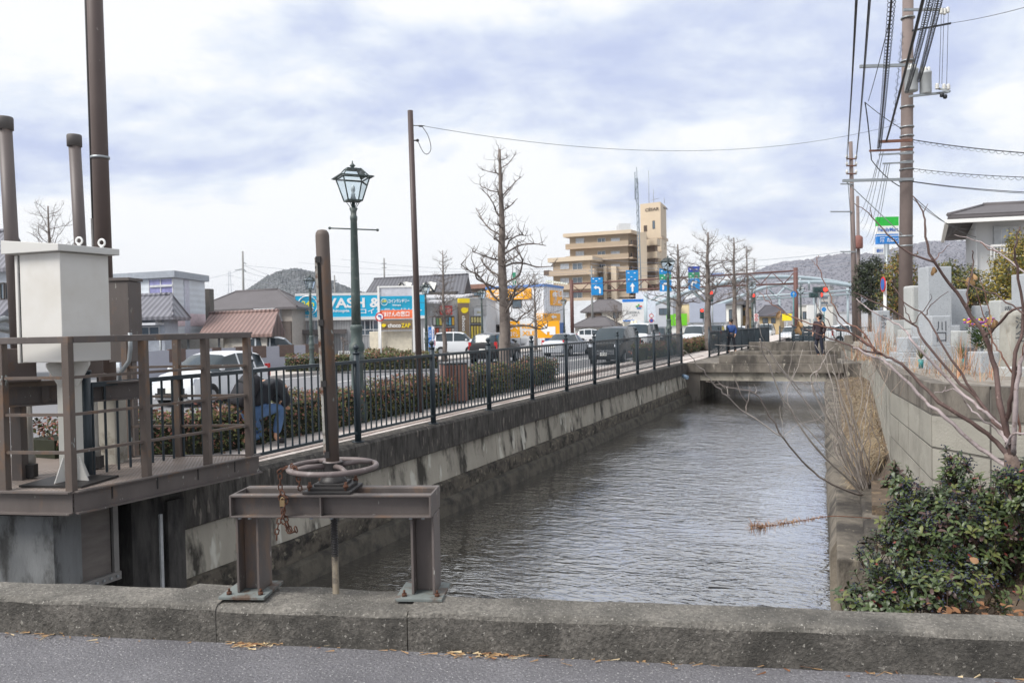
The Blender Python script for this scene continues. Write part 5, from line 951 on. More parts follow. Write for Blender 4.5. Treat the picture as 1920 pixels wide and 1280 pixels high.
for k in range(6):
    y0 = 453 + 24.3 * k
    for px, w, nn in ((1080, 15, 2), (1121, 14, 2), (1146, 16, 2)):
        if k >= 2 and px < 1100: continue
        AP.window('L', (px, y0 - 6, px + w, y0 + 4 + (5 if px == 1121 else 0)), WF, GC if px != 1121 else GP, nn, out=.15)
    for px in (1183, 1191, 1198): AP.window('R', (px, y0 - 3, px + 4, y0 + 11), WD, GP, 1, out=.1, nm='corridor_window')
LOW = (1039, 175); AL = Blk('apartment_wing', 'lower beige wing of the apartment block with its own balconies', 'apartment block', (1039, 172), (1108, 168), (1136, 178)); zl = AL.zc(488, 1106); AL.block('wall', m_ap, zl, 0); AL.block('roof', m_ap2, zl + .9, zl, o=.9)
for k in range(1, 6):
    z = zl - 3.0 * k; sl = MB(); q = [AL.P(x, 0, zz2, o_, 'L') for o_ in (1.3, 0) for x, zz2 in ((-1.5, z), (AL.la + .8, z), (AL.la + .8, z + 1.15), (-1.5, z + 1.15))]; sl.add(q, [(0, 1, 2, 3), (7, 6, 5, 4), (0, 4, 5, 1), (1, 5, 6, 2), (2, 6, 7, 3), (3, 7, 4, 0)]); sl.build('balcony', m_slab, AL.t)
    sl = MB(); q = [AL.P(x, 0, zz2, o_, 'L') for o_ in (1.34, -.6) for x, zz2 in ((AL.la + .4, z + .2), (AL.la + 1.6, z + .2), (AL.la + 1.6, z + 1.3), (AL.la + .4, z + 1.3))]; sl.add(q, [(0, 1, 2, 3), (7, 6, 5, 4), (0, 4, 5, 1), (1, 5, 6, 2), (2, 6, 7, 3), (3, 7, 4, 0)]); sl.build('end_balcony', m_rl, AL.t)
for k in range(5):
    y0 = 496 + 26.6 * k; AL.window('L', (1051, y0 - 1, 1067, y0 + 8), WF, GC, 2, out=.15); AL.window('L', (1074, y0 - 2, 1092, y0 + 14), WF, GP, 2, out=.15)
b = MB(); q = [AP.P(x, 0, 0, o_, 'L') for o_ in (2.2, .2) for x in (0, 1)]; AP.face(b, 'L', 1136, 500, 1144, 640, 2.0); AP.face(b, 'L', 1151, 500, 1163, 640, 2.4); b.build('pilaster', m_ap2, AP.t)
AT = Blk('stair_tower', 'tall plain beige tower with dark lettering rising behind the apartment block', 'tower', (1204, 181), (1242, 178), (1252.5, 186)); zt2 = AT.zc(378, 1242); AT.block('wall', m_ap2, zt2, 0); b = MB(); AT.txt(b, 'L', 'CÉSAR', 1210, 397, 1236, 387, .12, 0, .02); b.build('tower_lettering', mat('dark_lettering', (70, 58, 50), .5), AT.t)
AT.pane('shadow_opening', mat('dark_opening', (74, 62, 54), .8), 'L', (1207, 423, 1213.5, 434), .05); AT.window('L', (1223.5, 414, 1228, 429), WD, GP, 1); b = MB(); AT.face(b, 'R', 1244, 388, 1247, 393, .1); AT.face(b, 'R', 1248, 388.5, 1251, 393.5, .1); b.build('side_lettering', mat('dark_lettering', (70, 58, 50), .5), AT.t); b = MB(); AT.face(b, 'L', 1242, 447, 1204, 448, .1); AT.face(b, 'R', 1242, 447, 1252, 448, .1); AT.face(b, 'L', 1242, 472, 1204, 473, .1); b.build('cornice_line', m_slab, AT.t)
b = MB()
for px, y0, y1 in ((1217, 320, 381), (1226, 355, 381), (1246, 370, 381)): p = np.array(atd(px, y1, 182)) - AT.C; q = np.array(atd(px - 1, y0, 182)) - AT.C; b.tube([tuple(p), tuple(q)], .07, 4)
p = np.array(atd(1222, 375, 182)) - AT.C; q = np.array(atd(1236, 372, 182)) - AT.C; b.tube([tuple(p), tuple(q)], .06, 4); b.build('aerial', m_zinc, AT.t)
SX = Blk('outside_stair', 'stacked beige outside stair landings between apartment block and tower', 'stair', (1211, 173), (1234, 170), (1241, 174))
for k in range(6):
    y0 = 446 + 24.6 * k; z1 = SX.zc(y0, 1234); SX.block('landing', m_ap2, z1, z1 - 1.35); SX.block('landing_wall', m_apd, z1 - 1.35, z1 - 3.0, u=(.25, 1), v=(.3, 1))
ps_ = MB(); p = np.array(foot(1207, 170)) - SX.C; ps_.box((p[0], p[1], 10), (1.6, 1.6, zat(1207, 436, 170) * 2 - 20 + 1), VIEW); ps_.build('stair_pillar', m_ap2, SX.t)
wtk = thing('rooftop_tank', 'pale rooftop water tank on the apartment block', 'water tank', tuple(atd(1170, 433, 176))); b = MB(); p = atd(1170, 434, 176); b.box((p.x, p.y, p.z + .8), (2.6, 2, 1.7), VIEW); b.box((p.x - 1.1, p.y - .8, p.z + .6), (.7, .5, 1.2), VIEW); b.build('tank', mat('tank_grey', (196, 200, 204), .5), wtk, world=True)
lt = thing('antenna_mast', 'tall thin steel antenna mast in front of the tower', 'antenna mast', tuple(foot(1202, 168))); b = MB(); p0 = foot(1203, 168); zt3 = zat(1199, 314, 168)
for dx, dy in ((-.35, -.3), (.35, -.3), (0, .35)): b.tube([p0 + Vector((dx, dy, 0)), Vector((p0.x + dx * .5 - .45, p0.y + dy * .5, zt3 * .93))], .09, 4)
for k in range(26): z0, z1 = zt3 * .93 * k / 26, zt3 * .93 * (k + 1) / 26; s_ = -1 if k % 2 else 1; b.tube([Vector((p0.x - .35 * s_ - .45 * k / 26, p0.y - .3, z0)), Vector((p0.x + .3 * s_ - .45 * k / 26, p0.y - .3, z1))], .06, 4)
b.tube([Vector((p0.x - .45, p0.y, zt3 * .9)), Vector((p0.x - .5, p0.y, zt3))], .08, 5); b.tube([Vector((p0.x - .9, p0.y, zt3 * .8)), Vector((p0.x - .9, p0.y, zt3 * .97))], .12, 5); b.build('mast', mat('mast_grey', (124, 134, 142), .5), lt, world=True)
# ------------------------------------------------------------------ little bridge over the canal and the far banks
br = thing('slab_bridge', 'low weathered concrete slab bridge crossing the canal in the distance', 'bridge', (-3.5, 30, -.6))
m_brc = mat('bridge_concrete', (112, 106, 98), .92, .3, 1.2, bump=.5, bs=20, stretch=(1.2, 1.2, .5), c2=(70, 66, 62), s2=1.6, t2=.54, w2=.08, c3=(150, 144, 134), s3=5, t3=.66)
b = MB(); b.lohi((-6.3, 29.2, -.36), (-.75, 33.4, -.02)); b.build('deck_slab', m_brc, br, world=True, bevel=.02)
b = MB(); b.lohi((-6.2, 29.35, -.66), (-.8, 33.2, -.362)); b.build('beam', mat('beam_concrete', (150, 145, 134), .9, .25, 1.5, c2=(92, 88, 82), s2=1.5, t2=.55), br, world=True)
for y0, x0 in ((29.25, -4.9), (33.05, -5.1)):
    b = MB(); b.lohi((x0, y0, -.02), (-.95, y0 + .28, .26)); b.build('bridge_kerb', m_brc, br, world=True, bevel=.02)
b = MB(); b.lohi((-6.5, 29.3, -1.6), (-5.6, 60, -.03)); b.lohi((-1.3, 29.3, -1.6), (2, 33.4, -.03)); b.lohi((-1.35, 33.4, -1.6), (2, 60, -.03)); tag(b.build('far_canal_wall', m_brc), 'canal walls beyond the little slab bridge', 'canal wall')
b = MB(); b.lohi((-5.4, 41.0, -.5), (-.6, 41.4, .42)); tag(b.build('far_parapet', m_brc, bevel=.02), 'pale concrete parapet across the canal beyond the walking man', 'parapet')
b = MB(); b.lohi((-.95, 38.5, -.3), (-.6, 38.9, .75)); tag(b.build('gate_pillar', m_brc, bevel=.02), 'short dark concrete pillar at the end of the block wall', 'pillar')
b = MB(); c = at(1284, 712, -.35); b.tube([(-5.98, 28.2, -.42), (-5.80, 28.1, -.47)], .07, 12); tag(b.build('drain_pipe', mat('blue_white_plastic', (150, 176, 200), .4)), 'short blue white drain pipe stub under the far bridge end', 'pipe')
# ------------------------------------------------------------------ hedges
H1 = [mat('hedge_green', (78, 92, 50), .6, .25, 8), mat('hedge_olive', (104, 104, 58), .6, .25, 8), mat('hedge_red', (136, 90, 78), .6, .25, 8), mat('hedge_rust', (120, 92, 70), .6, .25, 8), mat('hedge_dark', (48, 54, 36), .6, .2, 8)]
def hedge(label, x0, y0, x1, y1, h, wd, n, size, red, seed, z0=0.0):
    t = thing('hedge', label, 'hedge', ((x0 + x1) / 2, (y0 + y1) / 2, z0)); rs_ = np.random.RandomState(seed); b = MB(); L = math.hypot(x1 - x0, y1 - y0); d = np.array([(x1 - x0) / L, (y1 - y0) / L, 0]); w = np.array([d[1], -d[0], 0])
    for k in range(n):
        u = rs_.rand() * L; a = rs_.rand(); top = rs_.rand() < .5; bump_ = 1 + .10 * math.sin(u * 2.1) + .07 * math.sin(u * 5.3 + 1) + .06 * rs_.normal()
        if top: v, z = (rs_.rand() - .5) * wd, h * bump_ - abs(rs_.normal()) * .05
        else: v, z = (.5 if rs_.rand() < .75 else -.5) * wd * (1 + .12 * rs_.normal()), h * rs_.rand() ** .8
        v *= 1 + .1 * math.sin(u * 3.3); p = np.array([x0, y0, z0]) + d * u + w * v + np.array([0, 0, z])
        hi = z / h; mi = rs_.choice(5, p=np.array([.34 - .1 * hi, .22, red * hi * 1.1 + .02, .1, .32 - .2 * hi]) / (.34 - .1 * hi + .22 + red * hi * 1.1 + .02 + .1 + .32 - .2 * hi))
        nrm = (w * np.sign(v) * .6 + np.array([0, 0, .6]) + rs_.normal(size=3) * .6); nrm /= np.linalg.norm(nrm); a_ = np.cross(nrm, rs_.normal(size=3)); a_ /= np.linalg.norm(a_); t_ = np.cross(nrm, a_); s_ = size * (.6 + .7 * rs_.rand())
        b.add([p - a_ * s_, p + t_ * s_ * .5 - nrm * s_ * .15, p + a_ * s_, p - t_ * s_ * .5 - nrm * s_ * .15], [(0, 1, 2), (0, 2, 3)], int(mi))
    b.build('foliage', H1, t, world=True); b = MB(); m_ = (x0 + x1) / 2
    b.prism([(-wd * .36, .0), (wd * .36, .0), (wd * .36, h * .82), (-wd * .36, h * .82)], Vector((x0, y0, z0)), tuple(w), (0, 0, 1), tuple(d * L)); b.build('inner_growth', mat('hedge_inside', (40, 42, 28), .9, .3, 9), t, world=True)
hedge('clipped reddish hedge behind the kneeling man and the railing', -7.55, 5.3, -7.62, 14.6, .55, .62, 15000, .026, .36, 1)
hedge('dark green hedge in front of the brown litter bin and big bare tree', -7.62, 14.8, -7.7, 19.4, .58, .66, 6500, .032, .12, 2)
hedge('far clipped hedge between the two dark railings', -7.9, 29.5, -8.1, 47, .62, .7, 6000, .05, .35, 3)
q = foot(590, 36); hedge('short hedge on the far side of the street under the small lamp', q.x - 1.5, q.y - .2, q.x + 4.4, q.y + 3.4, .75, .8, 3500, .05, .1, 4, GZ + .1)
q = foot(690, 40); hedge('short hedge across the street left of the pylon sign', q.x - .2, q.y, q.x + 1.6, q.y + 1.4, .8, .8, 1500, .05, .1, 5, GZ + .1)
# ------------------------------------------------------------------ street lamps
m_lp = mat('lamp_green_paint', (72, 84, 82), .5, .12, 6, c2=(98, 104, 100), s2=8, t2=.6); m_lg = clearglass('lantern_glass')
def make_lamp():
    t = thing('street_lamp', '', 'street lamp', (0, 0, 0), 0, 'green lantern street lamps')
    b = MB(); b.lathe([(.15, 0), (.15, .32), (.13, .36), (.115, .42), (.125, .46), (.10, .52), (.095, .98), (.118, 1.0), (.118, 1.08), (.10, 1.12), (.122, 1.2), (.122, 1.27), (.095, 1.32), (.09, 1.5), (.10, 1.53), (.10, 1.57), (.08, 1.6)], n=20); b.build('lamp_base', m_lp, t)
    b = MB(); b.lathe([(.075, 1.58), (.072, 2.1), (.052, 3.3), (.058, 3.31), (.058, 3.37), (.046, 3.38), (.046, 3.44), (.068, 3.5), (.03, 3.5), (.028, 3.6)], n=16); b.build('shaft', m_lp, t)
    b = MB(); b.tube([(-.38, 0, 3.16), (.38, 0, 3.16)], .011, 6); b.ball((-.39, 0, 3.16), .024, 6); b.ball((.39, 0, 3.16), .024, 6); b.build('ladder_bar', m_lp, t)
    f = MB(); lo, hi, z0, z1 = .115, .21, 3.62, 3.98
    for sx in (-1, 1):
        for sy in (-1, 1): f.tube([(sx * lo, sy * lo, z0), (sx * hi, sy * hi, z1)], .011, 6); f.tube([(sx * hi, sy * hi, z1 + .02), (sx * .11, sy * .11, 4.13)], .009, 6); f.tube([(sx * lo * .8, sy * lo * .8, z0), (sx * .03, sy * .03, 3.5)], .006, 5)
    for z, r, w in ((z0, lo, .02), (z1, hi, .018)):
        for a, c in (((-r, -r), (r, -r)), ((r, -r), (r, r)), ((r, r), (-r, r)), ((-r, r), (-r, -r))): f.beam((a[0], a[1], z), (c[0], c[1], z), w, w)
    r = .25
    for a, c in (((-r, -r), (r, -r)), ((r, -r), (r, r)), ((r, r), (-r, r)), ((-r, r), (-r, -r))): f.beam((a[0], a[1], z1 + .016), (c[0], c[1], z1 + .016), .05, .014)
    for a, c in (((-.11, -.11), (.11, -.11)), ((.11, -.11), (.11, .11)), ((.11, .11), (-.11, .11)), ((-.11, .11), (-.11, -.11))): f.beam((a[0], a[1], 4.13), (c[0], c[1], 4.13), .016, .016)
    f.box((0, 0, z0), (.2, .2, .015)); f.build('lantern_frame', m_lp, t)
    g = MB(); P = lambda s, z, i: (s * (-1, 1, 1, -1)[i], s * (-1, -1, 1, 1)[i], z)
    for i in range(4): j = (i + 1) % 4; g.quad(P(lo, z0, i), P(lo, z0, j), P(hi, z1, j), P(hi, z1, i)); g.quad(P(hi, z1 + .03, i), P(hi, z1 + .03, j), P(.11, 4.13, j), P(.11, 4.13, i))
    g.quad(P(.11, 4.13, 0), P(.11, 4.13, 1), P(.11, 4.13, 2), P(.11, 4.13, 3)); g.build('lantern_glass', m_lg, t)
    b = MB(); b.lathe([(.05, 3.63), (.035, 3.70), (.03, 3.74), (.02, 3.745), (.034, 3.79), (.034, 3.83), (.02, 3.87), (.004, 3.885)], n=12); b.build('bulb', mat('frosted_bulb', (206, 208, 208), .3), t)
    b = MB(); b.lathe([(.03, 4.135), (.018, 4.16), (.045, 4.185), (.045, 4.195), (.012, 4.23), (.008, 4.27)], n=10); b.build('finial', m_lp, t); return t
lamp = make_lamp()
for i, (px, D, z, top, lab) in enumerate(((668, 12.7, 0, 303, 'tall green lantern street lamp in the hedge right of the rusty spindle tube'), (1254, 33.6, 0, 478, 'green lantern street lamp in front of the blue overhead signs'), (583, 36, GZ + .1, 514, 'small green lantern lamp across the street left of the cyan sign'), (799, 44, GZ + .1, 528, 'lantern lamp across the street beside the black tiled roof'), (904, 53, GZ + .1, 541, 'lantern lamp beside the gym and the white shop'), (1058, 80, GZ + .1, 558, 'distant lantern lamp right of the orange arrow board'), (1411, 62, 0, 526, 'distant lantern lamp between the bare street trees right of the blank billboards'), (1502, 58, 0, 535, 'distant round hooded lamp beside the brown sign gantry'))):
    p = foot(px, D, z); o = lamp if i == 0 else copy_tree(lamp); o.location = p; o.rotation_euler = (0, 0, RAD(52)); o['label'] = lab; k = (zat(px, top, D) - z) / 4.27; o.scale = (1 if i == 0 else k, 1 if i == 0 else k, k)
# plain poles
pp = thing('brown_pole', 'slim dark brown pole with a loop of wire near its top', 'pole', tuple(foot(785, 14, -.02))); p = foot(785, 14, -.05); ln = -RIGHT * .012; zt = zat(771, 210, 14)
pt_ = lambda z: Vector((p.x, p.y, z)) + ln * z
b = MB(); b.tube([pt_(-.05), pt_(zt)], [.058, .048], 14); b.build('pole_shaft', mat('dark_brown_pole', (74, 62, 60), .5, .08, 4), pp, world=True)
b = MB(); b.tube([pt_(zt - .26) + RIGHT * .04, pt_(zt - .27) + RIGHT * .24], .008, 5); b.tube([pt_(zt - .27) + RIGHT * .14, pt_(zt - .275) + RIGHT * .2], .016, 6); b.tube([pt_(zt - .52) + RIGHT * .04, pt_(zt - .52) + RIGHT * .1], .012, 6); b.ball(pt_(zt - .52) + RIGHT * .11, .028, 6)
b.tube(spl([pt_(zt - .28) + RIGHT * .2, pt_(zt - .45) + RIGHT * .3, pt_(zt - .66) + RIGHT * .34, pt_(zt - .76) + RIGHT * .28, pt_(zt - .72) + RIGHT * .2, pt_(zt - .52) + RIGHT * .11], 4), .006, 5); b.build('wire_bracket', m_dark, pp, world=True); BPW = pt_(zt - .27) + RIGHT * .22
# litter bin of brown slats
lb = thing('litter_bin', 'brown slatted litter bin in the hedge behind the railing', 'litter bin', tuple(foot(848, 15.6, -.02)), VIEW + .35); b = MB(); sl = MB()
for i in range(-3, 4):
    for s_ in (-1, 1): sl.box((i * .062, s_ * .2, .42), (.05, .02, .70)); sl.box((s_ * .215, i * .055, .42), (.02, .046, .70))
b.box((0, 0, .42), (.38, .34, .66)); b.box((0, 0, .79), (.46, .42, .03)); b.box((0, 0, .04), (.4, .36, .08)); b.build('bin_body', m_dark, lb); sl.build('slats', mat('brown_slats', (116, 84, 74), .6, .12, 8), lb)
# ------------------------------------------------------------------ bare street trees
m_bk = mat('street_tree_bark', (116, 107, 101), .9, .2, 5, bump=.6, bs=30, c2=(88, 80, 76), s2=4, t2=.55)
def street_tree(label, px, D, top, base_z, r0, spread, seed, first=.3, n=None, lean=0.0):
    R_ = random.Random(seed); p = foot(px, D, base_z - .05); zt = zat(px, top, D); H = zt - base_z; t = thing('bare_street_tree', label, 'tree', tuple(foot(px, D, base_z)), 0, 'leafless pruned street trees'); off = RIGHT * lean
    tk = MB(); pts = []; rad = []
    for i in range(13): f = i / 12; pts.append(p + UP * (H * f) + off * f + Vector((R_.gauss(0, .02), R_.gauss(0, .02), 0)) * H * .25 * (0 < i < 12) * .6); rad.append(r0 * .8 * (1.3 if i == 0 else (1 - f * .84)))
    tk.tube(pts, rad, 12); tk.build('trunk', m_bk, t, world=True); cr = MB(); n = n or int(12 + H * 5)
    for k in range(n):
        f = first + (1 - first) * (k + R_.random() * .5) / n * .97; i = min(int(f * 12), 11); q = pts[i].lerp(pts[i + 1], f * 12 - i); a = k * 2.4 + R_.uniform(-.5, .5)
        L = spread * 1.5 * (1.05 - .72 * ((f - first) / (1 - first)) ** 1.1) * R_.uniform(.6, 1.12); d = Vector((cos(a), sin(a), R_.uniform(.3, .8))); P = [q]; cur = q; seg = 6; dr = d.normalized()
        rr_ = max(r0 * .19 * (1.05 - f * .8), .007 * D / 20)
        for s_ in range(seg):
            dr = (dr + Vector((R_.gauss(0, .26), R_.gauss(0, .26), R_.gauss(.02, .2)))).normalized(); cur = cur + dr * (L / seg); P.append(cur)
        Q = spl(P, 2); cr.tube(Q, [rr_ * (1 - .62 * j / (len(Q) - 1)) * (1.35 if j in (4, 8) else 1) for j in range(len(Q))], 6)
        for s_ in range(R_.randint(9, 14)):                # knuckly side shoots
            j = R_.randint(2, len(Q) - 1); dd = (Vector((R_.gauss(0, .7), R_.gauss(0, .7), R_.uniform(.1, 1)))).normalized(); l2 = L * R_.uniform(.12, .34); m1 = Q[j] + dd * l2 * .5 + Vector((R_.gauss(0, .03), R_.gauss(0, .03), 0)); e = m1 + (dd + Vector((R_.gauss(0, .4), R_.gauss(0, .4), .3))).normalized() * l2 * .5
            cr.tube([Q[j], m1, e], [rr_ * .40, rr_ * .32, rr_ * .16], 4)
            for q_ in range(2): cr.tube([e, e + Vector((R_.gauss(0, .5), R_.gauss(0, .5), R_.uniform(.1, .8))).normalized() * l2 * .5], [rr_ * .16, rr_ * .1], 4, cap=False)
    cr.build('crown', m_bk, t, world=True)
street_tree('big leafless street tree in front of the white and orange shop', 946, 18, 278, 0, .20, 1.02, 5, .27, 32, -.03)
street_tree('slim leafless tree in front of the gym with posters', 833, 46, 468, GZ, .19, .9, 6, .3, 34)
street_tree('slim leafless tree in front of the orange arrow board', 1004, 60, 512, GZ, .16, 1.5, 7, .35, 30)
street_tree('knobbly leafless tree just right of the lantern lamp by the blue signs', 1273, 34.7, 456, 0, .21, 1.1, 8, .4, 26)
street_tree('tall leafless street tree leaning beside the white minivan', 1326, 40.9, 434, 0, .27, 1.35, 9, .38, 34, .12)
street_tree('leafless street tree behind the boy in the blue jacket', 1378, 49, 444, 0, .24, 1.5, 10, .4, 28)
street_tree('thinner leafless tree, rightmost of the street row', 1402, 54.4, 462, 0, .2, 1.0, 11, .4, 26)
street_tree('leafless tree showing above the cream cabinet roof', 97, 24.6, 384, GZ, .15, 1.15, 12, .55, 26)
street_tree('small leafless tree in front of the cream house by the billboard', 1156, 84, 575, GZ, .14, 1.6, 13, .4, 22)
street_tree('tiny bare twisted tree in front of the laundry wall', 643, 50, 632, GZ, .10, .4, 14, .7, 6)
# ------------------------------------------------------------------ signs of the street
def pix_box(b, px0, py0, px1, py1, D, th=.06, m=0, rz=None, dz=0.0):
    c = atd((px0 + px1) / 2, (py0 + py1) / 2, D); b.box((c.x, c.y, c.z), (abs(px1 - px0) / F * D, th, abs(py1 - py0) / F * D), VIEW if rz is None else rz, m)
def pix_pole(b, px, y0, D, z1=None, r=.04, z=GZ, lean=0.0):
    p = foot(px, D, z); b.tube([p, Vector((p.x, p.y, zat(px, y0, D))) + RIGHT * lean], r, 8)
fwd = Vector((-RIGHT.y, RIGHT.x, 0))
def pix_text(b, sx, px0, py0, px1, py1, D, out=.05, m=0, bold=.02):
    c = atd(px0, py0, D) - fwd * out; text(b, sx, c, RIGHT, UP, (px1 - px0) / F * D, (py0 - py1) / F * D, m, bold)
py = thing('pylon_sign', 'white framed pylon sign with cyan, orange and brown panels', 'pylon sign', tuple(foot(742, 42))); D = 42
b = MB(); pix_box(b, 709, 537, 713, 664, D, .2); pix_box(b, 774, 537, 778, 664, D, .2); pix_box(b, 709, 536, 778, 539, D, .2); b.build('sign_frame', m_white, py, world=True)
PB = lambda nm, m, r: (lambda b: (pix_box(b, *r, D, .12), b.build(nm, m, py, world=True))[1])(MB())
PB('blank_panel', mat('grey_panel_face', (192, 194, 202), .5), (713.3, 539.5, 773.7, 555))
s1 = PB('cyan_panel', mat('teal_cyan_sign', (22, 152, 186), .5), (713.3, 557, 773.7, 577)); b = MB(); pix_text(b, 'コインランドリー', 729, 568, 768, 561, D, .09); pix_text(b, 'Whitopia', 736, 574.5, 752, 570.5, D, .09); b.ring(atd(721, 566.5, D) - fwd * .09, .17, .012, 20, 4, 0, fwd); b.build('sign_lettering', TW, s1, world=True); b = MB(); pix_text(b, '24h', 716.5, 567, 725, 562, D, .09); b.build('yellow_lettering', TY, s1, world=True)
s1 = PB('orange_panel', mat('salmon_sign', (238, 120, 78), .5), (713.3, 581, 773.7, 597)); b = MB(); pix_text(b, 'ほけんの窓口', 718, 594, 768, 584, D, .09); b.build('sign_lettering', TW, s1, world=True)
s1 = PB('brown_panel', BRN, (713.3, 601, 773.7, 618)); b = MB(); pix_text(b, 'choco', 728, 614, 752, 606, D, .09); b.build('sign_lettering', TW, s1, world=True); b = MB(); pix_text(b, 'ZAP', 753, 614, 770, 606, D, .09); fist(b, atd(720, 610, D) - fwd * .09, RIGHT, 0, -fwd, .11); b.build('yellow_lettering', YL, s1, world=True)
b = MB(); pix_box(b, 694, 621, 773, 664, 42.4, .3); tag(b.build('hoarding', mat('beige_hoarding', (206, 198, 180), .7), bevel=.02), 'plain beige hoarding wall below the pylon sign', 'hoarding')
ns = thing('no_turn_sign', 'round red ringed no turning sign on a white pole', 'road sign', tuple(foot(713, 38))); b = MB(); pix_pole(b, 713.5, 588, 38, r=.032); b.build('pole', m_white, ns, world=True)
c = atd(712, 594, 37.9)
def disc(b, c, r, th=.02, m=0, n=24, nrm=None): b.tube([Vector(c), Vector(c) + (nrm or fwd) * th], r, n, m, smooth=False)
RED = mat('sign_red', (200, 50, 50), .5, .03); BLU = mat('sign_blue', (36, 96, 176), .5, .03)
b = MB(); disc(b, c, .215); pl_ = b.build('sign_plate', RED, ns, world=True); b = MB(); disc(b, c - fwd * .012, .155, .011); b.build('white_field', TW, pl_, world=True)
b = MB(); o = c - fwd * .022; b.prism([(-.08, -.11), (-.035, -.11), (-.035, .02), (.02, .02), (.02, -.02), (.10, .045), (.02, .11), (.02, .07), (-.08, .07)], o, -RIGHT, UP, fwd * .008); b.build('blue_arrow', BLU, pl_, world=True); b = MB(); b.beam(o - fwd * .006 + RIGHT * .11 - UP * .11, o - fwd * .006 - RIGHT * .11 + UP * .11, .008, .03, 0, tuple(fwd)); b.build('red_slash', RED, pl_, world=True)
for px, D, w, y0, c_, lab in ((780, 47, 5, 615, (232, 96, 60), 'orange vertical banner beside the dark brown pole'), (798, 46, 7, 616, (228, 230, 236), 'white banner with blue writing left of the blue banner'), (806.5, 45.5, 6, 613, (40, 120, 200), 'blue vertical banner by the gym wall'), (812.5, 46.5, 4.5, 612, (226, 230, 238), 'narrow white banner right of the blue banner')):
    t = thing('banner', lab, 'banner', tuple(foot(px, D)), 0, 'upright banners by the gym'); b = MB(); pix_box(b, px - w / 2, y0, px + w / 2, 664, D, .02); f_ = b.build('cloth', mat('banner_%d_%d_%d' % c_, c_, .8, .05, 4), t, world=True); b = MB(); pix_pole(b, px - w / 2 - .4, y0 - 2, D, r=.015); b.build('pole', m_white, t, world=True)
    b = MB()
    if c_[2] > 230 or c_[0] == 228:
        c0 = atd(px - 1.5, y0 + 5, D) - fwd * .03; text(b, 'コインランドリー' if px < 800 else '保険相談', c0, -UP, RIGHT, 40 / F * D, 3.2 / F * D); b.build('banner_lettering', BLU, f_, world=True)
    elif c_[0] == 40: c0 = atd(px - 1.5, y0 + 5, D) - fwd * .03; text(b, '24h OK', c0, -UP, RIGHT, 32 / F * D, 3 / F * D); b.build('banner_lettering', TW, f_, world=True)
bl = thing('billboard', 'white billboard with blue strips, grey lettering and a small red green emblem', 'billboard', tuple(foot(1188, 95))); D = 95
b = MB(); pix_box(b, 1167, 566, 1207, 601, D, .2); bp_ = b.build('board', m_white, bl, world=True); b = MB(); pix_box(b, 1167, 561, 1206, 566, D, .22); b.build('blue_strip', mat('bright_blue', (20, 120, 210), .5), bp_, world=True); b = MB(); pix_box(b, 1168, 600, 1189, 602.3, D, .24); b.build('blue_strip', mat('bright_blue', (20, 120, 210), .5), bp_, world=True)
b = MB(); pix_text(b, 'SUISEIKA', 1174, 588.5, 1199, 583.5, D, .13, bold=0); pix_text(b, '水生花', 1184, 592.5, 1195, 590, D, .13); b.build('sign_lettering', mat('grey_lettering', (110, 116, 120), .5), bp_, world=True)
for r, c_ in (((1192, 573, 1197, 575.5), (70, 160, 70)), ((1198, 573, 1204, 575.5), (200, 60, 50)), ((1194, 576.5, 1202, 579), (40, 120, 190)), ((1196, 570, 1199, 573), (90, 170, 90))):
    b = MB(); pix_box(b, *r, D - .13, .04); b.build('emblem', mat('emblem_%d' % c_[0], c_, .5), bp_, world=True)
b = MB(); pix_pole(b, 1185.5, 601, D, r=.22); pix_pole(b, 1191.5, 601, D, r=.22); b.build('post', mat('cream_post', (220, 212, 190), .6), bl, world=True)
b2 = thing('notice_board', 'smaller white board behind the grey arch post', 'signboard', tuple(foot(1222, 97))); b = MB(); pix_box(b, 1214, 564, 1229, 602, 97, .15); b.build('board', mat('pale_blue_white', (214, 222, 232), .5), b2, world=True); b = MB(); pix_pole(b, 1218, 600, 97, r=.1); pix_pole(b, 1226, 600, 97, r=.1); b.build('post', m_zinc, b2, world=True)
rp = thing('parking_sign', 'pair of round road signs on one pole beside the white board', 'road sign', tuple(foot(1221, 90))); b = MB(); pix_pole(b, 1221.5, 585, 90, r=.05); b.build('pole', m_zinc, rp, world=True)
for yy, ins in ((592, m_white), (601, BLU)): c = atd(1221.5, yy, 89.9); b = MB(); disc(b, c, .25); pl_ = b.build('sign_plate', RED, rp, world=True); b = MB(); disc(b, c - fwd * .02, .17, .015); b.build('sign_field', ins, pl_, world=True)
GRN = mat('bright_green', (112, 196, 32), .5, .03); gb = thing('green_sign', 'bright green two panel sign behind the lantern lamp', 'signboard', tuple(foot(1270, 105))); b = MB(); pix_box(b, 1250, 590, 1262, 611, 105, .2); b.build('panel', GRN, gb, world=True); b = MB(); pix_box(b, 1263, 588, 1288, 610, 105, .2); q = b.build('panel', GRN, gb, world=True); b = MB(); pix_text(b, 'の', 1266, 600, 1276, 591, 105, .12); pix_box(b, 1267, 603, 1275, 604.5, 104.85, .03); b.build('sign_lettering', TW, q, world=True); b = MB(); pix_box(b, 1250, 611, 1290, 624, 105.3, .3); b.build('plinth', m_white, gb, world=True)
for r, lab in (((1293, 567, 1328, 604), 'blank grey back of a billboard, left of the pair'), ((1332, 569, 1360, 604), 'blank grey back of a billboard, right of the pair')):
    t = thing('blank_billboard', lab, 'billboard', tuple(foot((r[0] + r[2]) / 2, 92))); b = MB(); pix_box(b, *r, 92, .25); b.build('board', mat('billboard_back', (176, 182, 196), .6, .05, 1), t, world=True); b = MB(); pix_box(b, r[0], 604, r[2], 606, 92, .3); pix_pole(b, r[0] + 5, 604, 92, r=.12); pix_pole(b, r[2] - 5, 604, 92, r=.12); b.build('frame', m_zinc, t, world=True)
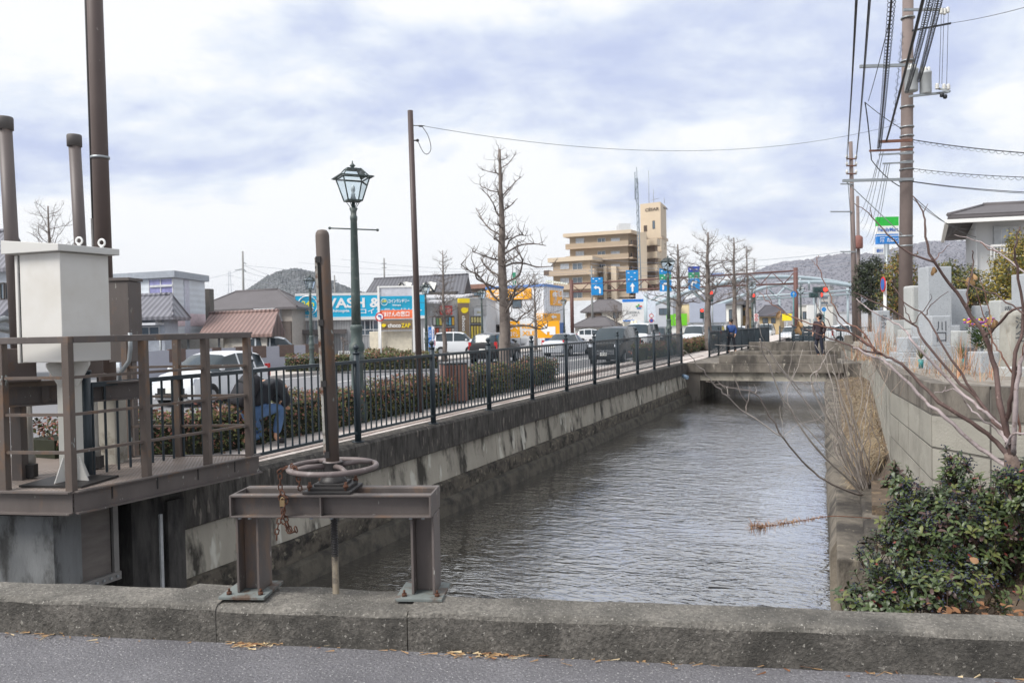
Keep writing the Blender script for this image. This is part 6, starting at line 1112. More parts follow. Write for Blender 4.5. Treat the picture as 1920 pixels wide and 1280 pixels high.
cvs = thing('shop_sign', 'tall shop pylon sign with green, white and blue bands left of the big pole', 'pylon sign', tuple(foot(1664, 70))); D = 70
b = MB(); pix_box(b, 1643, 424, 1683, 439, D, .4); w_ = b.build('white_band', m_white, cvs, world=True); b = MB(); pix_box(b, 1643, 407, 1683, 423.9, D, .4); b.build('green_band', mat('shop_green', (40, 176, 60), .5), cvs, world=True); b = MB(); pix_box(b, 1643, 439.1, 1683, 441.5, D, .4); pix_box(b, 1643, 443, 1683, 457.5, D, .4); bb_ = b.build('blue_band', mat('shop_blue', (30, 120, 196), .5), cvs, world=True); b = MB(); pix_box(b, 1643, 441.6, 1683, 442.9, D, .39); b.build('white_strip', m_white, cvs, world=True)
b = MB(); pix_text(b, 'FamilyMart', 1645, 437, 1682, 427.5, D, .22); b.build('sign_lettering', BLU, w_, world=True); b = MB(); pix_text(b, '酒', 1648, 455, 1657, 445.5, D, .22); pix_text(b, 'たばこ', 1661, 454, 1681, 446.5, D, .22); b.build('sign_lettering', TW, bb_, world=True); b = MB(); pix_pole(b, 1664, 458, D, r=.2); b.build('post', m_zinc, cvs, world=True)
bk_ = thing('bank_sign', 'small white sign with blue characters below the shop sign', 'signboard', tuple(foot(1649, 72))); b = MB(); pix_box(b, 1638, 464, 1659, 477, 72, .3); q = b.build('board', m_white, bk_, world=True); b = MB(); pix_text(b, '銀行', 1642, 474, 1654, 467, 72, .17); b.build('sign_lettering', BLU, q, world=True); b = MB(); pix_pole(b, 1648, 477, 72, r=.12); b.build('post', m_zinc, bk_, world=True)
gs_ = thing('green_banner', 'tall green and white banner sign behind the big bare tree', 'signboard', tuple(foot(966, 105))); b = MB(); pix_box(b, 961, 511, 970, 537, 105, .1); q = b.build('panel', mat('teal_green', (30, 150, 110), .5), gs_, world=True); b = MB(); pix_text(b, '買う', 963, 535, 968, 520, 105, .07); b.build('sign_lettering', TW, q, world=True); b = MB(); pix_pole(b, 970.5, 500, 105, r=.12); b.build('post', m_zinc, gs_, world=True)
# gantry with the blue direction signs
gn = thing('sign_gantry', 'brown truss gantry spanning the street', 'sign gantry', tuple(foot(1073, 90))); m_gn = mat('gantry_brown', (98, 66, 60), .6, .1, 3); GLp, GRp = foot(1073, 90), foot(1493, 76); zl_, zr_ = zat(1073, 525, 90), zat(1493, 502, 76)
for P, zt in ((GLp, zl_), (GRp, zr_)): b = MB(); b.tube([P, Vector((P.x, P.y, zt))], .21, 12); b.build('gantry_post', m_gn, gn, world=True)
gd = GRp - GLp; up_ = lambda t, px0, px1, yl, yr: None
def gpt(t, low): za = zat(1073, 546, 90) if low else zat(1073, 533, 90) ; zb = zat(1493, 533, 76) if low else zat(1493, 509, 76); za2, zb2 = (zl_ - 1.35, zr_ - 1.5) if low else (zl_ - .45, zr_ - .3); p = GLp.lerp(GRp, t); return Vector((p.x, p.y, za2 + (zb2 - za2) * t))
b = MB()
for low in (0, 1): b.tube([gpt(0, low), gpt(1, low)], .085, 8)
b.build('gantry_chord', m_gn, gn, world=True); b = MB()
for k in range(22): b.tube([gpt(k / 22, k % 2), gpt((k + 1) / 22, (k + 1) % 2)], .05, 5)
b.build('gantry_bracing', m_gn, gn, world=True)
SB_ = mat('direction_blue', (20, 136, 204), .5, .03); SN = mat('motorway_blue', (24, 66, 170), .5); SGm = mat('motorway_green', (40, 150, 110), .5)
A_L = [(.0, .72), (.35, .98), (.35, .82), (.72, .82), (1.0, .55), (1.0, 0), (.76, 0), (.76, .5), (.64, .62), (.35, .62), (.35, .46)]; A_S = [(.38, 0), (.62, 0), (.62, .58), (.85, .58), (.5, 1), (.15, .58), (.38, .58)]; A_R = [(1 - x, y) for x, y in A_L][::-1]
for px, w, y0, y1, y2, y3, arr, top, lab in ((1119, 22, 520, 531, 532, 553, A_L, 'b', 'blue overhead sign with a left turn arrow'), (1185, 22.5, 506.5, 527, 528, 549.5, A_S, 'b', 'blue overhead sign with a straight ahead arrow'), (1247.5, 22, 503, 524, 525, 546, A_R, 'g', 'blue overhead sign with a right turn arrow half hidden by the lantern lamp'), (1301, 21.5, 499.5, 521, 522, 543, A_R, 'n', 'rightmost blue overhead sign, right turn arrow with dark blue and green top')):
    t_ = (px - 1073) / 420; D = 90 - 14 * t_ - 1.1; t = thing('direction_sign', lab, 'road sign', tuple(atd(px, y3, D)), 0, 'blue overhead direction signs'); b = MB(); pix_box(b, px - w / 2 + .6, y2, px + w / 2 + .6, y3, D, .08); pl_ = b.build('arrow_panel', SB_, t, world=True)
    b = MB(); o = atd(px - w * .26, y3 - 2.5, D) - fwd * .06; W = w * .6 / F * D; H = (y3 - y2 - 5) / F * D; b.prism([(x * W, y * H) for x, y in arr], o, RIGHT, UP, fwd * .02); b.build('white_arrow', TW, pl_, world=True)
    if top == 'b': b = MB(); pix_box(b, px - w / 2, y0, px + w / 2, y1, D, .08); tp_ = b.build('name_panel', SB_, t, world=True)
    elif top == 'n': b = MB(); pix_box(b, px - w / 2, y0, px + w / 2, y0 + 10.5, D, .08); b.build('motorway_panel', SN, t, world=True); b = MB(); pix_box(b, px - w / 2, y0 + 10.8, px + w / 2, y1, D, .08); tp_ = b.build('name_panel', SGm, t, world=True)
    else: b = MB(); pix_box(b, px - w / 2, y0, px + w / 2, y0 + 11, D, .08); b.build('upper_panel', SB_, t, world=True); b = MB(); pix_box(b, px - w / 2, y0 + 11.2, px + w / 2, y1, D, .08); tp_ = b.build('name_panel', SGm, t, world=True)
    b = MB()
    for i, j in ((-.6, .25), (.45, .25), (-.1, .62), (-.55, .85), (.5, .85)):
        if (y1 - y0) < 14 and j > .7: continue
        pix_box(b, px + i * w / 2 - 1.5, y0 + j * (y1 - y0) - .9, px + i * w / 2 + 1.5, y0 + j * (y1 - y0) + .7, D - .06, .03)
    b.build('place_names', TW, tp_, world=True)
t = thing('place_sign', 'pale blue white name sign hanging on the gantry between the bare trees', 'road sign', tuple(atd(1344, 520, 81))); b = MB(); pix_box(b, 1330, 511, 1358, 519.5, 81, .08); q = b.build('name_panel', mat('pale_sign', (190, 206, 232), .5), t, world=True); b = MB(); pix_text(b, '美観地区', 1333, 518, 1355, 513, 81, .06); b.build('sign_lettering', BLU, q, world=True)
# pale pipe footbridge behind the gantry
m_pb = mat('pale_bridge_paint', (168, 182, 188), .5, .08, 2); fb = thing('pipe_arch_bridge', 'pale grey pipe arch footbridge over the junction', 'footbridge', tuple(foot(1400, 112)))
def arcp(b, P, D0, D1, r): n = len(P); b.tube(spl([atd(x, y, D0 + (D1 - D0) * i / (n - 1)) for i, (x, y) in enumerate(P)], 4), r, 8)
b = MB(); arcp(b, [(1218, 574), (1262, 556), (1302, 545), (1333, 536), (1400, 523), (1451, 519), (1520, 522), (1595, 534), (1660, 550)], 105, 122, .28); b.build('arch_pipe', m_pb, fb, world=True)
b = MB(); arcp(b, [(1331, 577), (1365, 565), (1398, 552), (1430, 540), (1475, 531), (1540, 529), (1595, 536), (1650, 548)], 100, 116, .25); b.build('arch_pipe', m_pb, fb, world=True)
b = MB()
for a, c in (((1296, 546), (1331, 574)), ((1300, 543), (1331, 577)), ((1420, 556), (1640, 541)), ((1400, 562), (1640, 549)), ((1440, 540), (1455, 556)), ((1455, 556), (1476, 534)), ((1460, 532), (1500, 553)), ((1380, 545), (1420, 525)), ((1517, 530), (1517, 543)), ((1500, 523), (1503, 545)), ((1216, 566), (1240, 552)), ((1228, 558), (1302, 528))): b.tube([atd(*a, 110), atd(*c, 112)], .13, 6)
b.build('bracing', m_pb, fb, world=True)
for px, y, D in ((1331.5, 572, 100), (1212, 551, 104), (1527, 549, 112), (1590, 540, 112), (1462, 556, 112)): b = MB(); pix_pole(b, px, y, D, r=.30 if px < 1340 else .16); b.build('bridge_post', m_pb, fb, world=True)
# traffic signals
SGb = mat('signal_housing', (70, 84, 86), .5); LR = mat('signal_red', (255, 50, 34), .4, 0, emit=2.2); LO = mat('signal_off', (40, 66, 66), .3)
def signal(label, px, py, D, vert, lit=True):
    t = thing('traffic_signal', label, 'traffic light', tuple(atd(px, py, D)), 0, 'red traffic lights at the junction'); b = MB(); s_ = .30; c = atd(px, py, D); d = UP if vert else RIGHT; b.beam(c - d * .55, c + d * .55, .2, .42, 0, tuple(RIGHT if vert else UP)); b.build('housing', SGb, t, world=True)
    for k in (-1, 0, 1): b = MB(); disc(b, c + d * (k * .34) - fwd * .16, .15, .04); on = (k == 1); b.build('lens', LR if on else LO, t, world=True)
    b = MB(); q = foot(px + 3 * (0 if not vert else 1), D + .3); b.tube([q, Vector((q.x, q.y, c.z + .3))], .09, 6); b.tube([Vector((q.x, q.y, c.z)), c], .05, 5); b.build('signal_post', m_zinc, t, world=True)
signal('upright red traffic light by the tall leaning bare tree', 1333, 555, 80, True); signal('upright red traffic light by the rightmost bare tree', 1412, 560, 84, True); signal('small upright red traffic light in front of the blank billboard', 1316, 588, 88, True); signal('horizontal red traffic light right of the gantry post', 1538, 543, 60, False); signal('lower horizontal red traffic light above the walking man', 1530, 553, 64, False)
for px, py_, D, y1, lab in ((1488, 552, 52, 640, 'round blue road sign on a green pole by the canal'), (1545, 580, 70, 640, 'small round blue sign behind the walking man')):
    t = thing('blue_road_sign', lab, 'road sign', tuple(foot(px, D, 0))); b = MB(); pix_pole(b, px + .5, py_ - 3, D, r=.04, z=-.02); b.build('pole', mat('teal_pole', (70, 120, 120), .5), t, world=True); c = atd(px, py_, D - .06); b = MB(); disc(b, c, 5.7 / F * D if D < 60 else .2); q = b.build('sign_plate', mat('sign_sky_blue', (30, 130, 210), .5), t, world=True)
    if D < 60: b = MB(); b.prism([(-.02, -.12), (.03, -.12), (.03, .02), (.08, .02), (.0, .13), (-.07, .02), (-.02, .02)], c - fwd * .015, RIGHT, UP, fwd * .01); b.build('white_arrow', TW, q, world=True)
ms = thing('route_sign', 'white board with round red signs beside the distant lantern lamp', 'road sign', tuple(foot(1418, 78))); b = MB(); pix_box(b, 1414, 588, 1422, 603, 78, .08); q = b.build('board', m_white, ms, world=True); b = MB(); b.ring(atd(1418, 591.5, 77.9), .13, .03, 14, 5, 0, fwd); b.ring(atd(1418, 599, 77.9), .13, .03, 14, 5, 0, fwd); b.build('red_rings', RED, q, world=True); b = MB(); pix_pole(b, 1418, 603, 78.1, r=.04); b.build('pole', m_zinc, ms, world=True)
# ------------------------------------------------------------------ cars
m_ty = mat('tyre', (26, 26, 28), .8, .1); m_rim = mat('wheel_rim', (150, 152, 156), .35, .1, metal=.6); m_cg = mat('car_glass', (50, 60, 66), .08, .1, 2, spec=.45); m_blk = mat('black_trim', (24, 25, 27), .5); m_hl = mat('headlight', (206, 212, 220), .1, .05, spec=.9); m_tl = mat('tail_light', (176, 26, 28), .25, .05, spec=.7); m_pl = mat('number_plate', (220, 220, 214), .5)
# stations: x, bottom, belt, roof, half width at belt, half width of roof
SHAPES = {
 'hatch': ([(1.80, .28, .60, .66, .58, .46), (1.72, .22, .76, .83, .74, .60), (1.30, .20, .90, .97, .80, .70), (.98, .20, .95, 1.02, .82, .70), (.60, .20, .96, 1.27, .82, .66), (.28, .20, .96, 1.44, .82, .63), (-.20, .20, .97, 1.52, .82, .63), (-.27, .20, .97, 1.52, .82, .63), (-.90, .20, .98, 1.51, .82, .62), (-.98, .20, .98, 1.50, .82, .62), (-1.42, .20, 1.0, 1.42, .80, .60), (-1.70, .22, .98, 1.06, .77, .64), (-1.79, .28, .70, .76, .68, .58)], [(.98, .28), (.28, -.20), (-.27, -.90), (-.98, -1.42)], [(.98, .28), (-1.42, -1.70)], 1.12, -1.14, .29),
 'van': ([(2.34, .30, .72, .80, .66, .54), (2.26, .24, .95, 1.02, .80, .68), (1.75, .22, 1.05, 1.12, .84, .74), (1.50, .22, 1.08, 1.16, .84, .74), (1.0, .22, 1.08, 1.58, .84, .70), (.70, .22, 1.08, 1.76, .84, .68), (.05, .22, 1.08, 1.84, .84, .68), (-.03, .22, 1.08, 1.84, .84, .68), (-1.0, .22, 1.08, 1.84, .84, .67), (-1.1, .22, 1.08, 1.83, .84, .67), (-2.05, .22, 1.08, 1.78, .83, .66), (-2.24, .24, 1.05, 1.2, .81, .72), (-2.32, .30, .80, .86, .74, .66)], [(1.50, .70), (.70, .05), (-.03, -1.0), (-1.1, -2.05)], [(1.50, .70), (-2.05, -2.24)], 1.45, -1.45, .33),
 'onebox': ([(2.35, .32, .90, .98, .70, .6), (2.28, .26, 1.15, 1.22, .82, .72), (2.05, .24, 1.2, 1.3, .85, .76), (1.55, .24, 1.2, 1.92, .85, .72), (1.0, .24, 1.2, 2.0, .85, .72), (.92, .24, 1.2, 2.0, .85, .72), (-.3, .24, 1.2, 2.0, .85, .72), (-.4, .24, 1.2, 2.0, .85, .72), (-2.1, .24, 1.2, 1.97, .85, .71), (-2.28, .26, 1.18, 1.4, .83, .74), (-2.34, .32, .9, .96, .78, .7)], [(2.05, 1.0), (.92, -.3), (-.4, -2.1)], [(2.05, 1.55), (-2.1, -2.28)], 1.5, -1.35, .33),
 'sedan': ([(2.25, .28, .56, .62, .60, .5), (2.16, .22, .72, .78, .78, .64), (1.4, .20, .86, .93, .84, .74), (.95, .20, .90, .97, .85, .74), (.25, .20, .92, 1.38, .85, .62), (-.1, .20, .92, 1.45, .85, .6), (-.18, .20, .92, 1.45, .85, .6), (-.85, .20, .93, 1.41, .85, .6), (-1.5, .20, .95, 1.03, .84, .68), (-2.1, .22, .95, 1.0, .80, .68), (-2.25, .28, .8, .85, .7, .6)], [(.95, -.1), (-.18, -.85), (-.85, -1.5)], [(.95, .25), (-.85, -1.5)], 1.4, -1.35, .31),
 'suv': ([(2.0, .36, .76, .83, .64, .52), (1.93, .28, .95, 1.02, .8, .66), (1.3, .26, 1.03, 1.1, .84, .74), (.95, .26, 1.05, 1.13, .84, .74), (.35, .26, 1.05, 1.55, .84, .66), (-.1, .26, 1.06, 1.66, .84, .65), (-.18, .26, 1.06, 1.66, .84, .65), (-.95, .26, 1.07, 1.64, .84, .65), (-1.05, .26, 1.08, 1.63, .84, .65), (-1.65, .26, 1.12, 1.55, .83, .63), (-1.9, .3, 1.08, 1.16, .8, .68), (-1.98, .38, .85, .9, .74, .62)], [(.95, -.1), (-.18, -.95), (-1.05, -1.65)], [(.95, .35), (-1.65, -1.9)], 1.22, -1.22, .36),
 'kei': ([(1.68, .30, .72, .8, .56, .46), (1.62, .24, .92, 1.0, .68, .56), (1.3, .22, .98, 1.08, .72, .62), (1.08, .22, 1.0, 1.12, .73, .62), (.62, .22, 1.0, 1.58, .73, .6), (.3, .22, 1.0, 1.66, .73, .6), (-.1, .22, 1.0, 1.68, .73, .6), (-.17, .22, 1.0, 1.68, .73, .6), (-.85, .22, 1.0, 1.68, .73, .6), (-.93, .22, 1.0, 1.67, .73, .6), (-1.45, .22, 1.02, 1.62, .72, .58), (-1.6, .24, 1.0, 1.14, .7, .6), (-1.67, .3, .8, .86, .64, .56)], [(1.08, .3), (.3, -.1), (-.17, -.85), (-.93, -1.45)], [(1.08, .62), (-1.45, -1.6)], 1.08, -1.08, .28)}
def car(kind, label, px, D, rz, col, sc=1.0, plate=True, grille=False, z=GZ, spare=False):
    st, side, topg, fx, rx, wr = SHAPES[kind]; p = foot(px, D, z); t = thing('parked_car' if False else 'car', label, 'car', tuple(p), rz, 'cars on the street and car parks')
    m = mat('car_paint_%d_%d_%d' % col, col, .3, .02, 1, spec=.4, coat=.35); body, glass = MB(), MB(); V = []
    for x, zl, zb, zr, wb, wf in st:
        V.append([(x, y * s_, zz) for s_ in (1,) for y, zz in ((0, zl), (wb * .9, zl), (wb, zl + .35 * (zb - zl)), (wb * .985, zb), (wf, zr - .06), (wf * .84, zr - .012), (0, zr + .012))])
    ins = lambda a, c, L: any(a <= h + 1e-6 and c >= l - 1e-6 for h, l in L)
    for i in range(len(V) - 1):
        for k in range(6):
            q = [V[i][k], V[i + 1][k], V[i + 1][k + 1], V[i][k + 1]]; a, c = st[i][0], st[i + 1][0]
            tgt = glass if (k == 3 and ins(a, c, side)) or (k in (4, 5) and ins(a, c, topg)) else body
            tgt.add(q, [(0, 1, 2, 3)], 0, True); tgt.add([(x, -y, zz) for x, y, zz in q], [(3, 2, 1, 0)], 0, True)
    for i in (0, -1):
        e = V[i]; e2 = [(x, -y, zz) for x, y, zz in reversed(e[1:-1])]; body.add(e + e2, [tuple(range(len(e) + len(e2)))])
    import bmesh
    def weld(o):
        bm2 = bmesh.new(); bm2.from_mesh(o.data); bmesh.ops.remove_doubles(bm2, verts=bm2.verts, dist=.002); bmesh.ops.recalc_face_normals(bm2, faces=bm2.faces); bm2.to_mesh(o.data); bm2.free(); o.data.set_sharp_from_angle(angle=RAD(38))
    o = body.build('body', m, t); weld(o); g_ = glass.build('windows', m_cg, t); weld(g_)
    W = st[3][4]
    for x in (fx, rx):
        for s_ in (1, -1):
            b = MB(); b.tube([(x, s_ * (W - .17), wr), (x, s_ * (W + .012), wr)], wr, 18); w_ = b.build('wheel', m_ty, t); b = MB(); b.tube([(x, s_ * (W + .0), wr), (x, s_ * (W + .022), wr)], wr * .62, 14); b.build('rim', m_rim, w_)
            b = MB(); b.tube([(x, s_ * (W - .1), wr + .02), (x, s_ * (W + .004), wr + .02)], wr * 1.17, 18); b.build('wheel_arch', m_blk, t)
    f, r = st[0], st[-1]; f1, r1 = st[1], st[-2]; dark = col[0] + col[1] + col[2] < 200
    for s_ in (1, -1):
        b = MB(); y = f1[4] * .80; b.prism([(-.16, -.06), (.14, -.05), (.15, .09), (-.10, .06)], (f1[0] + .03, s_ * y, f1[2] - .03), (0, s_, 0), (-.25, 0, 1), (-.14, 0, 0)); b.build('headlight', m_hl, t)
        b = MB(); b.lohi((r1[0] - .035, s_ * (r1[4] - .14), r1[2] - .30), (r1[0] + .10, s_ * (r1[4] + .012), r1[2] + .10)); b.build('tail_light', m_tl, t)
        b = MB(); ms = next(q for q in st if q[0] < st[2][0] - .2 and q[3] - q[2] < .3) if False else st[3]; b.ball((ms[0] - .22, s_ * (W + .10), ms[2] + .10), .085, 7, 0, .75); b.build('wing_mirror', m if not dark else m_blk, t)
    b = MB(); b.lohi((f[0] - .06, -f[4] * .80, f[2] - .26), (f[0] + .012, f[4] * .80, f[2] - .04)); gr = b.build('grille', m_blk, t)
    b = MB(); b.lohi((f[0] - .06, -f[4] * .95, f[1] + .0), (f[0] + .010, f[4] * .95, f[1] + .13)); b.build('bumper_intake', m_blk, t)
    if grille:
        b = MB()
        for k in range(3): b.lohi((f[0] + .013, -f[4] * .86, f[2] - .22 + k * .085), (f[0] + .03, f[4] * .86, f[2] - .185 + k * .085))
        b.box((f[0] + .035, 0, f[2] - .06), (.03, .12, .09)); b.build('chrome_bars', mat('chrome', (206, 210, 214), .15, .02, metal=.9), gr)
    for x, d in ((f[0], 1), (r[0], -1)): b = MB(); b.box((x + d * .02, 0, f[1] + (.22 if d > 0 else .38)), (.014, .33, .165)); b.build('number_plate', m_pl, t)
    t.scale = (sc,) * 3; return t
NEG, POS = -pi / 2, pi / 2
WH = (214, 217, 220); BK = (10, 11, 14)
car('hatch', 'white compact car behind the sluice platform railing', 398, 23.0, NEG + .10, WH, .96)
car('suv', 'black hatchback seen from behind at the foot of the big bare tree', 928, 44, POS + .08, (15, 15, 19))
car('kei', 'white boxy car parked in front of the gym posters', 856, 58, VIEW - .12, WH, .97)
car('hatch', 'white car partly hidden behind the black hatchback', 984, 80, VIEW - .1, WH)
car('sedan', 'silver sedan seen from behind below the orange arrow board', 1064, 52, POS - .1, (186, 190, 196))
car('hatch', 'white car parked in front of the low white bungalow', 1112, 78, VIEW, WH)
car('van', 'big black minivan with chrome grille coming along the near lane', 1153, 41.5, NEG + .04, BK, 1.02, grille=True)
car('onebox', 'white delivery van behind the black minivan', 1204, 57, NEG + .05, (222, 224, 226))
car('kei', 'dark small car between the white delivery van and the green sign', 1236, 66, NEG, (52, 54, 60))
car('van', 'white minivan facing us between the first two bare street trees', 1304, 64, NEG + .03, WH, .95)
car('kei', 'black boxy car with lit tail lights behind the leaning bare tree', 1344, 78, POS, BK)
car('hatch', 'white car with red tail lights behind the boy', 1388, 76, POS, WH)
car('van', 'dark glazed white van right of the boy', 1436, 82, NEG, (206, 208, 206), .9)
car('sedan', 'white sedan facing us by the blue road sign pole', 1484, 70, NEG, WH)
car('hatch', 'white car behind the walking man', 1592, 66, VIEW, WH)
car('kei', 'white small van parked behind the grey street wall', 512, 44, VIEW + .2, (206, 212, 216))
# ------------------------------------------------------------------ low wall, carport and fence across the street
lw = thing('boundary_wall', 'low grey wall with brown panels along the far side of the street', 'boundary wall', tuple(foot(430, 38)))
wa, wb = foot(228, 33.5), foot(604, 41.5); wd_ = (wb - wa).normalized(); b = MB(); b.beam(wa + UP * .62, wb + UP * .62, .16, 1.25); b.build('grey_wall', mat('grey_render', (156, 158, 168), .8, .06, 1), lw, world=True)
for px0, px1 in ((315, 346), (396, 413), (440, 466), (472, 497), (522, 549), (571, 596)):
    def onw(px):
        d = ray(px, 650); n_ = np.array([wd_.y, -wd_.x, 0]); return Vector(CAM + d * (((np.array(wa) - CAM) @ n_) / (d @ n_)))
    p, q = onw(px0), onw(px1); b = MB(); b.beam(Vector((p.x, p.y, GZ + 1.0)), Vector((q.x, q.y, GZ + 1.0)), .19, .58); b.build('brown_panel', mat('brown_slat_panel', (96, 80, 74), .7), lw, world=True)
cp = thing('carport', 'flat roofed white edged carport behind the low grey wall', 'carport', tuple(foot(380, 40))); p, q = foot(296, 38), foot(464, 40); b = MB(); zc_ = zat(380, 626, 39); b.beam(Vector((p.x, p.y, zc_)), Vector((q.x, q.y, zc_)), 2.4, .09); b.build('roof_deck', mat('carport_roof', (96, 90, 90), .6), cp, world=True); b = MB(); b.beam(Vector((p.x, p.y, zc_ - .10)) - fwd * 1.22, Vector((q.x, q.y, zc_ - .10)) - fwd * 1.22, .05, .14); b.build('white_edge', m_white, cp, world=True)
for px in (300, 352, 410, 458): b = MB(); pix_pole(b, px, 628, 38 + (px - 296) / 84, r=.05); b.build('post', m_zinc, cp, world=True)
sh = thing('shed', 'white shed with shuttered front behind the low grey wall', 'shed', tuple(foot(320, 45))); b = MB(); pix_box(b, 282, 640, 332, 676, 45, 2.5); b.build('wall', m_white, sh, world=True); b = MB(); pix_box(b, 333, 634, 420, 680, 44.5, .2); b.build('shutter', mat('beige_shutter', (150, 146, 138), .6), sh, world=True)
wf_ = thing('white_fence', 'low white mesh fence by the coin laundry', 'fence', tuple(foot(668, 52))); b = MB()
for k in range(18): pix_pole(b, 634 + k * 4, 659, 52, r=.02)
for y in (659, 664, 672): c0, c1 = atd(634, y, 52), atd(702, y, 52); b.tube([c0, c1], .02, 5)
b.build('fence_mesh', m_white, wf_, world=True)
# shops and houses beyond the junction
def simple(label, px0, px1, y0, D, col, roof=None, rcol=(92, 88, 90), wins=(), cat='building', depth=9):
    B = Blk('far_building', label, cat, (px0, D + 1), (px1, D), (px1 + 8, D + depth)); z = B.zc(y0, px1); B.block('wall', mat('far_wall_%d_%d_%d' % col, col, .8, .06, .4), z)
    if roof: B.hip('roof', mat('far_roof_%d_%d_%d' % rcol, rcol, .7, .1, .5), z - .05, z + roof, .5)
    else: B.block('parapet', mat('far_parapet', (160, 160, 162), .7), z + .2, z, o=.12)
    for r in wins: B.window('L', r, WD, GP, 2)
    return B
simple('pale blue grey building right of the billboard posts', 1228, 1262, 566, 118, (176, 180, 188), wins=((1236, 578, 1252, 590),))
simple('beige shop building behind the bright green sign', 1262, 1292, 570, 125, (214, 198, 158), wins=((1268, 584, 1275, 592),))
simple('low white store under the blank billboards', 1290, 1362, 606, 100, (206, 206, 206))
simple('white two storey house left of the tan house', 1362, 1389, 571, 108, (214, 214, 208), .9, (74, 72, 74), ((1367, 580, 1375, 600),))
simple('narrow tan house with gabled roof', 1388, 1402, 576, 112, (190, 160, 108), .8, (120, 116, 116), ((1392, 582, 1397, 592),))
simple('dark roofed house with ochre wall behind the bare trees', 1424, 1462, 592, 105, (190, 166, 124), 1.3, (82, 80, 86), ((1430, 596, 1440, 606), (1446, 596, 1454, 606)))
simple('white shop building behind the brown gantry post', 1497, 1562, 572, 115, (212, 210, 204), wins=((1505, 584, 1515, 598), (1530, 590, 1545, 600)))
simple('grey apartment building far behind the horizontal traffic light', 1534, 1556, 536, 190, (170, 168, 166), wins=((1538, 542, 1552, 548), (1538, 554, 1552, 560), (1538, 566, 1552, 572)), depth=14)
simple('distant white roofed building row', 1060, 1110, 560, 190, (196, 198, 200)); simple('long low grey building far along the street', 1330, 1500, 596, 200, (176, 172, 170)); simple('pale building behind the evergreen tree', 1562, 1660, 585, 140, (190, 192, 196))
ys_ = thing('yellow_sign', 'bright yellow shop sign beyond the junction', 'signboard', tuple(foot(1476, 98))); b = MB(); pix_box(b, 1467, 588, 1484, 601, 98, .2); q = b.build('panel', mat('sign_bright_yellow', (244, 220, 20), .5), ys_, world=True); b = MB(); pix_pole(b, 1476, 601, 98, r=.1); b.build('post', m_zinc, ys_, world=True)
wb_ = thing('white_signboard', 'white board with grey lettering above the walking man', 'signboard', tuple(foot(1520, 80))); b = MB(); pix_box(b, 1513, 572, 1526, 598, 80, .2); q = b.build('panel', m_white, wb_, world=True); b = MB(); pix_pole(b, 1519, 598, 80, r=.08); b.build('post', m_zinc, wb_, world=True)
# railings and bench-like panel near the walking man
fr = thing('panel_fence', 'dark green slatted fence panel left of the walking man', 'fence', tuple(foot(1505, 46, 0))); b = MB()
p, q = foot(1486, 46, 0), foot(1526, 44, 0)
for k in range(5): b.beam(p + UP * (.35 + .17 * k), q + UP * (.35 + .17 * k), .03, .13)
b.build('slats', m_fence, fr, world=True)
for w in (p, q, p.lerp(q, .5)): b = MB(); b.tube([w, w + UP * 1.15], .05, 8); b.build('post', m_fence, fr, world=True)
fr = thing('street_railing', 'dark street railing behind the walking man', 'railing', tuple(foot(1580, 48, 0))); p, q = foot(1462, 52, 0), foot(1640, 46, 0); b = MB()
for z in (.3, .95): b.beam(p + UP * z, q + UP * z, .04, .04)
for k in range(60): w = p.lerp(q, k / 59); b.tube([w + UP * .3, w + UP * .95], .014, 4)
b.build('bars', m_fence, fr, world=True)
for k in range(7): w = p.lerp(q, k / 6); b = MB(); b.tube([w, w + UP * 1.1], .05, 8); b.build('post', m_fence, fr, world=True)
# ------------------------------------------------------------------ graveyard
m_gr = mat('grey_granite', (168, 172, 176), .55, .08, 4, bump=.1, bs=200, c3=(112, 116, 122), s3=110, t3=.62); m_gr2 = mat('pale_granite', (176, 178, 176), .6, .08, 4, c3=(120, 122, 122), s3=110, t3=.62); m_gd = mat('dark_granite', (78, 86, 96), .35, .1, 4, c3=(110, 116, 124), s3=120, t3=.6); m_gb = mat('weathered_stone', (156, 154, 146), .9, .18, 5, bump=.3, bs=60, c2=(126, 122, 112), s2=4); m_eng = mat('engraving', (70, 74, 80), .8)
def grave(label, px0, px1, y0, y1, D, m, dp=.26, base=True, txt=None, rot=0.0, round_=.012, zb=.80, taper=1.0):
    c = atd((px0 + px1) / 2, y1, D); w = (px1 - px0) / F * D; zt = zat((px0 + px1) / 2, y0, D); t = thing('gravestone', label, 'gravestone', (c.x, c.y, zb), VIEW + rot, 'gravestones above the block wall'); h = zt - zb; zs = max(zat(0 * px0 + (px0 + px1) / 2, y1, D) - zb, .12) if base else 0
    b = MB(); W2 = w / 2; b.prism([(-W2, zs), (W2, zs), (W2 * taper, h), (-W2 * taper, h)], (0, -dp / 2, 0), (1, 0, 0), (0, 0, 1), (0, dp, 0)); s_ = b.build('stele', m, t, bevel=round_)
    if base:
        k = zs / 2; b = MB(); b.box((0, 0, zs - k / 2), (w * 1.45, dp * 1.5, k)); b.build('upper_plinth', m, t, bevel=.008); b = MB(); b.box((0, 0, k / 2), (w * 2.0, dp * 2.1, k)); b.build('lower_plinth', m, t, bevel=.008)
    if txt:
        b = MB(); n = len(txt); ch = min(w * .5, (h - zs) * .8 / n)
        for i, q in enumerate(txt): text(b, q, (-ch / 2, -dp / 2 - .003, h - .08 * h - (i + 1) * ch * 1.12), (1, 0, 0), (0, 0, 1), ch, ch, 0)
        b.build('engraving', m_eng, s_)
    return t
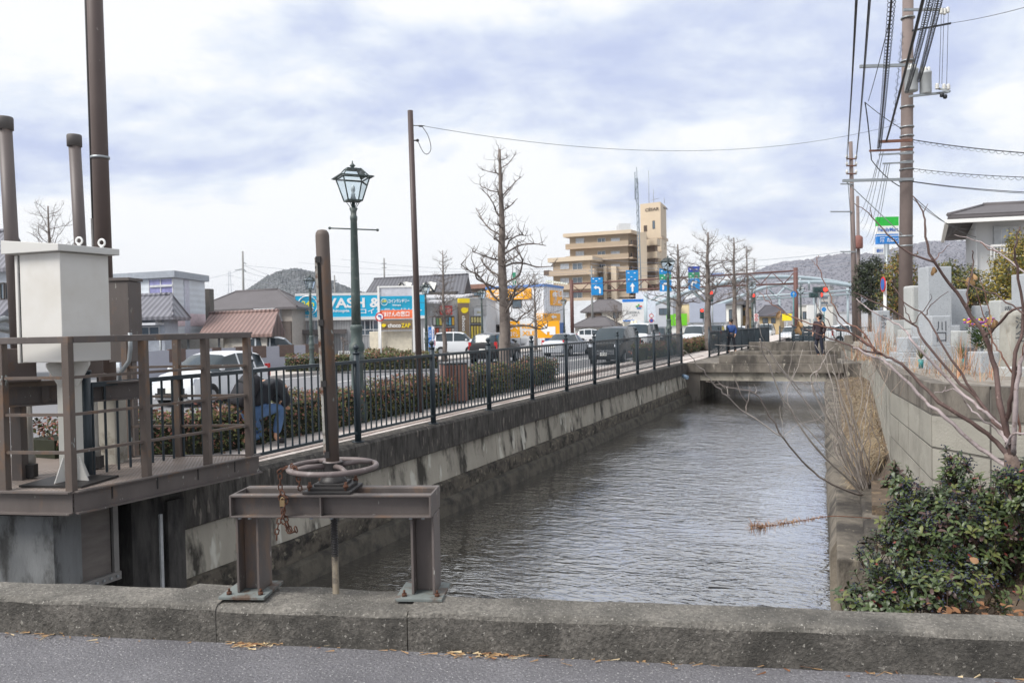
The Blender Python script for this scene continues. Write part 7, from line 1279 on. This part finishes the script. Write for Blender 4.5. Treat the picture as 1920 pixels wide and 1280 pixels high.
grave('tallest grey granite gravestone, right of the big utility pole', 1731, 1775, 501, 610, 12.0, m_gr, .30); grave('broad grey gravestone touching the left side of the tallest one', 1702, 1732, 536, 618, 12.6, m_gr2, .3, round_=.03); grave('grey gravestone touching the right side of the tallest one', 1775, 1806, 543, 620, 12.5, m_gr, .3, round_=.02)
grave('small front gravestone with two large engraved characters', 1738, 1774, 592, 648, 10.4, m_gr, .24, txt='川口'); grave('grey gravestone with an engraved column behind the flower vase', 1830, 1858, 573, 622, 12.4, m_gr, .25, txt='先祖代'); grave('engraved gravestone between the flowers and the rough pale stone', 1864, 1896, 563, 636, 11.6, m_gr2, .28, txt='南無阿弥', round_=.02)
grave('rough pale pointed gravestone near the right edge', 1880, 1924, 582, 676, 8.8, m_gb, .24, base=False, txt='法名', round_=.05, zb=.86, taper=.8); grave('tall grey gravestone cut by the right edge of the view', 1910, 1950, 514, 640, 9.6, m_gr, .28); grave('leftmost small engraved gravestone behind the orange grass', 1640, 1663, 582, 622, 14.5, m_gr, .25, txt='家之'); grave('low dark polished gravestone left of the flower vase', 1806, 1827, 650, 690, 9.6, m_gd, .2, base=False, round_=.02, zb=.86); grave('squat gravestone with slots in front of the right hand tall stone', 1786, 1812, 620, 655, 10.8, m_gr2, .24); grave('low grey kerb stone block below the tallest gravestone', 1690, 1728, 632, 660, 11.2, m_gr, .3)
grave('small square granite block below the tall flowers', 1826, 1862, 659, 694, 9.0, m_gr, .25, base=False, zb=.84); grave('low pale granite border block near the right edge', 1884, 1925, 688, 712, 8.0, m_gr2, .25, base=False, zb=.86); grave('grey block behind the orange dry stalks', 1668, 1690, 600, 640, 13.5, m_gr2, .25)
fl_ = thing('flower_vase', 'bunch of purple and yellow grave flowers with green leaves', 'flowers', tuple(atd(1838, 655, 9.3))); rs = random.Random(77); c = atd(1838, 650, 9.3); b = MB(); FM = [mat('flower_leaf', (74, 98, 46), .6, .25, 12), mat('flower_leaf_dark', (54, 72, 38), .6, .2, 12), mat('flower_yellow', (232, 186, 40), .6), mat('flower_purple', (150, 66, 150), .6), mat('flower_orange', (206, 110, 60), .6)]
for k in range(520):
    a = rs.random() * 6.28; f = rs.random(); r = (.06 + .11 * f) * math.sqrt(rs.random()); P = c + RIGHT * (r * cos(a)) + fwd * (r * sin(a)) + UP * (.36 * f - .03); fl = f > .72 and rs.random() < .6
    if fl: b.ball(P, rs.uniform(.010, .02), 5, rs.choice((2, 3, 3, 4)), .6)
    else: oleaf(b, P, Vector((cos(a) * .6, sin(a) * .6, rs.uniform(.2, 1.2))), Vector((0, 0, 1)), rs.uniform(.03, .06), .011, rs.choice((0, 0, 1)))
b.build('flowers', FM, fl_, world=True); b = MB(); b.lathe([(.03, -.16), (.035, 0)], tuple(c), 10); b.build('vase', m_zinc, fl_, world=True)
for px, py_, D in ((1727, 690, 9.0), (1804, 690, 8.6)):
    t = thing('flower_vase', 'small teal grave vase with withered flowers, %s' % ('left of the dark polished stone' if px < 1750 else 'in front of the dark polished stone'), 'flowers', tuple(atd(px, py_, D))); c = atd(px, py_, D); b = MB(); b.lathe([(.022, 0), (.03, .10)], tuple(c), 10); b.build('vase', mat('teal_vase', (60, 130, 130), .4), t, world=True); b = MB()
    for k in range(70): blades(b, c + UP * .1, (rs.gauss(0, .35), rs.gauss(0, .35), 1), rs.uniform(.08, .26), .0035, .1, rs.choice((0, 1, 2)))
    b.build('flowers', [straws[0], straws[2], FM[0]], t, world=True)
b = MB()                                             # dry tufts among the graves
for cx, cy, D, n, h in ((1648, 640, 14.5, 130, .75), (1665, 650, 12.5, 60, .55), (1805, 690, 8.2, 60, .42), (1758, 700, 8.4, 26, .2), (1850, 712, 7.5, 30, .22), (1720, 690, 9.2, 30, .22), (1618, 640, 20, 90, .6)):
    for k in range(n):
        P = atd(cx + rs.gauss(0, 12), cy, D + rs.gauss(0, .4)); P.z = .9 if D < 13 else .8
        if D > 18: P.z = .45
        blades(b, P, (rs.gauss(0, .25), rs.gauss(0, .25), 1), h * rs.uniform(.4, 1.15), .004 * D / 10, .12, rs.choice((0, 1, 2, 3)))
tag(b.build('dry_tufts', [mat('orange_straw', (196, 146, 106), .9, .2, 20), mat('rust_straw', (176, 120, 88), .9, .2, 20), straws[0], straws[3]]), 'orange dry grass tufts between the gravestones', kind='stuff')
b = MB()                                             # thin weedy stems on top of the wall
for k in range(240):
    P = atd(rs.uniform(1600, 1920), 690, rs.uniform(7, 13)); P.z = rs.uniform(.7, .98); pts = [P]; d = Vector((rs.gauss(0, .5), rs.gauss(0, .5), 1)).normalized()
    for i in range(4): d = (d + Vector((rs.gauss(0, .35), rs.gauss(0, .35), .05))).normalized(); pts.append(pts[-1] + d * rs.uniform(.05, .16))
    b.tube(pts, [.0028, .0024, .002, .0015, .001], 4, cap=False)
tag(b.build('dry_stems', mat('dry_stem', (150, 136, 124), .9, .25, 20)), 'tangle of thin grey dry stems in front of the graves', kind='stuff')
# ------------------------------------------------------------------ house and greenery behind the graves
RH = Blk('white_house', 'white two storey house with grey eaves at the right edge', 'house', (2050, 30), (1829, 31), (1812, 38)); z = RH.zc(412, 1832); RH.block('wall', mat('off_white_wall', (200, 202, 204), .8, .05, .8), z); RH.hip('roof', m_slate, z - .02, z + .85, .95, (.25, .75)); b = MB(); q = [RH.P(-1.0, -1.0, z - .12), RH.P(RH.la, -1.0, z - .12), RH.P(-1.0, RH.lb, z - .12)]; b.beam(q[0], q[1], .14, .14); b.beam(q[0], q[2], .14, .14); b.build('gutter', m_white, RH.t)
RH.window('L', (1876, 425, 1912, 460), WF, GC, 2); RH.pane('shutter_box', mat('shutter_grey', (176, 180, 184), .6), 'L', (1862, 425, 1875, 462), .12); b = MB(); RH.face(b, 'L', 1828, 420, 1831.5, 540, .12); b.build('downpipe', WF, RH.t); b = MB()
for k in range(12): u, zq = RH.uv(1850 + k * 6, 462, 'L'); b.tube([RH.P(u, 0, zq, .5, 'L'), RH.P(u, 0, zq - .8, .5, 'L')], .02, 4)
RH.face(b, 'L', 1850, 461, 1920, 462.5, .55, back=-.45); b.build('balcony_rail', m_white, RH.t)
DG = [mat('conifer_dark', (44, 54, 38), .7, .25, 3), mat('conifer_mid', (62, 72, 46), .7, .25, 3), mat('conifer_deep', (32, 38, 30), .7, .2, 3)]; YG = [mat('shrub_olive', (112, 108, 56), .7, .25, 4), mat('shrub_yellow', (150, 132, 58), .7, .25, 4), mat('shrub_green', (82, 90, 48), .7, .25, 4), mat('shrub_brown', (116, 86, 56), .7, .25, 4)]
def ell(px, py_, D, rx, rz_, ry=None): c = atd(px, py_, D); return (tuple(c), (rx, ry or rx, rz_))
def tree(name, label, px, D, ells, n, size, mats, seed, w=None, z=.5, tr=.12, cat='tree'):
    t = thing(name, label, cat, tuple(foot(px, D, z))); p = foot(px, D, z - .5); b = MB(); b.tube([p, p + UP * (ells[0][0][2] - p.z)], [tr, tr * .6], 8)
    for e in ells: c = Vector(e[0]); b.tube([p + UP * (max(c.z - p.z - .6, .2)), c], [tr * .45, tr * .2], 6)
    b.build('trunk', m_bk, t, world=True); leafcloud('crown', ells, n, size, mats, t, seed, .5, .35, .5, w, hole=.25)
tree('evergreen_tree', 'dark round evergreen tree beside the middle utility pole', 1632, 38, [ell(1635, 520, 38, .75, .75), ell(1612, 540, 38, .45, .6), ell(1648, 545, 38, .7, .6), ell(1618, 505, 38.2, .35, .5), ell(1640, 497, 38, .4, .45), ell(1628, 575, 38, .5, .35)], 9000, .05, DG, 3)
tree('shrub_tree', 'olive brown bushy tree left of the tallest gravestone', 1680, 27, [ell(1680, 520, 27, .6, .6), ell(1668, 560, 27, .5, .5), ell(1712, 540, 27, .6, .7), ell(1690, 490, 27.5, .45, .45), ell(1700, 580, 27, .7, .5)], 7500, .045, YG + DG, 4, (4, 2, 3, 3, 1, 1, .5))
tree('shrub_tree', 'olive green bush between tallest gravestone and white house', 1800, 26, [ell(1790, 545, 26, .65, .55), ell(1815, 525, 26, .5, .5), ell(1775, 510, 26.5, .5, .4), ell(1830, 565, 26, .5, .5), ell(1760, 560, 26, .6, .5)], 7500, .042, YG + DG, 5, (4, 1.5, 4, 1, 1, 1, 1))
tree('yellow_shrub', 'tall yellow green shrub in front of the white house', 1890, 18, [ell(1890, 500, 18, .42, .45), ell(1868, 530, 18, .32, .35), ell(1910, 540, 18, .45, .4), ell(1905, 455, 18.2, .25, .28), ell(1930, 480, 18, .4, .4), ell(1885, 570, 18, .4, .3)], 8500, .03, YG, 6, (3, 4, 2, .4), .6, .06)
tree('clipped_shrub', 'dark low shrub with bare twisted stems behind the flower vase', 1830, 20, [ell(1822, 552, 20, .45, .14), ell(1842, 545, 20, .3, .12), ell(1836, 560, 20, .3, .1)], 2200, .03, DG + YG, 7, (2, 2, 1, 1, .5, 1, .5), .7, .05)
np_ = thing('no_parking_sign', 'narrow edge-on no parking sign left of the big utility pole', 'road sign', tuple(foot(1661, 19, .5))); b = MB(); pix_pole(b, 1660, 527, 19, r=.035, z=.4); b.build('pole', m_white, np_, world=True); c = atd(1655, 533, 18.9); nn = (RIGHT * .98 - fwd * .15).normalized(); b = MB(); disc(b, c, .18, .02, nrm=nn); q = b.build('sign_plate', RED, np_, world=True); b = MB(); disc(b, c - nn * .006, .14, .005, nrm=nn); b.build('blue_field', BLU, q, world=True)
# ------------------------------------------------------------------ utility poles and their cables
m_cp = mat('concrete_pole', (120, 108, 104), .85, .12, 3, bump=.15, bs=60); m_wi = mat('cable_black', (40, 42, 46), .6); m_ins = mat('insulator', (206, 206, 202), .3); m_rar = mat('rusty_crossarm', (116, 82, 70), .8, .2, 8)
up1 = thing('utility_pole', 'big concrete utility pole with transformer right of the dark evergreen', 'utility pole', tuple(foot(1696, 20, .6))); p = foot(1696, 20, .4); q = atd(1703, -60, 20.2)
pl = lambda y: p.lerp(q, (zat(1700, y, 20) - p.z) / (q.z - p.z))
b = MB(); b.tube([p, q], [.17, .125], 18); b.build('pole_shaft', m_cp, up1, world=True)
for y, x0, x1, m_, th in ((19, 1694, 1778, m_zinc, .05), (123, 1612, 1713, m_zinc, .06), (264, 1648, 1710, m_rar, .055), (281, 1630, 1711, m_rar, .04), (337, 1580, 1710, m_zinc, .055), (288, 1648, 1711, m_zinc, .035), (305, 1655, 1711, m_zinc, .03)):
    b = MB(); D0 = 20 - .2; b.beam(atd(x0, y + (2 if x0 < 1690 else 0), D0), atd(x1, y - 1, D0), th, th * 1.2); b.build('crossarm', m_, up1, world=True)
b = MB(); b.beam(atd(1710, 58, 19.8), atd(1783, 44, 19.6), .04, .04); b.build('crossarm', m_wi, up1, world=True)
for y in (31, 113, 200, 238, 255, 277, 287, 304, 318, 337, 340, 444, 462): b = MB(); c = pl(y); b.tube([c, c + UP * .035], .17, 14); b.build('pole_band', m_zinc, up1, world=True)
for px0, px1, y0, y1, lab in ((1697, 1721, 131, 172, 0), (1725, 1746, 136, 177, 1)):
    b = MB(); c = atd((px0 + px1) / 2, y1, 19.65); r = (px1 - px0) / 2 / F * 19.65; h = (y1 - y0) / F * 19.65; b.lathe([(r * .92, 0), (r, .03), (r, h * .9), (r * 1.05, h * .91), (r * 1.05, h), (r * .5, h + .03)], tuple(c), 14); tr = b.build('transformer', mat('transformer_grey', (168, 172, 174), .5, .1, 4), up1, world=True); b = MB()
    for k in range(3): d = RIGHT * ((k - 1) * r * .6); b.lathe([(.03, 0), (.045, .03), (.03, .05), (.045, .08), (.02, .12)], tuple(c + UP * (h + .01) + d), 8)
    b.build('bushing', m_ins, tr, world=True)
b = MB(); b.beam(atd(1705, 181, 19.6), atd(1778, 173, 19.6), .06, .05); b.beam(atd(1755, 165, 19.6), atd(1781, 172, 19.3), .05, .05); b.build('transformer_bracket', m_zinc, up1, world=True)
for px, y in ((1757, 160), (1770, 161), (1778, 161), (1765, 19), (1771, 20), (1777, 17)): b = MB(); c = atd(px, y + 4, 19.5); b.lathe([(.03, -.05), (.055, -.02), (.03, 0), (.055, .03), (.035, .06), (.045, .08), (.015, .10)], tuple(c), 8); b.build('insulator', m_ins, up1, world=True)
for px, y in ((1766, 178), (1772, 181)): b = MB(); c = atd(px, y, 19.4); b.lathe([(.02, -.06), (.05, -.04), (.05, .03), (.02, .05)], tuple(c), 8); b.build('fuse', m_wi, up1, world=True)
up2 = thing('utility_pole', 'slim utility pole with three small crossarms left of the evergreen', 'utility pole', tuple(foot(1603, 45, 0))); p = foot(1604, 45, -.1); q = atd(1595, 266, 45); b = MB(); b.tube([p, q], [.17, .10], 14); b.build('pole_shaft', m_cp, up2, world=True)
for y, x0, x1 in ((298, 1587, 1606), (311, 1587, 1606), (326, 1587, 1606), (397, 1557, 1597), (345, 1576, 1600), (472, 1576, 1606)): b = MB(); b.beam(atd(x0, y, 44.9), atd(x1, y, 44.9), .07, .07); b.build('crossarm', m_zinc if y > 340 else m_rar, up2, world=True)
for y in (297, 310, 325):
    for px in (1588, 1605): b = MB(); c = atd(px, y - 3, 44.8); b.lathe([(.05, -.1), (.09, 0), (.05, .06), (.02, .12)], tuple(c), 8); b.build('insulator', m_ins, up2, world=True)
up3 = thing('utility_pole', 'distant thin pole carrying a rust red transformer can', 'utility pole', tuple(foot(1610, 62, 0))); p = foot(1611, 62, -.1); q = atd(1608, 368, 62); b = MB(); b.tube([p, q], [.17, .11], 10); b.build('pole_shaft', m_cp, up3, world=True); b = MB(); c = atd(1609, 466, 61.6); b.lathe([(.3, 0), (.36, .1), (.36, .85), (.2, 1.0)], tuple(c), 12); b.build('transformer', mat('rust_red_can', (126, 84, 76), .7), up3, world=True)
for px, D, top, lab in ((455, 95, 471, 'distant utility pole with a side arm above the hip roof house'), (720, 110, 484, 'distant thin pole above the black tiled roof'), (1109, 100, 498, 'grey utility pole with insulators in front of the beige apartments'), (972, 95, 505, 'distant utility pole behind the big bare tree'), (1414, 120, 486, 'distant utility pole beside the rightmost bare tree'), (627, 120, 516, 'faint utility pole behind the spindle tube')):
    t = thing('utility_pole', lab, 'utility pole', tuple(foot(px + 2, D))); p = foot(px + 2, D, GZ - .1); q = atd(px, top, D); b = MB(); b.tube([p, q], [.18, .1], 8); b.build('pole_shaft', mat('far_pole', (132, 132, 130), .8), t, world=True); b = MB()
    for k, (a, c) in enumerate((((-18, 36), (0, 33)), ((0, 20), (8, 24)), ((0, 32), (8, 38)))) if px == 455 else enumerate((((-5, 10), (6, 10)), ((-5, 18), (6, 18)))): b.beam(atd(px + a[0] * .8, top + a[1], D), atd(px + c[0] * .8 + .1, top + c[1], D), .1, .1)
    b.build('crossarm', m_zinc, t, world=True)
ltw = thing('lattice_tower', 'faint lattice power tower left of the hill', 'power tower', tuple(foot(433, 600))); b = MB(); p = foot(433, 600); zt = zat(433, 508, 600)
for s_ in (-1, 1): b.tube([p + RIGHT * s_ * 2, Vector((p.x, p.y, zt)) + RIGHT * s_ * .5], .25, 4)
for k in range(4): z_ = zt * (.5 + .14 * k); b.tube([Vector((p.x, p.y, z_)) - RIGHT * 3, Vector((p.x, p.y, z_)) + RIGHT * 3], .2, 4)
b.build('tower_frame', mat('far_steel', (160, 164, 172), .6), ltw, world=True)
def cable(label, A, B, sag=.0, r=.012, grp='overhead cables', coil=False, n=14, m=None):
    P = [Vector(A).lerp(Vector(B), i / n) - UP * (sag * 4 * (i / n) * (1 - i / n)) for i in range(n + 1)]; b = MB(); b.tube(P, r, 5, cap=False)
    if coil:
        L = (P[-1] - P[0]).length; k = int(L / .16); Q = []
        for i in range(k * 7):
            f = i / (k * 7) * n; j = min(int(f), n - 1); c = P[j].lerp(P[j + 1], f - j); d = (P[j + 1] - P[j]).normalized(); a = d.orthogonal().normalized(); e = d.cross(a); w = i * 2 * pi / 7; Q.append(c + (a * cos(w) + e * sin(w)) * .045 - UP * .03)
        b.tube(Q, .005, 3, cap=False)
    return tag(b.build('overhead_cable', m or m_wi), label, 'cable', grp)
for i, (x0, x1) in enumerate(((1607, 1586.5), (1608.5, 1588), (1632, 1604), (1634, 1606))): cable('thin cable bundle dropping steeply to the slim utility pole', atd(x0, -20, 9.5), atd(x1, 296, 44.8), .25, .008 if i < 2 else .006)
for i, (x0, x1) in enumerate(((1606, 1587), (1631, 1603))): cable('thin cable bundle dropping steeply to the slim utility pole', atd(x0, -20, 9.3), atd(x1, 309, 44.8), .35, .012)
for (x0, y0, D0), (x1, y1, D1), c_, r, lab, sg in (((1673, -20, 9), (1648, 278, 19.8), True, .014, 'coil wrapped cable left of the big utility pole', .1), ((1738, -30, 9), (1662, 264, 19.8), False, .022, 'thick black cable crossing in front of the big utility pole', .05), ((1748, -20, 9.5), (1700, 170, 19.7), True, .010, 'coil wrapped cable in front of the transformer', .05), ((1764, -20, 9.5), (1722, 150, 19.7), True, .010, 'rightmost coil wrapped cable above the transformer', .05), ((1670, 30, 12), (1628, 190, 21), False, .008, 'thin slanting wire between the two coil wrapped cables', .05), ((1693, 60, 19.8), (1675, 230, 20), True, .006, 'twisted thin lead hanging left of the big pole', -.05), ((1622, 192, 21), (1688, 240, 19.8), False, .010, 'short stay wire from mid air to the big pole', .03), ((1622, 192, 21), (1634, 300, 22), False, .016, 'black loop cable hanging between the poles', -.15), ((1634, 300, 22), (1700, 355, 20), False, .014, 'lower black service cable curving into the big pole', .12)): cable(lab, atd(x0, y0, D0), atd(x1, y1, D1), sg, r, coil=c_)
for i, (x0, y0, x1, y1) in enumerate(((1652, 282, 1610, 420), (1656, 284, 1616, 430), (1660, 305, 1622, 445), (1664, 306, 1630, 455), (1668, 307, 1634, 460), (1590, 340, 1602, 470), (1646, 300, 1606, 400))): cable('one of the thin blue grey wires fanning down left of the big pole', atd(x0, y0, 19.9), atd(x1, y1, 60), .5, .008)
for i, (y0, y1, r, lab, c_) in enumerate(((262, 283, .012, 'upper twisted service cable running right from the big pole', True), (316, 326, .008, 'middle twisted wire running right from the big pole', True), (340, 355, .009, 'lower paired wire running right from the big pole', False), (341, 358, .007, 'lowest thin wire running right from the big pole', False))): cable(lab, atd(1710, y0, 19.9), atd(1990, y1 + 8, 17), .05, r, coil=c_)
cable('thin wire sloping up to the upper right corner', atd(1781, 44, 19.6), atd(1990, -6, 14), .05, .006); cable('blue grey wire rising from the crossarm end to the house eaves', atd(1706, 362, 20), atd(1832, 445, 31), .2, .010); cable('second wire to the house eaves', atd(1706, 368, 20), atd(1825, 430, 31), .25, .009); cable('diagonal stay wire below the zinc crossarm', atd(1586, 340, 20), atd(1698, 446, 20), .0, .012, m=m_zinc)
for x in (1764, 1769, 1777): cable('short jumper wire from the top arm to the transformer insulators', atd(x + 1, 26, 19.5), atd(x - 3 + (x == 1777), 158, 19.5), 0, .006)
cable('long thin wire from the dark brown pole across the sky', BPW, atd(1688, 232, 20), .55, .0042, n=28)
for i, (y0, y1, x0, x1, D0, D1) in enumerate(((486, 500, 640, 1100, 110, 100), (492, 506, 560, 1100, 120, 100), (498, 512, 460, 1100, 110, 100), (484, 470, 1110, 1600, 100, 62), (494, 482, 1110, 1600, 100, 62), (500, 488, 1110, 1600, 102, 62), (508, 498, 1110, 1600, 102, 62), (505, 540, 456, 200, 95, 110), (497, 530, 456, 620, 95, 120), (508, 524, 456, 620, 95, 120), (519, 527, 440, 630, 130, 120), (548, 540, 470, 680, 140, 120))): cable('one of the faint horizontal wires strung above the distant roofs', atd(x0, y0, D0), atd(x1, y1, D1), .8, .016, 'distant wires above the roofs', m=mat('far_wire', (120, 128, 142), .6))
# ------------------------------------------------------------------ people
def skin(name, V, E, m, parent, lev=2):
    me = bpy.data.meshes.new(name); me.from_pydata([v[:3] for v in V], E, []); o = bpy.data.objects.new(name, me); COL.objects.link(o); o.parent = parent; me.materials.append(m)
    s_ = o.modifiers.new('skin', 'SKIN'); s_.use_smooth_shade = True; s_.branch_smoothing = .4
    for i, v in enumerate(V): r = v[3]; me.skin_vertices[0].data[i].radius = (r, v[4] if len(v) > 4 else r)
    me.skin_vertices[0].data[0].use_root = True; u = o.modifiers.new('sub', 'SUBSURF'); u.levels = u.render_levels = lev; return o
SKN = mat('skin', (206, 160, 132), .55, .06, 10); HAIR = mat('black_hair', (28, 25, 26), .5, .2, 40)
def person(label, loc, rz, J, jacket, trousers, shoe, hair=True, coat=None, extra=None):
    """J: joints in the person's own frame (x to its right in the picture, y away from us, z up)"""
    t = thing('person', label, 'person', tuple(loc), rz); g = lambda k, r: (*J[k], r)
    V = [g('pelvis', .08), g('chest', .085), g('neck', .05), g('chin', .068), g('head', .092), g('crown', .07)]; E = [(0, 1), (1, 2), (2, 3), (3, 4), (4, 5)]
    for s_ in 'LR':
        i = len(V); V += [g('sh' + s_, .04), g('el' + s_, .036), g('wr' + s_, .03)]; E += [(1, i), (i, i + 1), (i + 1, i + 2)]
        w = Vector(J['wr' + s_]); d = (w - Vector(J['el' + s_])).normalized(); sd = d.orthogonal().normalized(); up_ = d.cross(sd); V.append((*(w + d * .06), .03, .016)); E.append((i + 2, i + 3)); pm = i + 3
        for f in range(4): a = w + d * .09 + sd * (.013 * (f - 1.5)); c = a + d * (.05 + .012 * (f in (1, 2))) + up_ * .02; k = len(V); V += [(*a, .009), (*c, .007)]; E += [(pm, k), (k, k + 1)]
        a = w + d * .05 + sd * .035; k = len(V); V += [(*a, .010), (*(a + d * .03 + sd * .01), .008)]; E += [(i + 3, k), (k, k + 1)]
        i = len(V); V += [g('hp' + s_, .06), g('kn' + s_, .045), g('an' + s_, .038), g('to' + s_, .035)]; E += [(0, i), (i, i + 1), (i + 1, i + 2), (i + 2, i + 3)]
    skin('body', V, E, SKN, t, 1)
    V = [g('pelvis', .15, ) if not coat else (*J['pelvis'], .15), g('chest', .165), (*Vector(J['chest']).lerp(Vector(J['neck']), .92), .078)]; E = [(0, 1), (1, 2)]
    for s_ in 'LR': i = len(V); V += [g('sh' + s_, .078), g('el' + s_, .062), (*Vector(J['el' + s_]).lerp(Vector(J['wr' + s_]), .92), .045)]; E += [(1, i), (i, i + 1), (i + 1, i + 2)]
    if coat: i = len(V); V += [(*Vector(J['pelvis']).lerp(Vector(J['hpL']).lerp(Vector(J['hpR']), .5), 1) - Vector((0, 0, coat)), .17)]; E += [(0, i)]
    skin('jacket', V, E, jacket, t)
    V = [g('pelvis', .125)]; E = []
    for s_ in 'LR': i = len(V); V += [g('hp' + s_, .098), g('kn' + s_, .07), (*Vector(J['kn' + s_]).lerp(Vector(J['an' + s_]), .88), .055)]; E += [(0, i), (i, i + 1), (i + 1, i + 2)]
    skin('trousers', V, E, trousers, t)
    for s_ in 'LR': a, c = Vector(J['an' + s_]), Vector(J['to' + s_]); h = a - (c - a).normalized() * .05; skin('shoe', [(*(a.lerp(c, .1) - Vector((0, 0, .02))), .05), (*a.lerp(c, .6), .045), (*c, .035)], [(0, 1), (1, 2)], shoe, t, 1)
    H = Vector(J['head']); C = Vector(J['crown']); F_ = Vector(J['face']); u = (C - H).normalized()
    b = MB(); b.ball(H + u * .035 - F_ * .018, .108, 9, 0, 1.05); b.ball(H - F_ * .045 - u * .03, .09, 8); b.build('hair', HAIR, t)
    b = MB(); sd = F_.cross(u).normalized(); b.ball(H - u * .02 + F_ * .098, .016, 5, 0); b.build('nose', SKN, t)
    for s_ in (-1, 1): b = MB(); b.ball(H + F_ * .088 + sd * s_ * .033 + u * .005, .009, 5); b.build('eye', mat('eye_dark', (30, 26, 26), .3), t); b = MB(); b.ball(H + sd * s_ * .094 - F_ * .01 - u * .015, .022, 5); b.build('ear', SKN, t)
    b = MB(); b.beam(H + F_ * .088 - u * .058 - sd * .022, H + F_ * .088 - u * .058 + sd * .022, .008, .006); b.build('mouth', mat('lips', (160, 96, 88), .5), t)
    return t
# the man kneeling by the hedge
kp_ = foot(480, 10.2, 0)
J = dict(pelvis=(-.06, .0, .50), chest=(.09, .16, .78), neck=(.13, .30, .80), chin=(.15, .37, .75), head=(.155, .41, .70), crown=(.16, .46, .66), face=(.25, -.1, -.95), shL=(-.05, .20, .82), elL=(.06, .42, .62), wrL=(.20, .36, .52), shR=(.22, .13, .81), elR=(.33, .18, .56), wrR=(.23, .26, .50), hpL=(-.12, .02, .46), knL=(-.07, .22, .12), anL=(-.13, -.16, .13), toL=(-.11, -.13, .03), hpR=(.02, .02, .46), knR=(.25, .17, .49), anR=(.17, .14, .09), toR=(.30, .18, .04))
J['face'] = Vector(J['face']).normalized(); km = person('person kneeling on one knee in a black jacket with a black backpack and blue jeans', kp_, VIEW, J, mat('black_jacket', (36, 38, 44), .7, .15, 12, bump=.3, bs=25), mat('blue_jeans', (84, 112, 150), .85, .18, 14, bump=.2, bs=60), mat('dark_shoe', (34, 34, 38), .6))
b = MB(); c = Vector((-.07, .0, .68)); ax = Vector((.44, .34, .83)).normalized(); bk = Vector((-.55, -.75, .62)); bk = (bk - ax * bk.dot(ax)).normalized(); sd = ax.cross(bk).normalized(); c += bk * .12
V = []
for k, (t_, w, d) in enumerate(((-.23, .13, .05), (-.2, .165, .09), (.0, .175, .11), (.15, .165, .09), (.22, .12, .05))):
    for j in range(12): a = 2 * pi * j / 12; V.append(c + ax * t_ + sd * (w * (abs(cos(a)) ** .6) * np.sign(cos(a))) + bk * (d * (abs(sin(a)) ** .6) * np.sign(sin(a))))
b.add(V, [(i * 12 + j, i * 12 + (j + 1) % 12, (i + 1) * 12 + (j + 1) % 12, (i + 1) * 12 + j) for i in range(4) for j in range(12)] + [tuple(range(11, -1, -1)), tuple(range(48, 60))], 0, True)
bp = b.build('backpack', mat('black_backpack', (34, 33, 38), .75, .2, 10, bump=.2, bs=60), km); b = MB(); b.tube([c + ax * .2 + sd * .05 - bk * .02, c + ax * .27 + bk * .0, c + ax * .2 - sd * .05 - bk * .02], .012, 6); b.beam(c + bk * .105 - sd * .13 + ax * .06, c + bk * .105 + sd * .13 + ax * .06, .012, .03); b.build('strap', m_blk, bp)
# the man walking over the little bridge
wp = foot(1536, 30.6, -.02); J = dict(pelvis=(0, 0, .93), chest=(.0, .0, 1.28), neck=(-.01, 0, 1.47), chin=(-.03, 0, 1.53), head=(-.02, 0, 1.60), crown=(-.01, 0, 1.67), face=Vector((-.94, .3, 0)).normalized(), shL=(-.10, .17, 1.40), elL=(-.14, .2, 1.14), wrL=(-.20, .1, .98), shR=(.06, -.17, 1.40), elR=(.14, -.22, 1.14), wrR=(.10, -.18, .92), hpL=(-.02, .09, .90), knL=(-.10, .09, .50), anL=(.00, .09, .10), toL=(-.12, .10, .04), hpR=(.02, -.09, .90), knR=(.06, -.09, .50), anR=(.12, -.09, .10), toR=(.01, -.1, .04))
person('person standing on the little bridge in a long dark padded coat and navy trousers', wp, VIEW, J, mat('dark_padded_coat', (52, 40, 46), .7, .2, 8, bump=.4, bs=12), mat('navy_trousers', (36, 40, 54), .8), mat('black_shoe', (26, 26, 28), .6), coat=.18)
wp = foot(1371, 37.0, -.02); J = dict(pelvis=(0, 0, .86), chest=(0, 0, 1.17), neck=(-.01, 0, 1.34), chin=(-.03, 0, 1.40), head=(-.02, 0, 1.47), crown=(-.01, 0, 1.54), face=Vector((-.75, -.65, -.1)).normalized(), shL=(-.13, .09, 1.28), elL=(-.19, .1, 1.04), wrL=(-.2, -.04, .86), shR=(.13, -.09, 1.28), elR=(.2, -.08, 1.04), wrR=(.14, -.16, .88), hpL=(-.07, .04, .84), knL=(-.16, .0, .46), anL=(-.10, .04, .09), toL=(-.22, .0, .04), hpR=(.07, -.04, .84), knR=(.12, -.06, .46), anR=(.2, .0, .10), toR=(.10, -.04, .04))
person('boy walking behind the far dark railing in a bright blue jacket', wp, VIEW, J, mat('blue_jacket', (40, 70, 128), .7, .12, 10), mat('dark_trousers', (40, 42, 50), .8), mat('black_shoe', (26, 26, 28), .6))
# ------------------------------------------------------------------ the hazy air
def haze():
    m = bpy.data.materials.new('hazy_air'); m.use_nodes = True; nt = m.node_tree; N = nt.nodes; N.remove(N['Principled BSDF']); v = N.new('ShaderNodeVolumePrincipled'); v.inputs['Color'].default_value = (.90, .93, 1, 1); v.inputs['Density'].default_value = .0002; nt.links.new(v.outputs[0], N['Material Output'].inputs['Volume'])
    b = MB(); b.lohi((-2600, -450, -4), (2600, 3100, 170)); o = b.build('haze', m); o['kind'] = 'stuff'; o['label'] = 'thin haze in the air'
haze()
